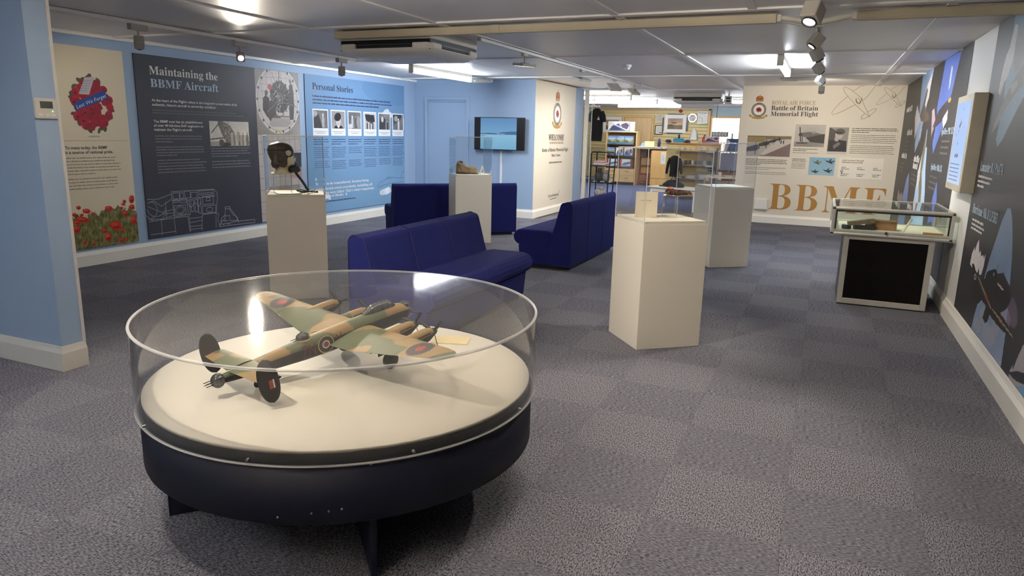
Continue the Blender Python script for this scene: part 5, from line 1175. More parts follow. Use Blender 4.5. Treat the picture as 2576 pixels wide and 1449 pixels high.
bxo('prop_block', M_DARK, bk, (-0.06, 0.12, -0.03, 0.03, 0, 0.04), 0.003)
bt = thing('white_baton', 'white rod leaning upright in the glass table case', 'rod', (0.71, 7.2, CZ), 0)
MB().tube([(0, 0, 0.010), (0.062, 0.05, 0.125)], [0.009, 0.011], 12).build('rod', mat('ivory', (238, 230, 212), 0.4), bt)
bxo('rod_foot', M_DISC, bt, (-0.02, 0.085, -0.02, 0.075, 0, 0.008), 0.002)
kn = thing('sheath_knife', 'tan sheathed knife lying at the right of the glass table case', 'knife', (0.88, 7.22, CZ), math.radians(-6))
MB().bx(-0.11, 0.0, -0.014, 0.014, 0, 0.012).build('blade', M_INKW, kn, 0.003)
MB().loft([[(x, w_ * math.cos(q), .011 + .010 * math.sin(q)) for q in np.linspace(0, 2 * PI, 11)[:-1]] for x, w_ in ((-.01, .018), (.06, .024), (.11, .018), (.15, .012))], True).build('sheath', mat('tan_leather', (170, 120, 56), 0.5, var=0.15, scale=20), kn)
for k, (x, y, w_, d_, rz, lab) in enumerate(((0.50, 7.12, .22, .14, .1, 'cream paper in front of the wooden box'), (0.64, 7.10, .16, .12, -.2, 'cream paper beside the white rod'), (0.87, 7.38, .24, .15, .05, 'cream open document behind the sheathed knife'), (0.25, 7.12, .12, .12, .3, 'small white label in the left corner of the table case'))):
    pt = thing('document', lab, 'paper', (x, y, CZ), rz, 'papers in the glass table case')
    MB().bx(-w_ / 2, w_ / 2, -d_ / 2, d_ / 2, 0, 0.003).build('sheet', mat('old_paper', (232, 222, 190), 0.7, var=0.03), pt)
wt = thing('metal_instrument', 'dark metal instrument with a pale face in the left of the table case', 'instrument', (0.25, 7.28, CZ), 0.4)
MB().lathe([(0.04, 0), (0.042, 0.03), (0.036, 0.04), (0.001, 0.04)], 20).build('housing', M_DARK, wt)
MB().lathe([(0.001, 0.0415), (0.03, 0.0415)], 20).build('dial', M_DISC, wt)

# ================================================================== television, wall screen, thermostat and other fittings
tv = thing('television', 'black wall-mounted television showing a pale blue airfield', 'television', (-5.22, YT - 0.02, 1.16))
bxo('casing', M_BLACK, tv, (-0.478, 0.478, -0.085, -0.045, 0, 0.557), 0.006)
bxo('wall_bracket', M_DARK, tv, (-0.15, 0.15, -0.045, 0.0, 0.15, 0.42))
cv = Cv(0.94, 0.53, 0.004, (6, 6, 8))
cv2 = Cv(0.94, 0.53, 0.004); cv2.grad((96, 142, 190), (120, 170, 208), 0, 0.28)
low = Cv(0.94, 0.53, 0.004); low.grad((142, 194, 222), (120, 176, 210), 0.27, 0.53)
mid = (cv.X > 0.115) & (cv.X < 0.80)
cv.c[mid] = np.where((cv.Y > 0.275)[..., None], low.c, cv2.c)[mid]
cv.poly([(0.115, .262), (0.28, .252), (0.45, .258), (0.52, .238), (0.62, .232), (0.70, .222), (0.80, .225), (0.80, .278), (0.115, .278)], (70, 110, 150))
cv.rect(0.43, .262, 0.58, .272, (170, 200, 220)); cv.poly([(0.45, .275), (0.5, .268), (0.56, .275)], (40, 66, 100)); cv.rect(0.13, .30, 0.20, .308, (60, 84, 112))
cv.build('screen', print_mat('screen_glow', 0.3, 0.62), tv, -0.47, -0.545, -0.0865)
ct = thing('cable_cover', 'thin white cable cover running down below the television', 'cable cover', (-5.215, YT, 0.15))
MB().bx(-0.018, 0.018, -0.014, 0, 0, 1.0).build('channel', M_WHITE, ct, 0.003)
ws = thing('wall_screen', 'cream-framed touch screen box on the white part of the right wall', 'screen', (XR, 6.94, 1.08), -PI / 2)
bxo('housing', mat('screen_housing', (206, 198, 178), 0.5), ws, (-0.37, 0.37, -0.10, 0.0, 0, 0.77), 0.006)
cv = Cv(0.62, 0.66, 0.005); cv.grad((136, 178, 240), (192, 216, 250))
for x, y, s_ in ((.31, .05, .05), (.27, .17, .14), (.46, .2, .04), (.23, .23, .05), (.13, .26, .05), (.26, .33, .06)):
    cv.poly([(x - s_ * .5, y + s_ * .15), (x - s_ * .1, y - s_ * .05), (x + s_ * .1, y - s_ * .3), (x + s_ * .15, y - .02 * s_), (x + s_ * .5, y - s_ * .1), (x + .1 * s_, y + .1 * s_), (x - .1 * s_, y + s_ * .3)], (92, 84, 86))
sc_ = cv.build('screen', print_mat('touch_glow', 0.3, 0.62), ws, -0.31, -0.715, -0.102)
textlines('screen_title', M_INKN, sc_, [(-0.09, 0.08, -0.27)], 0.034, -0.104)
textlines('screen_text', mat('ink_screen', (72, 96, 140), 0.5, var=0), sc_, [(-0.25, 0.2, -0.27 + 0.06 + k * 0.032) for k in range(5)], 0.012, -0.104)
th_ = thing('thermostat', 'white wall thermostat with a dark display on the blue stub wall', 'thermostat', (-4.085, 2.728, 1.485), PI / 2)
bxo('body', M_PLASTIC, th_, (-0.065, 0.062, -0.018, 0, 0, 0.112), 0.005)
bxo('display', mat('lcd_dark', (44, 48, 46), 0.2, var=0), th_, (-0.036, 0.036, -0.020, -0.017, 0.058, 0.096), 0.001)
for x in (-0.04, 0.0, 0.035):
    bxo('button', M_STRIP, th_, (x - .012, x + .012, -0.0205, -0.017, 0.015, 0.028), 0.001)
bxo('indicator_lamp', MATS['green_led'], th_, (0.03, 0.034, -0.0205, -0.017, 0.04, 0.044))
wb = thing('wall_box', 'small white box at the foot of the crest wall beside the gold letters', 'box', (-0.955, YB, 0.235))
bxo('body', M_WHITE, wb, (-0.108, 0.108, -0.05, 0, 0, 0.19), 0.005)
bxo('lid', M_WHITE, wb, (-0.1, 0.1, -0.056, -0.049, 0.01, 0.18), 0.003)
# ================================================================== printed panels and wall graphics
def strokes(name, m, parent, lines, w, y=-0.004):
    """flat printed line work: each polyline becomes a thin ribbon on the parent's face (x right, second number downward)"""
    vs = []; fs = []
    for pts in lines:
        for (x0, y0), (x1, y1) in zip(pts[:-1], pts[1:]):
            dx, dy = x1 - x0, y1 - y0; L = math.hypot(dx, dy) + 1e-9; nx, ny = -dy / L * w / 2, dx / L * w / 2; ex, ey = dx / L * w / 2, dy / L * w / 2
            k = len(vs)
            vs += [(x0 - ex + nx, y, -(y0 - ey + ny)), (x0 - ex - nx, y, -(y0 - ey - ny)), (x1 + ex - nx, y, -(y1 + ey - ny)), (x1 + ex + nx, y, -(y1 + ey + ny))]
            fs.append((k, k + 1, k + 2, k + 3))
    me = bpy.data.meshes.new(name); me.from_pydata(vs, [], fs); me.update()
    return prop(link(name, me, m, parent), kind='stuff')
def rectline(x0, y0, x1, y1): return [(x0, y0), (x1, y0), (x1, y1), (x0, y1), (x0, y0)]
def arcline(x, y, rx, ry, a0=0, a1=360, n=24): return [(x + rx * math.cos(math.radians(a0 + (a1 - a0) * k / n)), y + ry * math.sin(math.radians(a0 + (a1 - a0) * k / n))) for k in range(n + 1)]

# ---- wreath panel
p1 = thing('information_panel', 'cream panel with a red poppy wreath, partly behind the blue stub wall', 'panel', (XL, 4.35, 2.215), PI / 2, 'panels on the left wall')
bxo('board', mat('panel_cream', (228, 216, 190), 0.55, var=0.01), p1, (0, 1.195, -0.012, 0, -2.03, 0), 0.002)
YP = -0.0135
cv = Cv(0.62, 0.66, 0.0045)
g = np.random.default_rng(3)
for k in range(60):
    a = g.uniform(0, 2 * PI); r_ = g.uniform(0.72, 1.06)
    x, y = 0.31 + 0.225 * r_ * math.cos(a), 0.33 + 0.265 * r_ * math.sin(a)
    cv.ell(x, y, 0.035, 0.018, (70 + g.integers(-10, 20), 92, 72), g.uniform(0, PI))
for k in range(95):
    a = g.uniform(0, 2 * PI); r_ = g.uniform(0.0, 0.95) ** 0.55
    x, y = 0.31 + 0.215 * r_ * math.cos(a), 0.33 + 0.255 * r_ * math.sin(a); rr_ = g.uniform(0.035, 0.05)
    cv.ell(x, y, rr_, rr_ * 0.85, (int(168 + g.integers(-20, 22)), int(32 + g.integers(-8, 10)), 52), g.uniform(0, PI))
    cv.ell(x + 0.01, y + 0.008, rr_ * 0.8, rr_ * 0.45, (132, 20, 38), g.uniform(0, PI), 0.6)
    if k % 2: cv.ell(x, y, 0.010, 0.009, (34, 20, 26))
cv.poly([(0.25, .065), (0.36, .05), (0.28, .235), (0.17, .23)], (196, 190, 196))
for k in range(5): cv.line([(0.232 - k * .012, .10 + k * .025), (0.31 - k * .012, .095 + k * .025)], .005, (140, 136, 150))
cv.poly([(0.105, .325), (0.445, .18), (0.50, .255), (0.115, .40)], (38, 74, 156))
cv.build('wreath_print', M_PRINT, p1, 0.49, 0.235, YP)
o = lettering('ribbon_words', 'Lest We Forget', M_INKW, p1, 0, 0, 0.036, width=0.36, y=0.0, shear=0.25)
o.location = (0.625, YP - 0.0015, -0.612); o.rotation_euler = (0, -math.radians(21), 0)
cv = Cv(0.14, 0.03, 0.005, (228, 216, 190)); cv.ell(0.07, 0.015, 0.065, 0.01, (186, 176, 156)); cv.build('wreath_shadow_print', M_PRINT, p1, 0.71, 0.87, YP)
strokes('rule_line', M_INKS, p1, [[(0.43, 0.928), (1.165, 0.928)]], 0.004, YP)
lettering('heading', 'To many today, the BBMF', M_INKD, p1, 0.452, 1.012, 0.030, width=0.465, y=YP, weight=0.022)
lettering('heading', 'is a source of national pride.', M_INKD, p1, 0.452, 1.058, 0.030, width=0.527, y=YP, weight=0.022)
textlines('body_text', mat('ink_taupe', (146, 136, 122), 0.6, var=0), p1, [(0.452, x1, 1.107 + k * 0.032) for k, x1 in enumerate((1.0, .99, 1.05, 1.04, 1.05, .75))] + [(0.452, x1, 1.318 + k * 0.033) for k, x1 in enumerate((1.0, .99, 1.0, .95))], 0.0135, YP)
cv = Cv(0.80, 0.56, 0.004)
top = 0.195 + 0.03 * np.sin(cv.X * 9) + 0.018 * np.sin(cv.X * 41) + 0.014 * np.sin(cv.X * 93 + 1)
cv.put(cv.Y > top, (112, 108, 62)); fN = cv.noise(26, 60, 2); cv.speck(16, 1)
for k in range(420):
    x = g.uniform(0, .8); y = g.uniform(.2, .56); cv.line([(x, y), (x + g.uniform(-.012, .012), y - g.uniform(.03, .07))], .0045, [(86, 92, 44), (146, 138, 84), (66, 64, 36), (124, 122, 72)][k % 4])
for x, y, rx, ry in ((.533, 1.6, .025, .02), (.614, 1.642, .045, .026), (.481, 1.67, .025, .02), (.869, 1.636, .045, .028), (1.061, 1.578, .024, .02), (1.045, 1.607, .027, .014), (1.152, 1.56, .034, .045), (1.016, 1.645, .026, .016), (1.148, 1.645, .034, .03), (1.056, 1.708, .03, .033), (.563, 1.727, .075, .03), (.486, 1.818, .04, .04), (.93, 1.827, .07, .05), (.795, 1.868, .027, .026), (.828, 1.941, .035, .045), (1.153, 1.79, .034, .055), (1.006, 1.888, .02, .026), (.979, 1.991, .034, .026), (1.046, 1.992, .016, .02), (.554, 1.679, .02, .015), (.683, 1.677, .02, .015), (.5, 1.75, .04, .02), (.66, 1.99, .02, .02), (.56, 1.96, .02, .03)):
    x -= 0.40; y -= 1.475
    cv.line([(x, y), (x + .01, y + .08)], .004, (92, 98, 52))
    cv.ell(x, y, rx, ry, (186, 46, 30), .2); cv.ell(x - rx * .2, y - ry * .3, rx * .6, ry * .5, (214, 74, 52), .3); cv.ell(x + rx * .1, y + ry * .35, rx * .6, ry * .35, (140, 28, 20), 0, .8)
cv.build('poppy_field_print', M_PRINT, p1, 0.395, 1.475, YP)

# ---- dark maintenance panel
p2 = thing('information_panel', 'dark grey panel headed Maintaining the BBMF Aircraft', 'panel', (XL, 5.675, 2.215), PI / 2, 'panels on the left wall')
bxo('board', mat('panel_charcoal', (50, 50, 62), 0.5, var=0.02), p2, (0, 2.65, -0.014, 0, -2.03, 0), 0.002)
YP = -0.0155
lettering('title', 'Maintaining the', M_INKW, p2, 0.186, 0.205, 0.088, width=0.98, serif=True, y=YP)
lettering('title', 'BBMF Aircraft', M_INKB, p2, 0.188, 0.342, 0.088, width=0.978, serif=True, y=YP)
lettering('lead_text', 'At the heart of the Flight\u2019s ethos is the long-term preservation of its', M_INKW, p2, 0.187, 0.497, 0.028, width=1.27, y=YP, weight=0.022)
lettering('lead_text', 'authentic, historic aircraft in airworthy condition.', M_INKW, p2, 0.187, 0.544, 0.028, width=0.925, y=YP, weight=0.022)
textlines('body_text', M_INKGR, p2, [(0.187, 1.44, 0.598), (0.187, 1.56, 0.627)], 0.014, YP)
for k, (s_, w_) in enumerate((('The BBMF now has an establishment', .694), ('of over 40 full-time RAF engineers to', .702), ('maintain the Flight\u2019s aircraft.', .538))):
    lettering('sub_heading', s_, M_INKW, p2, 0.188, 0.728 + k * 0.045, 0.028, width=w_, y=YP, weight=0.022)
textlines('body_text', mat('ink_lightgrey', (150, 148, 152), 0.6, var=0), p2, [(0.19, x1, 0.882 + k * 0.032) for k, x1 in enumerate((.862, .86, .42))] + [(0.193, x1, 1.006 + k * 0.031) for k, x1 in enumerate((.87, .88, .88, .47))] + [(0.196, x1, 1.155 + k * 0.034) for k, x1 in enumerate((.8, .9, .84, .88, .89))] +
          [(0.99, x1, 1.03 + k * 0.032) for k, x1 in enumerate((1.64, 1.6, 1.645, 1.42))] + [(0.99, x1, 1.19 + k * 0.036) for k, x1 in enumerate((1.61, 1.64, 1.63))], 0.0125, YP)
# small group photograph
def people(cv, xs, y0, h, cols):
    for k, x in enumerate(xs):
        c = cols[k % len(cols)]
        cv.poly([(x - h * .13, y0), (x - h * .15, y0 - h * .55), (x - h * .1, y0 - h * .78), (x + h * .1, y0 - h * .78), (x + h * .15, y0 - h * .55), (x + h * .12, y0)], c)
        cv.ell(x, y0 - h * .88, h * .08, h * .1, tuple(min(255, v + 40) for v in c))
cv = Cv(0.655, 0.305, 0.0045, (226, 218, 204)); cv.rect(0, .25, .655, .305, (176, 166, 152)); cv.noise(7, 30, 5)
cv.poly([(.13, .0), (.22, 0), (.34, .05), (.40, .14), (.36, .27), (.27, .28), (.2, .17)], (128, 118, 106)); cv.line([(.03, .14), (.16, .02)], .014, (92, 82, 74)); cv.line([(.01, .22), (.24, .2)], .016, (98, 88, 80)); cv.line([(.14, .03), (.22, .19)], .014, (104, 94, 84))
for k in range(26): cv.line([(g.uniform(.17, .36), g.uniform(.0, .24)), (g.uniform(.2, .38), g.uniform(.02, .26))], .006, [(70, 62, 56), (170, 160, 146), (206, 198, 184)][k % 3])
cv.ell(.24, .285, .10, .025, (70, 62, 56)); cv.ell(.18, .26, .04, .04, (96, 88, 80))
people(cv, [.36, .40, .44, .48, .52, .55, .585, .62], .30, .17, [(196, 186, 170), (150, 140, 126), (214, 204, 190), (128, 118, 106)]); people(cv, [.46], .25, .16, [(178, 168, 152)]); cv.speck(9, 2)
cv.build('group_photo', M_PRINT, p2, 0.985, 0.692, YP)
# large photograph strip: hangar seen through an engine ring
W_, H_ = 0.852, 2.02
cv = Cv(W_, H_, (0.006, 0.006), (150, 144, 140)); cv.noise(14, 9, 8)
cv.rect(0, .85, W_, 2.02, (186, 178, 174))
for k in range(9): cv.line([(k * .11 - .05, .85), (k * .11 + .05 * math.sin(k), 2.02)], .007, (138, 130, 130))
for k in range(7): cv.line([(0, .95 + k * .16), (W_, .9 + k * .17)], .006, (132, 126, 126))
cv.rect(.62, 1.1, .85, 1.3, (56, 60, 70)); cv.rect(.6, 1.3, .85, 1.46, (168, 130, 120), .7); cv.rect(.1, 1.55, .8, 2.02, (120, 112, 106), .7)
cv.ell(.43, .385, .43, .45, (206, 202, 198)); cv.ell(.43, .385, .40, .42, (170, 166, 164)); cv.ell(.43, .385, .385, .405, (198, 192, 190))
for k in range(18):
    a = k * 2 * PI / 18; cv.ell(.43 + .40 * math.cos(a), .385 + .425 * math.sin(a), .018, .018, (92, 88, 88))
inside = ((cv.X - .43) / .37) ** 2 + ((cv.Y - .385) / .39) ** 2 < 1
keep = cv.c.copy()
for k in range(7): cv.line([(.1 + k * .1, .0), (.14 + k * .09, .45)], .006, (140, 134, 134))
for k in range(4): cv.line([(.03, .1 + k * .09), (.84, .08 + k * .1)], .006, (150, 144, 144))
cv.ell(.46, .34, .19, .21, (96, 92, 90))
for k in range(14):
    a = k * 2 * PI / 14; cv.line([(.46, .34), (.46 + .2 * math.cos(a), .34 + .22 * math.sin(a))], .016, (52, 49, 48))
cv.ell(.46, .36, .07, .08, (112, 106, 104)); cv.line([(.46, .0), (.45, .18)], .012, (70, 66, 66)); cv.line([(.33, .03), (.40, .22)], .008, (90, 86, 86))
for k in range(60): x_, y_ = .46 + g.normal(0, .09), .36 + g.normal(0, .11); cv.line([(x_, y_), (x_ + g.uniform(-.06, .06), y_ + g.uniform(-.06, .06))], .008, [(40, 38, 38), (150, 144, 140), (84, 80, 78), (196, 190, 186)][k % 4])
cv.poly([(.64, .64), (.635, .36), (.65, .2), (.675, .15), (.72, .16), (.74, .26), (.745, .45), (.72, .64)], (88, 84, 84)); cv.ell(.685, .115, .028, .035, (112, 104, 100))
cv.poly([(.12, .52), (.13, .38), (.18, .33), (.25, .36), (.28, .5), (.36, .54), (.36, .6), (.2, .62)], (70, 66, 68)); cv.ell(.2, .30, .032, .036, (92, 84, 82)); cv.poly([(.2, .6), (.24, .42), (.3, .38), (.36, .46), (.38, .58), (.46, .6), (.46, .66), (.26, .68)], (86, 80, 80)); cv.ell(.31, .35, .03, .034, (110, 100, 96)); cv.line([(.2, .55), (.4, .42), (.62, .42), (.8, .46)], .012, (120, 116, 114))
cv.ell(.27, .22, .04, .04, (176, 90, 96)); cv.poly([(.3, .62), (.62, .62), (.72, .74), (.2, .74)], (168, 162, 158)); cv.line([(.34, .60), (.66, .6)], .02, (128, 108, 86))
cv.c = np.where(inside[..., None], cv.c, keep)
cv.line([(.34, .78), (.46, .83)], .02, (196, 172, 70)); cv.speck(7, 3)
cv.build('hangar_photo', M_PRINT, p2, 1.797, 0.003, YP)
# engine line drawing
L = [[(.02, 1.578), (.16, 1.585), (.349, 1.54)], [(.349, 1.514), (.986, 1.522), (1.037, 1.568), (1.035, 1.65), (1.0, 1.81)], [(.35, 1.515), (.35, 1.62), (.62, 1.625)],
     rectline(.37, 1.53, .46, 1.60), rectline(.47, 1.535, .52, 1.60), rectline(.54, 1.52, .62, 1.60), rectline(.63, 1.54, .72, 1.61), rectline(.74, 1.53, .98, 1.56), rectline(.74, 1.58, .99, 1.61), rectline(.80, 1.60, .97, 1.70), rectline(.86, 1.62, .92, 1.66),
     rectline(.37, 1.61, .44, 1.64), rectline(.46, 1.61, .56, 1.65), rectline(.375, 1.68, .54, 1.79), arcline(.455, 1.735, .07, .045), arcline(.455, 1.735, .05, .03), [(.36, 1.64), (.365, 1.81), (.56, 1.80)],
     rectline(.57, 1.64, .60, 1.80), rectline(.62, 1.63, .66, 1.77), rectline(.68, 1.63, .72, 1.78), rectline(.73, 1.62, .77, 1.80), [(.56, 1.66), (.62, 1.72), (.68, 1.66), (.74, 1.72), (.78, 1.66)], rectline(.79, 1.72, 1.0, 1.81), arcline(.9, 1.77, .05, .03),
     [(.02, 1.62), (.1, 1.60), (.2, 1.67), (.34, 1.60)], arcline(.05, 1.70, .09, .09, -90, 90), arcline(.12, 1.71, .14, .12, 0, 180), arcline(.13, 1.69, .12, .09, 0, 180), [(.02, 1.66), (.2, 1.74), (.36, 1.72)], [(.02, 1.80), (.2, 1.82), (.36, 1.79)], [(.26, 1.62), (.26, 1.80)], [(.2, 1.76), (.36, 1.76)],
     [(.02, 1.83), (.36, 1.82), (.37, 2.0)], [(.18, 1.82), (.18, 2.0)], [(.03, 1.98), (.37, 1.98)], [(.37, 1.82), (.56, 1.82), (.575, 2.0)], [(.58, 1.81), (.585, 2.01)], [(.78, 1.81), (.76, 2.01)], [(.585, 1.85), (.775, 1.85)], [(.585, 1.90), (.775, 1.89)], [(.585, 1.95), (.77, 1.95)], [(.585, 1.985), (.77, 1.985)],
     [(.79, 1.82), (1.0, 1.82), (.985, 2.0)], [(1.0, 1.81), (1.04, 1.84), (1.02, 1.92), (1.06, 2.0)], rectline(1.15, 1.76, 1.235, 1.785), [(1.16, 1.785), (1.14, 1.86), (1.08, 1.9), (1.06, 1.97)], [(1.235, 1.785), (1.30, 1.86), (1.35, 1.93), (1.37, 1.98)], [(1.22, 1.79), (1.28, 1.87), (1.34, 1.90)],
     rectline(1.13, 1.87, 1.22, 1.94), arcline(1.175, 1.905, .03, .025), [(1.06, 1.93), (1.36, 1.95)], rectline(1.04, 1.97, 1.20, 2.0), [(1.17, 1.98), (1.30, 1.96), (1.658, 1.97), (1.655, 2.02)], [(1.20, 2.0), (1.64, 2.01)], [(1.33, 1.9), (1.36, 1.93), (1.33, 1.95)], arcline(1.11, 1.95, .03, .03)]
strokes('engine_drawing', mat('ink_drawing', (176, 182, 196), 0.6, var=0), p2, L, 0.0055, YP)

# ---- personal stories panel
p3 = thing('information_panel', 'sky blue panel headed Personal Stories with six portraits', 'panel', (XL, 8.46, 2.225), PI / 2, 'panels on the left wall')
bxo('board', mat('panel_edge_navy', (44, 62, 92), 0.5), p3, (0, 2.66, -0.012, 0, -2.025, 0), 0.002)
cv = Cv(2.66, 2.025, 0.02); cv.grad((112, 146, 184), (122, 160, 194)); cv.noise(5, 2.2, 9)
cv.ell(2.3, .1, 0.9, .25, (92, 132, 174), 0, .4)
cv.build('sky_print', M_PRINT, p3, 0, 0, -0.0128)
YP = -0.0142
lettering('title', 'Personal Stories', M_INKN, p3, 0.164, 0.205, 0.092, width=0.985, serif=True, y=YP)
textlines('lead_text', M_INKN, p3, [(0.162, 2.2, 0.31), (0.162, 2.26, 0.36), (0.162, 1.86, 0.408)], 0.023, YP)
def cloud(name, x, y, w, h, seed):
    c = Cv(w, h, 0.008); q = np.random.default_rng(seed)
    for k in range(16):
        t = q.uniform(0.12, .88); r_ = q.uniform(.10, .2) * h * 1.3
        c.ell(t * w, h * (.7 - .3 * math.sin(PI * t)) + q.uniform(-.08, .05) * h, min(r_ * 1.3, t * w, (1 - t) * w), r_, (218, 224, 232))
    c.noise(8, 14, seed); c.build(name, M_PRINT, p3, x, y, YP + 0.0006)
cloud('cloud_print', 1.95, 0.39, 0.32, 0.22, 1); cloud('cloud_print', 2.5, 0.44, 0.15, 0.5, 2); cloud('cloud_print', 1.80, 1.70, 0.6, 0.24, 4); cloud('cloud_print', 0.30, 1.72, 0.22, 0.16, 6)
def portrait(k):
    c = Cv(0.325, 0.26, 0.005, (120, 118, 118)); q = np.random.default_rng(20 + k); c.noise(16, 12, 30 + k)
    if k == 0:
        c.poly([(0, .12), (.12, .05), (.2, .26), (0, .26)], (70, 68, 70)); people(c, [.22], .25, .21, [(176, 172, 170)]); c.ell(.04, .05, .05, .04, (170, 168, 166))
    elif k == 1:
        c.c[:] = (158, 154, 152); c.noise(8, 10, 1)
        c.poly([(.05, .26), (.08, .22), (.25, .22), (.29, .26)], (34, 34, 40)); c.poly([(.13, .22), (.2, .22), (.165, .26)], (220, 218, 214)); c.ell(.165, .145, .058, .075, (206, 198, 192))
        c.ell(.15, .085, .085, .062, (44, 42, 46), -.3); c.rect(.1, .1, .22, .112, (40, 38, 42)); c.ell(.145, .14, .008, .006, (60, 56, 54)); c.ell(.185, .14, .008, .006, (60, 56, 54)); c.line([(.15, .187), (.18, .187)], .006, (120, 100, 96))
    elif k == 2:
        people(c, [.1, .2], .25, .2, [(190, 186, 182), (90, 88, 90)]); c.ell(.27, .16, .06, .1, (150, 148, 146)); c.ell(.05, .22, .05, .04, (210, 206, 204))
    elif k == 3:
        c.c[:] = (196, 192, 190); c.poly([(.02, .02), (.28, .03), (.3, .13), (.2, .17), (.05, .12)], (52, 50, 52)); people(c, [.08, .16, .24], .26, .13, [(60, 58, 60), (120, 116, 114)])
    elif k == 4:
        c.poly([(.03, .08), (.12, .03), (.2, .1), (.18, .26), (.0, .26)], (62, 60, 64)); c.ell(.1, .09, .04, .05, (206, 200, 196)); c.rect(.2, .12, .3, .26, (146, 142, 140)); c.rect(.23, .14, .28, .26, (66, 64, 66))
    else:
        c.poly([(0, .0), (.3, 0), (.22, .1), (.04, .16)], (66, 64, 68)); c.ell(.1, .07, .06, .05, (170, 166, 164)); people(c, [.18], .26, .2, [(222, 218, 216)])
    c.speck(6, k); return c
M_CARDW = mat('photo_card', (236, 236, 238), 0.5, var=0)
for k in range(6):
    x = 0.148 + k * 0.4235
    fcard = bxo('photo_card', M_CARDW, p3, (x, x + 0.36, -0.0155, -0.012, -0.868, -0.482))
    portrait(k).build('portrait_photo', M_PRINT, fcard, x + 0.0175, 0.50, -0.0165)
    textlines('caption', M_INKGR, fcard, [(x + .03, x + .32, .81), (x + .08, x + .27, .835)], 0.009, -0.0165)
    textlines('story_heading', M_INKN, p3, [(x + .005, x + .35, .93), (x + .005, x + .35, .965), (x + .005, x + .2 + .03 * k, 1.0)], 0.014, YP)
    textlines('story_text', mat('ink_slate', (62, 84, 124), 0.6, var=0), p3, [(x + .005, x + random.uniform(.31, .37), 1.05 + j * .029) for j in range(6 if k != 2 else 4)] + [(x + .005, x + random.uniform(.3, .37), 1.255 + j * .029) for j in range(4 + k % 2)], 0.0115, YP)
for s_, x, y, w_ in (('It', 0.158, 1.60, .07), ('to be remembered, because being', .42, 1.605, 1.11), ('remembered covers everybody, including all', .157, 1.68, 1.47), ('those who were killed. That\'s what\'s important,', .157, 1.745, 1.53), ('not medals or thanks.', .187, 1.795, .66)):
    lettering('quotation', s_, M_INKW, p3, x, y, 0.040, width=w_, serif=True, y=YP)
strokes('quote_mark', M_INKW, p3, [[(.17, 1.50), (.165, 1.525)], [(.19, 1.50), (.185, 1.525)], [(.9, 1.765), (.895, 1.79)], [(.92, 1.765), (.915, 1.79)]], 0.013, YP)
textlines('attribution', M_INKN, p3, [(.2, 1.15, 1.868)], 0.022, YP)
strokes('aircraft_outline', MATS['ink_slate'], p3, [[(1.786, 1.704), (1.85, 1.65), (2.05, 1.60), (2.266, 1.578), (2.45, 1.60), (2.62, 1.60)], [(1.786, 1.704), (1.81, 1.73), (1.95, 1.70), (2.2, 1.68), (2.6, 1.67)], [(2.52, 1.60), (2.56, 1.50), (2.64, 1.49)], [(2.05, 1.6), (2.1, 1.57), (2.2, 1.575)]], 0.006, YP)

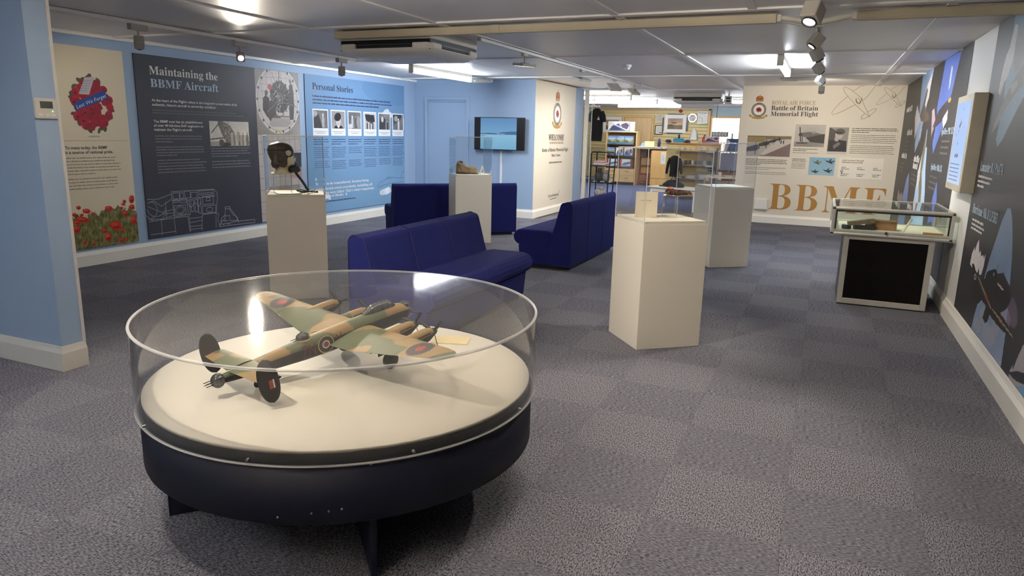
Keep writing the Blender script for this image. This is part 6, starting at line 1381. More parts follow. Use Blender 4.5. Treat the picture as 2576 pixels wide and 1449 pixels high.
# ---- badge shared by the two cream walls
def badge(name, parent, x, y, r, yo):
    c = Cv(r * 2.6, r * 3.7, r * 0.026); X0, Y0 = r * 1.3, r * 2.2
    GOLD = (186, 140, 66)
    # crown
    c.ell(X0, Y0 - r * 2.02, r * .06, r * .10, GOLD); c.rect(X0 - r * .02, Y0 - r * 2.16, X0 + r * .02, Y0 - r * 1.9, GOLD)
    c.ell(X0, Y0 - r * 1.58, r * .50, r * .36, (146, 52, 44)); c.rect(X0 - r * .5, Y0 - r * 1.5, X0 + r * .5, Y0 - r * 1.2, (146, 52, 44))
    for a in (-.48, -.25, 0, .25, .48): c.line([(X0 + a * r, Y0 - r * 1.3), (X0 + a * r * .8, Y0 - r * 1.62), (X0, Y0 - r * 1.9)], r * .07, GOLD)
    c.rect(X0 - r * .44, Y0 - r * 1.36, X0 + r * .44, Y0 - r * 1.12, GOLD); c.rect(X0 - r * .40, Y0 - r * 1.28, X0 + r * .40, Y0 - r * 1.2, (120, 52, 44))
    for k in range(6): c.ell(X0 + r * (-.35 + .14 * k), Y0 - r * 1.24, r * .04, r * .04, (216, 206, 180))
    # ring
    c.ell(X0, Y0, r * 1.02, r * 1.02, GOLD); c.ell(X0, Y0, r * .97, r * .97, (96, 110, 124)); c.ell(X0, Y0, r * .76, r * .76, GOLD); c.ell(X0, Y0, r * .71, r * .71, (238, 234, 226))
    for k in range(28):
        a = k * 2 * PI / 28
        if abs(math.sin(a)) < .97: c.ell(X0 + r * .865 * math.cos(a), Y0 + r * .865 * math.sin(a), r * .045, r * .045, (204, 196, 174))
    # device
    c.poly([(X0 - r * .42, Y0 - r * .05), (X0 - r * .2, Y0 - r * .32), (X0 + r * .12, Y0 - r * .36), (X0 + r * .3, Y0 - r * .2), (X0 + r * .44, Y0 + r * .05), (X0 + r * .3, Y0 + r * .1), (X0 + r * .36, Y0 + r * .3), (X0 + r * .1, Y0 + r * .2), (X0 + r * .02, Y0 + r * .38), (X0 - r * .12, Y0 + r * .2), (X0 - r * .38, Y0 + r * .22), (X0 - r * .26, Y0 + r * .06)], (156, 42, 48))
    c.line([(X0 - r * .3, Y0 - r * .02), (X0 + r * .3, Y0 + r * .02)], r * .07, (70, 30, 34)); c.line([(X0, Y0 - r * .28), (X0 - r * .05, Y0 + r * .28)], r * .07, (70, 30, 34))
    # scroll
    c.poly([(X0 - r * 1.1, Y0 + r * .62), (X0 - r * .7, Y0 + r * .92), (X0, Y0 + r * 1.0), (X0 + r * .7, Y0 + r * .92), (X0 + r * 1.1, Y0 + r * .62), (X0 + r * 1.24, Y0 + r * .82), (X0 + r * .75, Y0 + r * 1.2), (X0, Y0 + r * 1.3), (X0 - r * .75, Y0 + r * 1.2), (X0 - r * 1.24, Y0 + r * .82)], (196, 156, 76))
    c.line([(X0 - r * .7, Y0 + r * 1.06), (X0, Y0 + r * 1.14), (X0 + r * .7, Y0 + r * 1.06)], r * .07, (150, 110, 50))
    c.ell(X0 - r * 1.14, Y0 + r * .78, r * .1, r * .14, (150, 110, 50)); c.ell(X0 + r * 1.14, Y0 + r * .78, r * .1, r * .14, (150, 110, 50))
    return c.build(name, M_PRINT, parent, x - X0, y - Y0, yo)

# ---- welcome wall
we = thing('welcome_graphic', 'badge and WELCOME lettering printed on the cream end wall', 'wall graphic', (-4.597, YT, 2.35), PI / 2)
badge('badge', we, 1.095, 0.538, 0.205, -0.003)
lettering('welcome_word', 'WELCOME', mat('ink_brownblack', (70, 62, 58), 0.6, var=0), we, 0.68, 1.007, 0.105, width=0.82, serif=True)
lettering('welcome_line', 'TO THE ROYAL AIR FORCE', M_INKS, we, 0.73, 1.068, 0.036, width=0.76, serif=True)
lettering('welcome_line', 'Battle of Britain Memorial Flight', MATS['ink_brownblack'], we, 0.377, 1.206, 0.062, width=1.40)
lettering('welcome_line', 'Visitor Centre', MATS['ink_brownblack'], we, 0.86, 1.30, 0.052, width=0.47)
textlines('web_address', M_INKGR, we, [(0.736, 1.42, 1.418)], 0.03)
lettering('county_logo', 'Lincolnshire', M_INKGR, we, 0.76, 2.035, 0.055, width=0.52)
strokes('logo_swash', M_INKGR, we, [[(1.27, 2.04), (1.32, 1.98), (1.33, 1.94)], [(.85, 2.08), (1.2, 2.07)]], 0.012)

# ---- crest wall
bb = thing('crest_wall_graphic', 'badge, photographs and gold BBMF letters printed on the cream wall', 'wall graphic', (-1.43, YB, 2.36))
badge('badge', bb, 0.287, 0.415, 0.122, -0.003)
lettering('title', 'ROYAL AIR FORCE', M_INKS, bb, 0.491, 0.325, 0.066, width=0.70, serif=True)
lettering('title', 'Battle of Britain', MATS['ink_brownblack'], bb, 0.489, 0.417, 0.075, width=0.745, serif=True)
lettering('title', 'Memorial Flight', MATS['ink_brownblack'], bb, 0.489, 0.513, 0.075, width=0.755, serif=True)
for ch, x, w_ in (('B', .598, .365), ('B', 1.031, .357), ('M', 1.462, .565), ('F', 2.09, .325)):
    lettering('gold_letter', ch, M_INKG, bb, x, 2.112, 0.452, width=w_, serif=True, weight=-0.012)
cv = Cv(0.72, 0.35, 0.006, (176, 168, 158)); cv.rect(0, 0, .72, .06, (128, 112, 84)); cv.rect(0, .02, .3, .11, (150, 132, 92)); cv.poly([(.72, .05), (.2, .35), (.72, .35)], (128, 108, 104)); cv.poly([(.5, .06), (.72, .05), (.72, .12), (.3, .33), (.22, .33)], (196, 188, 178))
for x, y, s_ in ((.12, .22, .28), (.3, .14, .2), (.43, .09, .14), (.52, .06, .1)):
    cv.poly([(x - s_ * .6, y), (x, y - s_ * .2), (x + s_ * .3, y - s_ * .25), (x + s_ * .35, y), (x + s_ * .1, y + s_ * .15), (x - s_ * .5, y + s_ * .2)], (70, 66, 72)); cv.line([(x + s_ * .1, y - s_ * .35), (x + s_ * .1, y + s_ * .35)], .012, (50, 46, 50))
people(cv, [.56, .6], .13, .07, [(60, 56, 60)]); cv.speck(6, 5); cv.build('flightline_photo', M_PRINT, bb, 0.144, 0.85, -0.003)
cv = Cv(0.475, 0.37, 0.005, (186, 180, 172)); cv.rect(0, .29, .475, .37, (150, 144, 136)); cv.noise(6, 8, 3)
cv.poly([(.08, .14), (.25, .12), (.47, .16), (.47, .28), (.3, .24), (.12, .2)], (110, 104, 98)); cv.poly([(.18, .22), (.475, .15), (.475, .31), (.25, .29)], (66, 62, 60)); cv.line([(.07, .05), (.1, .28)], .016, (46, 42, 42)); cv.ell(.09, .17, .03, .03, (70, 66, 64)); cv.line([(.05, .31), (.2, .31)], .03, (90, 86, 82)); cv.line([(.12, .2), (.13, .31)], .012, (60, 56, 54)); cv.ell(.3, .13, .04, .02, (150, 146, 140))
cv.speck(5, 6); cv.build('fighter_photo', M_PRINT, bb, 0.914, 0.648, -0.003)
cv = Cv(0.30, 0.44, 0.005, (150, 144, 138)); cv.poly([(0, 0), (.1, .05), (.09, .3), (0, .44)], (84, 78, 74)); cv.poly([(.02, .22), (.14, .2), (.28, .22), (.3, .42), (.02, .40)], (58, 54, 54)); cv.ell(.16, .12, .06, .075, (188, 180, 172)); cv.ell(.17, .07, .075, .05, (92, 86, 82)); cv.ell(.15, .085, .06, .014, (58, 54, 52)); cv.ell(.13, .2, .03, .03, (180, 172, 164)); cv.poly([(.08, .3), (.16, .24), (.2, .27), (.1, .36)], (120, 114, 110)); cv.rect(0, .40, .3, .44, (206, 200, 192))
cv.speck(6, 7); cv.build('pilot_photo', M_PRINT, bb, 1.446, 0.687, -0.003)
cv = Cv(0.405, 0.295, 0.004); cv.grad((134, 180, 208), (158, 192, 210))
for x, y, s_, c_ in ((.12, .08, .14, (128, 122, 70)), (.32, .06, .15, (72, 72, 66)), (.1, .235, .12, (48, 56, 60)), (.3, .215, .14, (56, 62, 60))):
    cv.poly([(x - s_ * .6, y - s_ * .25), (x - s_ * .4, y - s_ * .1), (x, y), (x + s_ * .5, y - s_ * .1), (x + s_ * .55, y), (x + s_ * .1, y + s_ * .18), (x - s_ * .3, y + s_ * .08)], c_); cv.poly([(x - s_ * .1, y - s_ * .05), (x + s_ * .4, y + s_ * .25), (x + s_ * .25, y + s_ * .28), (x - s_ * .2, y + s_ * .1)], tuple(int(v * .7) for v in c_)); cv.poly([(x - .1 * s_, y - .1 * s_), (x + s_ * .2, y - s_ * .35), (x + s_ * .1, y)], tuple(int(v * .8) for v in c_))
cv.build('formation_photo', M_PRINT, bb, 1.188, 1.19, -0.003)
bxo('timeline_box', mat('box_pale', (236, 230, 218), 0.5, var=0), bb, (1.65, 2.325, -0.004, 0, -1.525, -1.178))
textlines('timeline_title', M_INKS, bb, [(1.70, 2.02, 1.235)], 0.024, -0.006)
textlines('timeline_text', M_INKD, bb, [(1.70, 2.01, 1.262)] + [(1.70 + .24 * c, 1.70 + .24 * c + w_, yy) for c in range(3) for yy, w_ in ((1.345, .07), (1.372, .12), (1.455, .12), (1.482, .09))], 0.013, -0.006)
strokes('map_pin', M_INKD, bb, [arcline(1.71, 1.405, .016, .016), [(1.70, 1.418), (1.71, 1.44), (1.72, 1.418)]], 0.007, -0.006)
textlines('bold_text', MATS['ink_brownblack'], bb, [(1.79, 2.45, .705), (1.79, 2.47, .735), (1.79, 2.05, .765), (.15, .83, 1.262), (.15, .82, 1.292), (.15, .84, 1.322), (.15, .4, 1.352), (.91, 1.3, 1.062), (.91, 1.12, 1.09), (.91, 1.12, 1.235), (.91, 1.13, 1.265)], 0.0135)
textlines('body_text', M_INKGR, bb, [(1.79, random.uniform(2.40, 2.47), .81 + k * .03) for k in range(5)] + [(1.79, random.uniform(2.40, 2.46), .985 + k * .03) for k in range(5)] + [(.155, .82, 1.40), (.155, .55, 1.43), (.155, .83, 1.478), (.155, .84, 1.508), (.91, 1.31, 1.125)] + [(.91, 1.13, 1.30 + k * .028) for k in range(4)], 0.0105)
S1 = [[(1.585, .045), (1.61, .12), (1.68, .20), (1.80, .32), (1.92, .43), (2.02, .51)], [(1.585, .045), (1.62, .035), (1.70, .08), (1.80, .155), (1.88, .22), (1.91, .30), (2.03, .51)], [(1.665, .185), (1.55, .30), (1.465, .42), (1.452, .465), (1.475, .482), (1.58, .44), (1.70, .37), (1.79, .315)],
      [(1.735, .105), (1.83, .03), (1.90, .012)], [(1.90, .25), (1.96, .18), (2.02, .08), (2.05, .02)], [(1.95, .455), (1.905, .51), (1.91, .545), (1.955, .54), (2.02, .50), (2.09, .43), (2.112, .39), (2.09, .375), (1.99, .43)], arcline(1.835, .235, .04, .06, -20, 200), [(1.80, .25), (1.85, .31), (1.87, .28), (1.83, .21)]]
S2 = [[(a * .62 + 1.205, b * .62 + .02) for a, b in pl] for pl in S1]
strokes('aircraft_outline', mat('ink_outline', (176, 154, 120), 0.6, var=0), bb, S1, 0.007)
strokes('aircraft_outline', MATS['ink_outline'], bb, S2, 0.005)

# ---- right wall: dark aircraft graphics
GB = (50, 48, 50)
rw = thing('aircraft_graphic', 'dark wall graphic with small aircraft in propeller-blade windows, behind the table case', 'wall graphic', (XR, YB, 2.35), -PI / 2)
cv = Cv(5.68, 2.19, (0.022, 0.0075), GB)
sky = Cv(5.68, 2.19, (0.022, 0.0075)); sky.grad((112, 138, 176), (150, 176, 204)); sky.noise(14, 5, 11)
def window(pts, tint, k=0.0):
    m_ = Cv(cv.w, cv.h, (0.022, 0.0075)); m_.poly(pts, (1, 1, 1)); msk = m_.a > .5
    cv.c[msk] = (sky.c * (1 - k) + np.array(tint) * k)[msk]
window([(1.94, 0), (3.06, 0), (2.92, .3), (2.75, .62), (2.5, .92), (2.25, 1.03), (2.12, .9), (2.2, .6), (2.02, .28)], (150, 170, 195), .4)
cv.poly([(2.55, .2), (2.95, .05), (3.0, .0), (2.95, .35), (2.65, .5)], (206, 208, 214)); cv.poly([(2.1, .5), (1.75, .38), (1.68, .55), (2.0, .85), (2.35, .6)], (198, 194, 196)); cv.poly([(2.25, .55), (2.5, .35), (2.62, .2), (2.75, .24), (2.65, .42), (2.9, .5), (3.2, .56), (3.25, .62), (2.95, .64), (2.5, .62)], (86, 76, 64)); cv.poly([(2.55, .8), (2.7, .7), (2.65, .9)], (180, 170, 186))
window([(4.0, 0), (5.04, 0.01), (4.75, .45), (4.42, .78), (4.07, 1.01), (3.9, .9), (3.98, .66), (3.85, .5)], (84, 106, 190), .75)
cv.poly([(4.5, .1), (4.62, .14), (4.6, .32), (4.52, .36)], (198, 204, 214)); cv.poly([(3.45, .52), (3.62, .5), (3.9, .66), (3.7, .82)], (160, 140, 156)); cv.poly([(3.7, .72), (4.0, .55), (4.25, .50), (4.7, .44), (4.8, .46), (4.72, .55), (4.4, .66), (3.95, .72)], (58, 52, 56)); cv.ell(4.72, .46, .09, .025, (196, 158, 60)); cv.poly([(4.4, .64), (4.7, .55), (4.75, .66), (4.55, .74)], (214, 206, 206))
window([(3.25, .71), (3.36, .95), (3.47, .94), (3.62, 1.2), (3.86, 1.45), (4.05, 1.75), (4.1, 2.0), (2.85, 2.0), (2.92, 1.5), (2.96, 1.2), (3.14, .95)], (176, 202, 222), .6)
cv.poly([(3.22, .75), (3.34, 1.0), (3.32, 1.25), (3.5, 1.4), (3.62, 1.6), (3.45, 1.7), (3.3, 1.5), (3.12, 1.3), (3.1, 1.0)], (112, 104, 76)); cv.poly([(2.9, 1.25), (3.1, 1.1), (3.2, 1.35), (3.0, 1.5)], (206, 204, 204))
window([(1.91, 1.30), (2.1, 1.5), (2.2, 1.8), (2.2, 2.1), (1.2, 2.1), (1.45, 1.7), (1.7, 1.4)], (110, 130, 190), .6)
cv.poly([(.8, 1.6), (1.0, 1.68), (1.3, 1.62), (1.6, 1.72), (1.1, 1.8), (.7, 1.75)], (150, 140, 140)); 
window([(4.68, 1.28), (4.85, 1.45), (4.98, 1.8), (4.98, 2.15), (4.3, 2.15), (4.4, 1.8), (4.55, 1.45)], (78, 100, 186), .7)
cv.poly([(4.4, 1.75), (4.7, 1.7), (5.1, 1.85), (4.8, 1.95), (4.4, 1.9)], (54, 50, 54)); cv.speck(3, 9)
cv.build('graphic_sheet', M_PRINT, rw, 0, 0, -0.003)
textlines('aircraft_name', M_INKW, rw, [(.37, 1.2, .44), (.95, 1.6, .79), (.56, 1.3, 1.13), (2.3, 2.9, 1.14), (2.3, 2.8, 1.23)], 0.085, -0.006)
lettering('aircraft_name', 'Spitfire PR XIX', M_INKB, rw, 4.5, .80, .062, width=.85, serif=True, y=-0.006)
lettering('aircraft_name', 'Spitfire Mk IX', M_INKB, rw, 4.09, 1.175, .062, width=.84, serif=True, y=-0.006)
textlines('aircraft_note', M_INKGR, rw, [(x, x + w_, y + k * .06) for x, w_, y in ((.9, .5, .9), (4.62, .5, .88), (.55, .5, 1.22), (2.3, .5, 1.32), (4.1, .55, 1.26)) for k in range(3)], 0.024, -0.006)
rn = thing('aircraft_graphic', 'large dark wall graphic nearest the camera with a diving fighter', 'wall graphic', (XR, 6.62, 2.35), -PI / 2)
bxo('backing_sheet', mat('graphic_dark', GB, 0.45, var=0.02), rn, (2.5, 9.1, -0.003, 0, -2.19, 0))
cv = Cv(2.5, 2.19, (0.0085, 0.0055), GB); sky = Cv(2.5, 2.19, (0.0085, 0.0055)); sky.grad((122, 150, 178), (146, 158, 176)); sky.noise(16, 5, 12)
def window2(pts, tint, k):
    m_ = Cv(cv.w, cv.h, (0.0085, 0.0055)); m_.poly(pts, (1, 1, 1)); msk = m_.a > .5
    cv.c[msk] = (sky.c * (1 - k) + np.array(tint) * k)[msk]
window2([(.52, 0), (1.9, 0), (1.9, .3), (1.3, .5), (.95, .72), (.74, .86), (.62, .905), (.55, .85), (.6, .6), (.5, .35)], (126, 156, 172), .4)
cv.poly([(.36, .52), (.39, .36), (.44, .27), (.5, .23), (.57, .08), (.66, .1), (.68, .3), (.6, .42), (.5, .46), (.46, .55)], (206, 200, 192)); cv.poly([(.35, .815), (.42, .72), (.58, .60), (.72, .50), (1.0, .36), (1.9, .16), (1.9, .34), (1.2, .48), (.92, .56), (.70, .64), (.5, .76)], (112, 108, 104)); cv.poly([(.72, .5), (.88, .47), (.95, .5), (.8, .56)], (150, 152, 150)); cv.poly([(.66, .22), (.8, .12), (1.1, .1), (1.2, .3), (.95, .4), (.75, .42)], (132, 132, 130))
window2([(1.233, 1.281), (1.31, 1.275), (1.383, 1.319), (1.48, 1.43), (1.555, 1.55), (1.63, 1.75), (1.709, 1.963), (1.74, 2.19), (.77, 2.19), (.80, 2.08), (.841, 1.992), (.937, 1.726), (1.0, 1.6), (1.078, 1.479), (1.15, 1.36)], (118, 146, 184), .3)
for x, y, rx, ry in ((1.1, 2.02, .14, .06), (1.3, 2.1, .2, .06), (1.45, 2.0, .1, .07), (.95, 2.12, .12, .05)): cv.ell(x, y, rx, ry, (176, 166, 172), 0, .5)
cv.poly([(.36, 1.78), (.372, 1.70), (.43, 1.64), (.46, 1.67), (.50, 1.60), (.545, 1.568), (.58, 1.62), (.62, 1.66), (.66, 1.635), (.70, 1.67), (.76, 1.65), (.80, 1.67), (.84, 1.63), (.835, 1.72), (.80, 1.79), (.6, 1.81)], (212, 204, 204))
cv.ell(1.78, 1.84, .14, .07, (120, 104, 124), .3, .6); cv.ell(1.68, 1.90, .1, .05, (150, 140, 156), .3, .6)
cv.poly([(.437, 1.764), (.50, 1.757), (.60, 1.79), (.66, 1.80), (.694, 1.756), (.78, 1.84), (.938, 1.789), (.96, 1.74), (1.05, 1.71), (1.268, 1.70), (1.42, 1.665), (1.5, 1.69), (1.596, 1.708), (1.69, 1.75), (1.70, 1.79), (1.64, 1.85), (1.503, 1.908), (1.62, 1.915), (1.75, 1.93), (1.90, 1.958), (1.88, 1.977), (1.6, 1.99), (1.35, 1.985), (1.242, 1.977), (1.22, 2.03), (1.16, 2.055), (1.06, 2.04), (1.1, 1.95), (.95, 1.94), (.85, 1.99), (.66, 1.99), (.603, 1.97), (.62, 1.90), (.50, 1.885), (.462, 1.86), (.52, 1.85)], (42, 36, 32))
cv.poly([(.70, 1.79), (.78, 1.84), (.98, 1.86), (1.25, 1.93), (1.18, 1.94), (.9, 1.88), (.72, 1.83)], (78, 70, 58)); cv.line([(.74, 1.82), (1.26, 1.935)], .012, (150, 138, 112)); cv.ell(.615, 1.835, .045, .022, (150, 150, 150)); cv.ell(.615, 1.835, .025, .012, (52, 50, 60)); cv.poly([(1.02, 1.865), (1.12, 1.89), (1.13, 1.915), (1.05, 1.90)], (150, 44, 44)); cv.poly([(1.5, 1.925), (1.58, 1.935), (1.58, 1.965), (1.5, 1.955)], (138, 48, 46)); cv.line([(1.3, 1.93), (1.88, 1.965)], .01, (160, 148, 120))
cv.ell(1.40, 1.79, .16, .075, (36, 30, 28)); cv.ell(1.55, 1.79, .1, .06, (28, 24, 24)); cv.line([(1.32, 1.755), (1.48, 1.765)], .012, (190, 186, 180)); cv.poly([(1.08, 1.705), (1.2, 1.68), (1.27, 1.70), (1.25, 1.735), (1.1, 1.74)], (24, 22, 24)); cv.line([(1.24, 1.69), (1.25, 1.64)], .01, (30, 26, 26)); cv.ell(1.17, 1.72, .02, .012, (140, 138, 134))
cv.poly([(1.93, 2.165), (1.98, 2.10), (2.0, 2.13), (2.04, 2.05), (2.11, 1.95), (2.2, 1.9), (2.5, 1.86), (2.5, 2.19), (1.95, 2.19)], (170, 164, 168)); cv.poly([(1.9, 2.17), (2.1, 2.1), (2.5, 2.02), (2.5, 2.08), (2.1, 2.16)], (48, 46, 54)); cv.poly([(2.1, 2.19), (2.25, 2.14), (2.5, 2.1), (2.5, 2.19)], (110, 156, 196))
cv.line([(.34, 1.98), (.28, 1.95)], .008, (120, 30, 36)); cv.ell(.27, .985, .012, .02, (150, 40, 44)); cv.ell(.17, 1.66, .01, .018, (150, 40, 44)); cv.speck(2.5, 10)
cv.build('graphic_sheet', M_PRINT, rn, 0, 0, -0.003)
lettering('aircraft_name', 'Lancaster B.I PA474', M_INKB, rn, .176, 1.085, .068, width=.77, serif=True, y=-0.006)
lettering('aircraft_name', 'Hurricane Mk II LF363', M_INKB, rn, .148, 1.405, .068, width=.87, serif=True, y=-0.006)
textlines('aircraft_note', M_INKW, rn, [(.16, .66, 1.135), (.16, .60, 1.17), (.17, .42, 1.205), (.19, .62, 1.462), (.19, .66, 1.495), (.19, .60, 1.525)], 0.019, -0.006)
# ================================================================== the shop seen through the opening
def scenic(w, h, seed, cell=0.02, kind='land'):
    c = Cv(w, h, cell); q = np.random.default_rng(seed)
    if kind == 'land':
        c.grad((96, 130, 188), (190, 204, 214), 0, h * .45); c.rect(0, h * .42, w, h, (120, 132, 84)); c.rect(0, h * .78, w, h, (92, 118, 150)); c.ell(w * .5, h * .55, w * .35, h * .12, (176, 166, 110)); c.ell(w * .25, h * .68, w * .2, h * .09, (76, 96, 62))
    elif kind == 'jet':
        c.c[:] = (224, 218, 208); c.a[:] = 1; c.poly([(0, h), (w * .2, h * .45), (w * .5, h * .2), (w * .62, h * .6), (w * .9, h)], (66, 74, 118)); c.poly([(w * .6, h * .3), (w * .85, h * .1), (w, h * .35), (w * .9, h * .8), (w * .65, h * .7)], (88, 80, 104)); c.line([(w * .1, h * .15), (w * .9, h * .9)], w * .05, (214, 214, 220)); c.rect(0, h * .92, w, h, (90, 150, 190))
    elif kind == 'sunset':
        c.grad((150, 130, 130), (206, 160, 110), 0, h * .6); c.rect(0, h * .6, w, h, (104, 96, 76)); c.ell(w * .45, h * .4, w * .2, h * .05, (80, 70, 70)); c.ell(w * .2, h * .62, w * .15, h * .06, (70, 72, 60))
    elif kind == 'kit':
        c.c[:] = (206, 212, 216); c.a[:] = 1; c.rect(0, 0, w * .12, h, (196, 70, 70)); c.rect(w * .9, 0, w, h, (120, 30, 40)); c.poly([(w * .1, h * .7), (w * .4, h * .4), (w * .9, h * .3), (w * .9, h * .55), (w * .4, h * .75)], (92, 108, 124)); c.rect(w * .12, h * .85, w * .9, h, (96, 146, 176))
    c.noise(9, 14, seed); return c
def frame_pic(label, x0, x1, z0, z1, fcol, matw, kind, seed, name='framed_picture', cat='picture'):
    t = thing(name, label, cat, ((x0 + x1) / 2, 22.93, z0)); a = (x1 - x0) / 2; h = z1 - z0
    for b in ((-a, a, -.04, 0, 0, .025), (-a, a, -.04, 0, h - .025, h), (-a, -a + .025, -.04, 0, .025, h - .025), (a - .025, a, -.04, 0, .025, h - .025)):
        bxo('frame_bar', fcol, t, b, 0.003)
    bxo('mount', M_WHITE, t, (-a + .02, a - .02, -.02, -.008, .02, h - .02))
    if kind:
        c = scenic(2 * a - 2 * matw, h - 2 * matw, seed, 0.012, kind); c.build('print', M_PRINT, t, -a + matw, -h + matw, -0.023)
    return t
fw = mat('frame_white', (232, 228, 218), 0.4); fb = mat('frame_black', (40, 30, 28), 0.4)
pa = frame_pic('white framed sunset picture on the slatted wall beside the eight-sided clock', -4.77, -4.08, 1.57, 2.12, fw, .11, 'sunset', 3)
for b in ((-0.40, -0.345, -.05, -.001, .05, .46), (0.345, 0.40, -.05, -.001, .05, .46), (-.24, .24, -.05, -.001, .55, .58), (-.24, .24, -.05, -.001, -.03, 0.0)): bxo('corner_guard', fb, pa, b)
frame_pic('white framed aircraft picture half hidden by the black T-shirt', -6.76, -6.13, 1.53, 2.04, fw, .1, 'sunset', 9)
ce = frame_pic('small black framed certificate beside the beech door', -5.05, -4.8, 1.5, 1.8, fb, .04, None, 0, 'certificate', 'certificate')
textlines('certificate_text', M_INKGR, ce, [(-.07, .07, -.22 + k * .03) for k in range(6)], .012, -.024)
bxo('red_seal', mat('seal_red', (190, 96, 96), .6), ce, (.03, .08, -.026, -.02, .04, .09))
no = thing('wall_notice', 'pale notice sheet above the certificate', 'notice', (-4.92, 22.92, 1.88)); bxo('sheet', mat('notice_paper', (214, 206, 190), .7), no, (-.11, .11, -.006, 0, 0, .24)); textlines('notice_text', M_INKGR, no, [(-.08, .07, -.2 + k * .035) for k in range(5)], .014, -.008)
ck = thing('wall_clock', 'eight-sided chrome wall clock', 'clock', (-3.9, 22.93, 2.03))
o8 = [(.15 * math.cos(PI / 8 + k * PI / 4), .15 * math.sin(PI / 8 + k * PI / 4)) for k in range(8)]; i8 = [(p * .72, q * .72) for p, q in o8]
MB().prism(o8, -.04, -.0).build('case', M_STEEL, ck, .006); MB().prism(i8, -.045, -.035).build('dial', M_WHITE, ck)
strokes('hands_and_ring', M_INKN, ck, [arcline(0, 0, .085, .085), arcline(0, 0, .05, .05), [(0, 0), (.03, .05)], [(0, 0), (-.02, -.06)]], .01, -.047)
c2 = thing('calendar_clock', 'large white calendar clock with a green foot edge', 'clock', (-3.595, 22.93, 1.82))
bxo('sheet', M_WHITE, c2, (-.155, .155, -.015, 0, 0, .41)); MB().prism([(-.155, 0), (.155, 0), (.155, .05), (-.155, .02)], -.018, -.014).build('green_edge', mat('green_print', (120, 168, 80), .6), c2)
strokes('clock_hands', M_INKD, c2, [[(0, -.20), (-.09, -.245)], [(0, -.20), (-.005, -.09)]] + [[(.11 * math.cos(a), -.2 + .11 * math.sin(a)), (.12 * math.cos(a), -.2 + .12 * math.sin(a))] for a in np.linspace(0, 2 * PI, 13)[:-1]], .008, -.018); textlines('clock_title', M_INKGR, c2, [(-.12, .1, -.35)], .03, -.018)
bl = thing('fire_bell', 'small red alarm bell at the top of the slatted wall', 'alarm bell', (-4.28, 22.93, 2.24)); MB().lathe([(.001, .05), (.035, .045), (.055, .02), (.06, 0)], 20).build('gong', mat('bell_red', (170, 48, 40), .4), bl, rot=(PI / 2, 0, 0)); bxo('bracket', MATS['bell_red'], bl, (-.04, .04, -.02, 0, -.03, .05), .004)
sh = thing('white_apron', 'white apron hanging on the slatted wall below the clocks', 'apron', (-3.82, 22.92, 1.37))
MB().loft([[(x * w_ + .01 * math.sin(9 * z), y * .03 - .03 + .008 * math.sin(7 * x + 20 * z), z) for x, y in ((-1, 0), (-.6, -1), (-.1, -.5), (.4, -1), (1, 0), (.3, .8), (-.5, .8))] for z, w_ in ((0, .13), (.08, .125), (.16, .10), (.24, .085), (.30, .05), (.33, .02))], True).build('cloth', mat('apron_white', (236, 234, 230), .8), sh)
MB().tube([(0, -.02, .33), (0, -.03, .36)], .006, 6).build('loop', M_WHITE, sh)
fe = thing('fire_extinguisher', 'small red extinguisher on the slatted wall by the doorway', 'fire extinguisher', (-3.5, 22.88, 1.22)); MB().lathe([(.001, 0), (.045, .005), (.05, .03), (.05, .2), (.03, .24), (.012, .26)], 16).build('cylinder', mat('extinguisher_red', (176, 40, 34), .35), fe); MB().tube([(0, 0, .255), (0, 0, .29), (.04, -.02, .3)], .01, 8).build('valve', M_BLACK, fe)

# bookcase with its books
bkc = thing('bookcase', 'beech bookcase with drawers, full of boxed books', 'bookcase', (-5.61, 21.0, 0))
for b in ((-.47, -.44, 0, .36, 0, 1.54), (.44, .47, 0, .36, 0, 1.54)): bxo('side', W_BEECH, bkc, b, .003)
bxo('top', W_BEECH, bkc, (-.49, .49, -.01, .37, 1.54, 1.575), .003); bxo('back', wood('beech_back', (150, 118, 78), (168, 134, 92)), bkc, (-.44, .44, .34, .36, .08, 1.54))
for z in (.50, .84, 1.17): bxo('shelf', mat('shelf_dark', (58, 46, 42), .6), bkc, (-.44, .44, .01, .34, z, z + .03))
W_DRAW = wood('drawer_beech', (204, 170, 116), (220, 188, 136), axis=(1, 10, 10))
for i in range(2):
    for j in range(2):
        dr = bxo('drawer', W_DRAW, bkc, (-.44 + i * .44 + .004, i * .44 - .004, -.008, .3, .09 + j * .2, .285 + j * .2), .003)
        bxo('handle', M_DARK, dr, (-.22 + i * .44 - .05, -.22 + i * .44 + .05, -.025, -.008, .2 + j * .2, .21 + j * .2), .003)
def stock(name, label, cat, x0, x1, z0, z1, y, kind, seed, group, d=.12):
    t = thing(name, label, cat, ((x0 + x1) / 2, y, z0), 0, group); a = (x1 - x0) / 2; h = z1 - z0
    bxo('block', mat('book_block', (206, 202, 196), .6), t, (-a, a, 0, d, 0, h), .002)
    scenic(2 * a, h, seed, .016, kind).build('cover', M_PRINT, t, -a, -h, -.002)
    return t
for k in range(3):
    stock('picture_book', ('left', 'middle', 'right')[k] + ' landscape book on the top shelf of the bookcase', 'book', -6.045 + k * .265, -5.795 + k * .265, 1.20, 1.44, 21.05, 'land', 40 + k, 'books on the top shelf')
stock('picture_book', 'aircraft book alone on the left of the middle shelf', 'book', -6.04, -5.82, .87, 1.10, 21.05, 'land', 44, 'books on the middle shelf')
stock('picture_book', 'pale aircraft book in the centre of the middle shelf', 'book', -5.77, -5.56, .87, 1.10, 21.05, 'jet', 45, 'books on the middle shelf')
stock('picture_book', 'pale aircraft book on the right of the middle shelf', 'book', -5.52, -5.27, .87, 1.10, 21.05, 'jet', 46, 'books on the middle shelf')
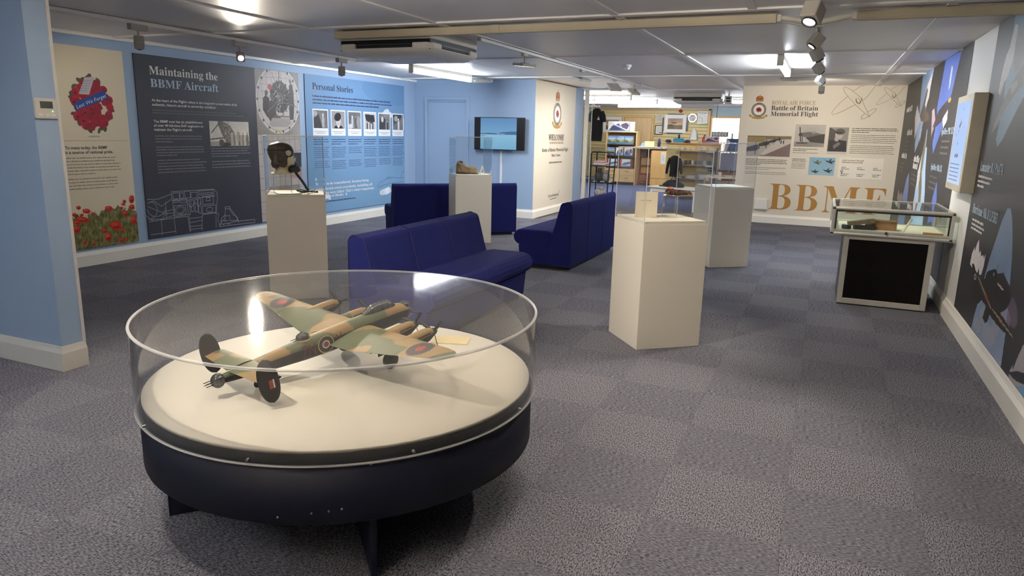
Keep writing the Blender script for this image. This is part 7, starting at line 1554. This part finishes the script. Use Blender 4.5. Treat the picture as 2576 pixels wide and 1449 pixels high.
stock('model_kit', 'left model kit box on the lowest shelf of the bookcase', 'box', -6.03, -5.68, .53, .76, 21.05, 'kit', 47, 'model kits on the lowest shelf', .2)
stock('model_kit', 'right model kit box on the lowest shelf of the bookcase', 'box', -5.62, -5.27, .53, .76, 21.05, 'kit', 48, 'model kits on the lowest shelf', .2)
stock('aircraft_print_box', 'large flat box with a jet picture on top of the bookcase', 'box', -6.07, -5.42, 1.575, 1.86, 21.12, 'jet', 49, None, .08)
wbx = thing('white_carton', 'narrow white carton on top of the bookcase', 'box', (-5.335, 21.12, 1.575)); bxo('carton', M_WHITE, wbx, (-.07, .07, 0, .08, 0, .27), .002); bxo('lid_flap', M_STRIP, wbx, (-.068, .068, .002, .078, .27, .274))
# dark cabinet, cupboard, counter
dc = thing('dark_cabinet', 'dark wooden cabinet with a drawer and grey cartons', 'cabinet', (-4.93, 21.4, 0)); W_MAH = wood('mahogany', (122, 72, 50), (150, 92, 64), axis=(1, 10, 10))
for b in ((-.2, -.17, 0, .4, .05, 1.08), (.14, .17, 0, .4, .05, 1.08), (-.17, .14, .36, .4, .05, 1.08), (-.17, .14, 0, .36, .05, .08)): bxo('carcass_panel', W_MAH, dc, b)
for z in (.33, .58, .84): bxo('shelf', W_MAH, dc, (-.17, .14, .01, .36, z, z + .02))
dd = bxo('drawer', W_MAH, dc, (-.165, .135, -.01, .3, .1, .31), .004); bxo('handle', M_STEEL, dd, (-.06, .03, -.03, -.01, .2, .22), .004)
cb = thing('carton', 'plain card carton inside the dark cabinet', 'box', (-4.93, 21.42, .60)); bxo('carton', mat('kraft', (196, 160, 118), .7), cb, (-.1, .14, 0, .25, 0, .2), .002); bxo('tape', mat('kraft_tape', (172, 136, 94), .5), cb, (.0, .03, -.002, .252, 0, .202))
wkr = thing('wicker_basket', 'dark brown wicker basket on the top shelf of the dark cabinet', 'basket', (-4.95, 21.45, .86)); MB().lathe([(.001, 0), (.11, .005), (.13, .18), (.125, .18), (.105, .01)], 14).build('basket', mat('wicker', (74, 50, 38), .8, var=.4, scale=60), wkr); MB().tube([(.128 * math.cos(a), .128 * math.sin(a), .18) for a in np.linspace(0, 2 * PI, 19)], .008, 6, False).build('rim', MATS['wicker'], wkr)
cu_ = thing('cupboard', 'light wooden cupboard with a white note on its door', 'cupboard', (-4.46, 21.0, 0)); W_OAK = wood('light_oak', (214, 168, 100), (226, 184, 118), axis=(8, 8, 1))
bxo('carcass', W_OAK, cu_, (-.23, .23, .02, .5, 0, 1.04), .003); bxo('door', W_OAK, cu_, (-.225, .225, 0, .02, .24, 1.03), .003); bxo('plinth_board', W_OAK, cu_, (-.225, .225, .005, .02, .01, .23), .002); bxo('note', M_WHITE, cu_, (.06, .2, -.004, 0, .66, 1.0)); textlines('note_text', M_INKGR, cu_, [(.08, .17, -.93 + k * .04) for k in range(5)], .012, -.006)
co = thing('shop_counter', 'long cream counter top along the back of the shop', 'counter', (-4.45, 21.3, 0)); bxo('worktop', mat('counter_cream', (232, 224, 206), .4), co, (-.75, .75, -.3, .3, 1.11, 1.15), .004); bxo('front_board', W_OAK, co, (.45, .72, -.2, -.17, 0, 1.11)); bxo('rear_support', W_OAK, co, (-.72, .72, .24, .28, 0, 1.11))
b1 = thing('display_box', 'open yellow and blue display box on the counter', 'box', (-4.85, 21.15, 1.15)); MB().prism([(-.2, 0), (-.08, 0), (-.08, .13), (-.14, .11)], -.08, .1).build('blue_leaflets', mat('leaflet_blue', (150, 172, 206), .6), b1); bxo('yellow_box', mat('carton_yellow', (232, 218, 160), .6), b1, (-.07, .22, -.1, .12, 0, .15), .003)

# slatted gondola with shelves and mugs
go_ = thing('slatwall_gondola', 'free-standing yellow slatted display unit with three shelves', 'display unit', (-2.94, 17.5, 0)); bxo('core', wood('gondola_edge', (196, 158, 98), (208, 172, 112)), go_, (-.63, .63, .20, .28, 0, 1.29), .003)
for k in range(12): bxo('slat', mat('slat_pale', (226, 206, 138), .5), go_, (-.62, .62, .185, .2, .03 + k * .103, .03 + k * .103 + .095))
bxo('top_cap', W_BEECH, go_, (-.65, .65, .16, .32, 1.29, 1.32), .003)
for z in (.46, .79, 1.12): bxo('shelf', W_BEECH, go_, (-.40, .56, -.15, .185, z, z + .022), .003); 
for z in (.49, .82, 1.15): bxo('price_strip', M_WHITE, go_, (.36, .56, -.16, -.15, z - .05, z - .005))
for z in (.46, .79, 1.12):
    for x in (-.3, .46): MB().prism([(-.14, z), (.185, z), (.185, z - .14)], x, x + .012, 'yz').build('bracket', M_STEEL, go_)
bxo('side_panel', mat('gondola_side', (126, 112, 96), .6), go_, (.60, .64, -.15, .2, 0, 1.22))
mugm = [mat('mug_grey', (150, 152, 152), .35), mat('mug_white', (212, 214, 214), .3), mat('mug_dark', (96, 92, 88), .4)]
proto = {}
for k in range(10):
    x = -3.24 + k * .092
    lab = 'first mug from the left on the middle gondola shelf' if k == 0 else ('%s mug from the left on the middle gondola shelf' % ('', 'second', 'third', 'fourth', 'fifth', 'sixth', 'seventh', 'eighth', 'ninth', 'tenth')[k])
    t = thing('mug', lab, 'mug', (x, 17.42, .812), random.uniform(-.6, .6), 'mugs on the gondola'); m_ = mugm[k % 3 if k != 3 else 2]
    MB().lathe([(.001, 0), (.034, 0), (.038, .006), (.038, .1), (.034, .1), (.033, .012), (.001, .01)], 16).build('cup', m_, t); MB().tube([(.036, 0, .08), (.058, 0, .075), (.062, 0, .05), (.055, 0, .028), (.036, 0, .022)], .006, 6).build('handle', m_, t)
for k in range(6):
    t = thing('glass_tankard', '%s small glass on the top gondola shelf, counted from the left' % ('first', 'second', 'third', 'fourth', 'fifth', 'sixth')[k], 'glass', (-3.22 + k * .13, 17.45, 1.142), 0, 'glasses on the gondola'); MB().lathe([(.001, .0), (.026, 0), (.03, .07), (.027, .07), (.023, .008), (.001, .008)], 14).build('bowl', clear_mat('shop_glass', (.82, .84, .86), .05, 1.45, haze=.12), t); MB().tube([(.028, 0, .055), (.045, 0, .05), (.045, 0, .025), (.027, 0, .018)], .004, 6).build('handle', MATS['shop_glass'], t)
for k, (x, w_, h_, c_, lab) in enumerate(((-3.18, .2, .05, (126, 140, 150), 'flat grey-blue packs on the lowest gondola shelf, left'), (-2.9, .24, .09, (176, 182, 184), 'pale grey cartons on the lowest gondola shelf, centre'), (-2.58, .28, .11, (196, 198, 196), 'white cartons on the lowest gondola shelf, right'))):
    t = thing('gift_pack', lab, 'box', (x, 17.42, .482), 0, 'packs on the lowest gondola shelf'); bxo('pack', mat('pack_%d' % k, c_, .5), t, (-w_ / 2, w_ / 2, -.07, .1, 0, h_), .003); bxo('label', M_WHITE, t, (-w_ / 3, w_ / 3, -.072, -.069, .01, h_ - .01))
tb = thing('turquoise_bag', 'turquoise bag with a dark figure on top of the gondola', 'bag', (-3.31, 17.75, 1.32)); MB().loft([[(x * w_, y * .05, z) for x, y in ((-1, -1), (1, -1), (1, 1), (-1, 1))] for z, w_ in ((0, .12), (.07, .13), (.1, .12))], True, False).build('bag', mat('turquoise', (62, 152, 188), .5), tb, .01); MB().lathe([(.001, .0), (.03, .005), (.022, .05), (.03, .07), (.001, .1)], 12, (0, 0, .1)).build('figure', M_DARK, tb)
for k, (x, lab) in enumerate(((-3.56, 'dark blue cap left of the turquoise bag'), (-3.10, 'dark blue cap right of the turquoise bag'))):
    t = thing('cap', lab, 'cap', (x, 17.74, 1.32), 0, 'caps on the gondola'); MB().lathe([(.075, 0), (.072, .035), (.05, .06), (.001, .07)], 16).build('crown', mat('cap_navy', (34, 38, 78), .8), t); MB().prism([(-.07, -.02), (-.05, -.12), (.05, -.12), (.07, -.02)], .0, .008, 'xy').build('peak', MATS['cap_navy'], t)
bo = thing('blue_flask', 'dark blue flask standing on the shop counter', 'flask', (-4.5, 21.1, 1.15)); MB().lathe([(.001, 0), (.045, 0), (.045, .15), (.03, .18), (.03, .22), (.001, .225)], 16).build('body', MATS['cap_navy'], bo); MB().lathe([(.032, .19), (.032, .23), (.001, .235)], 14).build('cup_cap', M_DARK, bo)
rb = thing('toy_box', 'red and white toy aircraft box on the right end of the gondola', 'box', (-2.52, 17.72, 1.32)); bxo('carton', mat('toy_red', (198, 92, 92), .5), rb, (-.16, .16, -.06, .06, 0, .16), .003); c = scenic(.32, .11, 61, .012, 'jet'); c.build('picture', M_PRINT, rb, -.16, -.16, -.0615)
# jacket on a hanger in front of the gondola
jk = thing('hanging_jacket', 'black jacket on a hanger at the end of the gondola', 'jacket', (-3.27, 17.2, .52)); jk.scale = (.72, .8, .86); M_BLKC = mat('black_cloth', (22, 22, 26), .9, var=.2, scale=20)
MB().loft([[(x * w_ + .02 * math.sin(6 * z), y * d_, z) for x, y in ((-1, 0), (-.8, -.8), (0, -1), (.8, -.8), (1, 0), (.8, .8), (0, 1), (-.8, .8))] for z, w_, d_ in ((0, .15, .05), (.2, .16, .06), (.4, .17, .06), (.5, .18, .05), (.56, .10, .035), (.58, .05, .03))], True).build('body', M_BLKC, jk)
for sd in (-1, 1): MB().tube([(sd * .15, 0, .5), (sd * .2, -.01, .38), (sd * .23, -.02, .2), (sd * .24, -.02, .08)], [.05, .05, .045, .04], 10).build('sleeve', M_BLKC, jk)
MB().tube([(0, 0, .57), (0, 0, .63), (.02, 0, .65), (.04, .05, .64)], .004, 6).tube([(.04, .05, .64), (.04, .49, .64)], .006, 6).build('hanger', M_STEEL, jk)
# T-shirt on its rail, glass screen at the end of the cream wall
gs = thing('glass_screen', 'clear glass screen with a white post at the end of the cream wall', 'screen', (-4.55, 14.2, 0)); bxo('post', M_CREAM, gs, (-.05, .03, 0, .06, 0, CEIL), .003); bxo('pane', M_GLASS, gs, (.03, .10, .02, .03, .05, 2.25)); MB().bx(.10, .112, .015, .035, .05, 2.25).build('edge_profile', M_EDGE, gs); bxo('foot_rail', M_ALU, gs, (.03, .112, .01, .04, 0, .05))
gr = thing('garment_rail', 'white rail with bracket holding the black T-shirt', 'rail', (-5.0, 15.5, 2.07)); MB().tube([(-.25, 0, 0), (.32, 0, 0)], .012, 8).build('bar', M_WHITE, gr); MB().ell((.325, 0, 0), (.02, .02, .02), 10, 6).build('end_knob', M_WHITE, gr); MB().tube([(-.2, 0, 0), (-.2, 0, CEIL - 2.07)], .01, 8).tube([(.2, 0, 0), (.2, 0, CEIL - 2.07)], .01, 8).build('hanger_rods', M_WHITE, gr)
ts = thing('t_shirt', 'black T-shirt with a small pale badge hanging by the glass screen', 'T-shirt', (-4.72, 15.5, 1.32)); 
MB().loft([[(x * w_ + .012 * math.sin(8 * z), y * d_ + .006 * math.sin(9 * x), z) for x, y in ((-1, 0), (-.7, -.8), (0, -1), (.7, -.8), (1, 0), (.7, .8), (0, 1), (-.7, .8))] for z, w_, d_ in ((0, .13, .04), (.25, .135, .05), (.5, .14, .05), (.62, .145, .045), (.69, .08, .03), (.71, .05, .025))], True).build('body', M_BLKC, ts)
for sd in (-1, 1): MB().tube([(sd * .11, 0, .64), (sd * .15, -.01, .55), (sd * .17, -.02, .42)], [.045, .05, .055], 10).build('sleeve', M_BLKC, ts)
MB().prism([(.02, .46), (.08, .46), (.05, .54)], -.055, -.05).build('badge', mat('badge_pale', (196, 190, 170), .6), ts); MB().tube([(-.1, 0, .69), (0, 0, .73), (.1, 0, .69)], .005, 6).tube([(0, 0, .73), (0, 0, .765)], .004, 6).build('hanger', mat('hanger_beech', (206, 178, 130), .5), ts)
# wire trolley
tl = thing('wire_trolley', 'black tubular trolley with wire sides, full of soft goods', 'trolley', (-4.36, 14.75, 0))
for y in (0, .42):
    MB().tube([(-.22, y, .08), (-.22, y, 1.06), (-.19, y, 1.1), (.13, y, 1.1), (.18, y, 1.07), (.2, y, 1.0), (.16, y, .08)], .014, 8).build('hoop', M_BLACK, tl)
for z in (.12, .45, .8): bxo('tray', M_BLACK, tl, (-.22, .19, 0, .42, z, z + .02), .003)
for k in range(9): MB().tube([(-.2 + k * .045, -.004, .46), (-.2 + k * .045, -.004, .8)], .0025, 5).build('wire', M_STEEL, tl)
for x in (-.19, .14):
    for y in (.03, .39): MB().lathe([(.001, -.012), (.03, -.012), (.035, 0), (.03, .012), (.001, .012)], 14).build('castor', M_BLACK, tl, loc=(x, y, .036), rot=(PI / 2, 0, 0)); MB().bx(x - .012, x + .012, y - .016, y + .016, .04, .12).build('castor_fork', M_STEEL, tl)
def soft(label, x, y, z, w_, d_, h_, c_, seed, group):
    t = thing('soft_toy', label, 'soft toy', (x, y, z), 0, group); q = np.random.default_rng(seed); mb = MB()
    m_ = mat('plush_%d_%d_%d' % c_, c_, .95, var=.35, scale=25, bump=.5, bscale=150)
    mb.ell((0, 0, h_ * .4), (w_ * .42, d_ * .42, h_ * .4), 14, 8).build('body', m_, t); MB().ell((w_ * .12, -d_ * .1, h_ * .78), (w_ * .22, d_ * .25, h_ * .2), 12, 8).build('head', m_, t)
    for sd in (-1, 1): MB().ell((w_ * .12 + sd * w_ * .16, -d_ * .1, h_ * .92), (w_ * .07,) * 3, 8, 6).build('ear', m_, t)
GT = 'soft toys in the trolley'
soft('black and white soft toy on the middle tray of the trolley', -4.44, 14.92, .47, .22, .3, .3, (70, 70, 74), 1, GT); soft('grey soft toy beside it on the middle tray of the trolley', -4.27, 14.9, .47, .2, .3, .26, (150, 150, 150), 2, GT); soft('pale soft toy on the bottom tray of the trolley', -4.4, 14.9, .14, .3, .3, .24, (176, 174, 172), 3, GT)
tw = thing('folded_towel', 'pink and white folded towel on top of the trolley', 'towel', (-4.42, 14.96, .82)); bxo('lower_fold', mat('towel_white', (214, 208, 206), .9), tw, (-.14, .14, -.12, .14, 0, .05), .018); bxo('upper_fold', mat('towel_pink', (206, 160, 172), .9), tw, (-.14, .1, -.11, .13, .05, .09), .018)
# white low table with a dark bag, merchandise table before the doorway
lt = thing('low_table', 'low white table with curved legs in the shop entrance', 'table', (-2.62, 14.5, 0), math.radians(-24)); bxo('table_top', M_WHITE, lt, (-.58, .58, -.3, .3, .44, .465), .008); bxo('apron', M_WHITE, lt, (-.52, .52, -.25, .25, .36, .44), .006)
for x in (-.5, .5):
    for y in (-.23, .23): MB().tube([(x, y, .42), (x * 1.05, y * 1.08, .3), (x * .99, y * .98, .15), (x * 1.04, y * 1.06, .02)], [.035, .03, .02, .024], 8).build('leg', M_WHITE, lt)
dbg = thing('dark_bag', 'dark navy bag with a round tassel on the low white table', 'bag', (-2.75, 14.5, .465), math.radians(-20)); dbg.scale = (.8, .8, .8); MB().loft([[(x * w_, y * .14, z) for x, y in ((-1, -.6), (-.5, -1), (.5, -1), (1, -.6), (1, .6), (.5, 1), (-.5, 1), (-1, .6))] for z, w_ in ((0, .25), (.05, .27), (.1, .22), (.16, .13), (.18, .05))], True).build('bag', mat('bag_navy', (26, 30, 48), .7), dbg); MB().ell((.13, -.02, .19), (.045, .045, .04), 12, 8).build('tassel', M_BLKC, dbg); MB().tube([(-.1, 0, .15), (.0, 0, .3), (.1, 0, .17)], .009, 6).build('strap', M_BLKC, dbg); MB().prism([(-.36, -.1), (-.12, -.16), (-.1, .05), (-.34, .06)], .0, .03, 'xy').build('green_flap', mat('flap_green', (60, 78, 74), .7), dbg, .006)
mt = thing('merchandise_table', 'cream table with small dark models beside the crest wall', 'table', (-1.86, 15.2, 0)); bxo('table_top', mat('table_cream', (234, 226, 212), .5), mt, (-.36, .36, -.4, .4, .66, .69), .004)
for x in (-.33, .33):
    for y in (-.36, .36): bxo('leg', W_BEECH, mt, (x - .02, x + .02, y - .02, y + .02, 0, .66), .002)
for k, (x, y, lab) in enumerate(((-2.08, 15.1, 'left small dark aircraft model on the cream table'), (-1.86, 15.05, 'middle small dark aircraft model on the cream table'), (-1.64, 15.0, 'right small dark aircraft model on the cream table'))):
    t = thing('small_model', lab, 'model aircraft', (x, y, .69), .5, 'small models on the cream table'); bxo('stand', M_STEEL, t, (-.03, .03, -.03, .03, 0, .012)); MB().tube([(0, 0, .01), (0, 0, .1)], .005, 6).build('post', M_STEEL, t); MB().tube([(-.11, 0, .1), (-.04, 0, .105), (.06, 0, .11), (.11, 0, .11)], [.008, .02, .022, .01], 8).build('fuselage', M_DARK, t); MB().prism([(-.03, -.12), (.04, -.13), (.045, .13), (-.02, .12)], .1, .107, 'xy').build('wings', M_DARK, t); MB().prism([(-.11, .1), (-.075, .1), (-.09, .16)], -.003, .003).build('fin', M_DARK, t)
sb = thing('display_stand', 'tall display stand with a blue aircraft brochure beside the crest wall', 'display stand', (-1.86, 16.0, 0)); MB().tube([(0, 0, 0), (0, 0, 1.55)], .015, 8).build('post', M_STEEL, sb); bxo('foot', M_STEEL, sb, (-.18, .18, -.18, .18, 0, .02), .004); bxo('shelf', M_WHITE, sb, (-.25, .25, -.12, .1, 1.16, 1.18), .003); bxo('lilac_panel', mat('panel_lilac', (156, 160, 196), .6), sb, (-.2, .2, -.03, -.018, .75, 1.14)); bxo('wood_panel', W_MAH, sb, (-.15, .25, -.03, -.018, .55, .74))
br = thing('brochure', 'blue aircraft brochure leaning on the tall display stand', 'brochure', (-1.86, 15.93, 1.18)); MB().prism([(-.14, 0), (.14, 0), (.14, .26), (-.10, .26)], -.01, .0).build('cover', mat('brochure_blue', (66, 102, 168), .4), br); MB().prism([(-.14, 0), (-.08, 0), (-.02, .2), (-.09, .26)], -.014, -.010).build('white_corner', M_WHITE, br)
cr_ = thing('magazine_rack', 'dark wire rack of small cards hanging before the bright doorway', 'rack', (-2.2, 16.6, 1.48)); bxo('tray', M_DARK, cr_, (-.17, .17, -.04, .04, 0, .10), .003); MB().tube([(-.1, 0, .1), (-.1, 0, CEIL - 1.48)], .006, 6).build('rod', M_DARK, cr_)
for k in range(5): bxo('card', M_STRIP, cr_, (-.155 + k * .064, -.1 + k * .064, -.044, -.03, .015, .09))
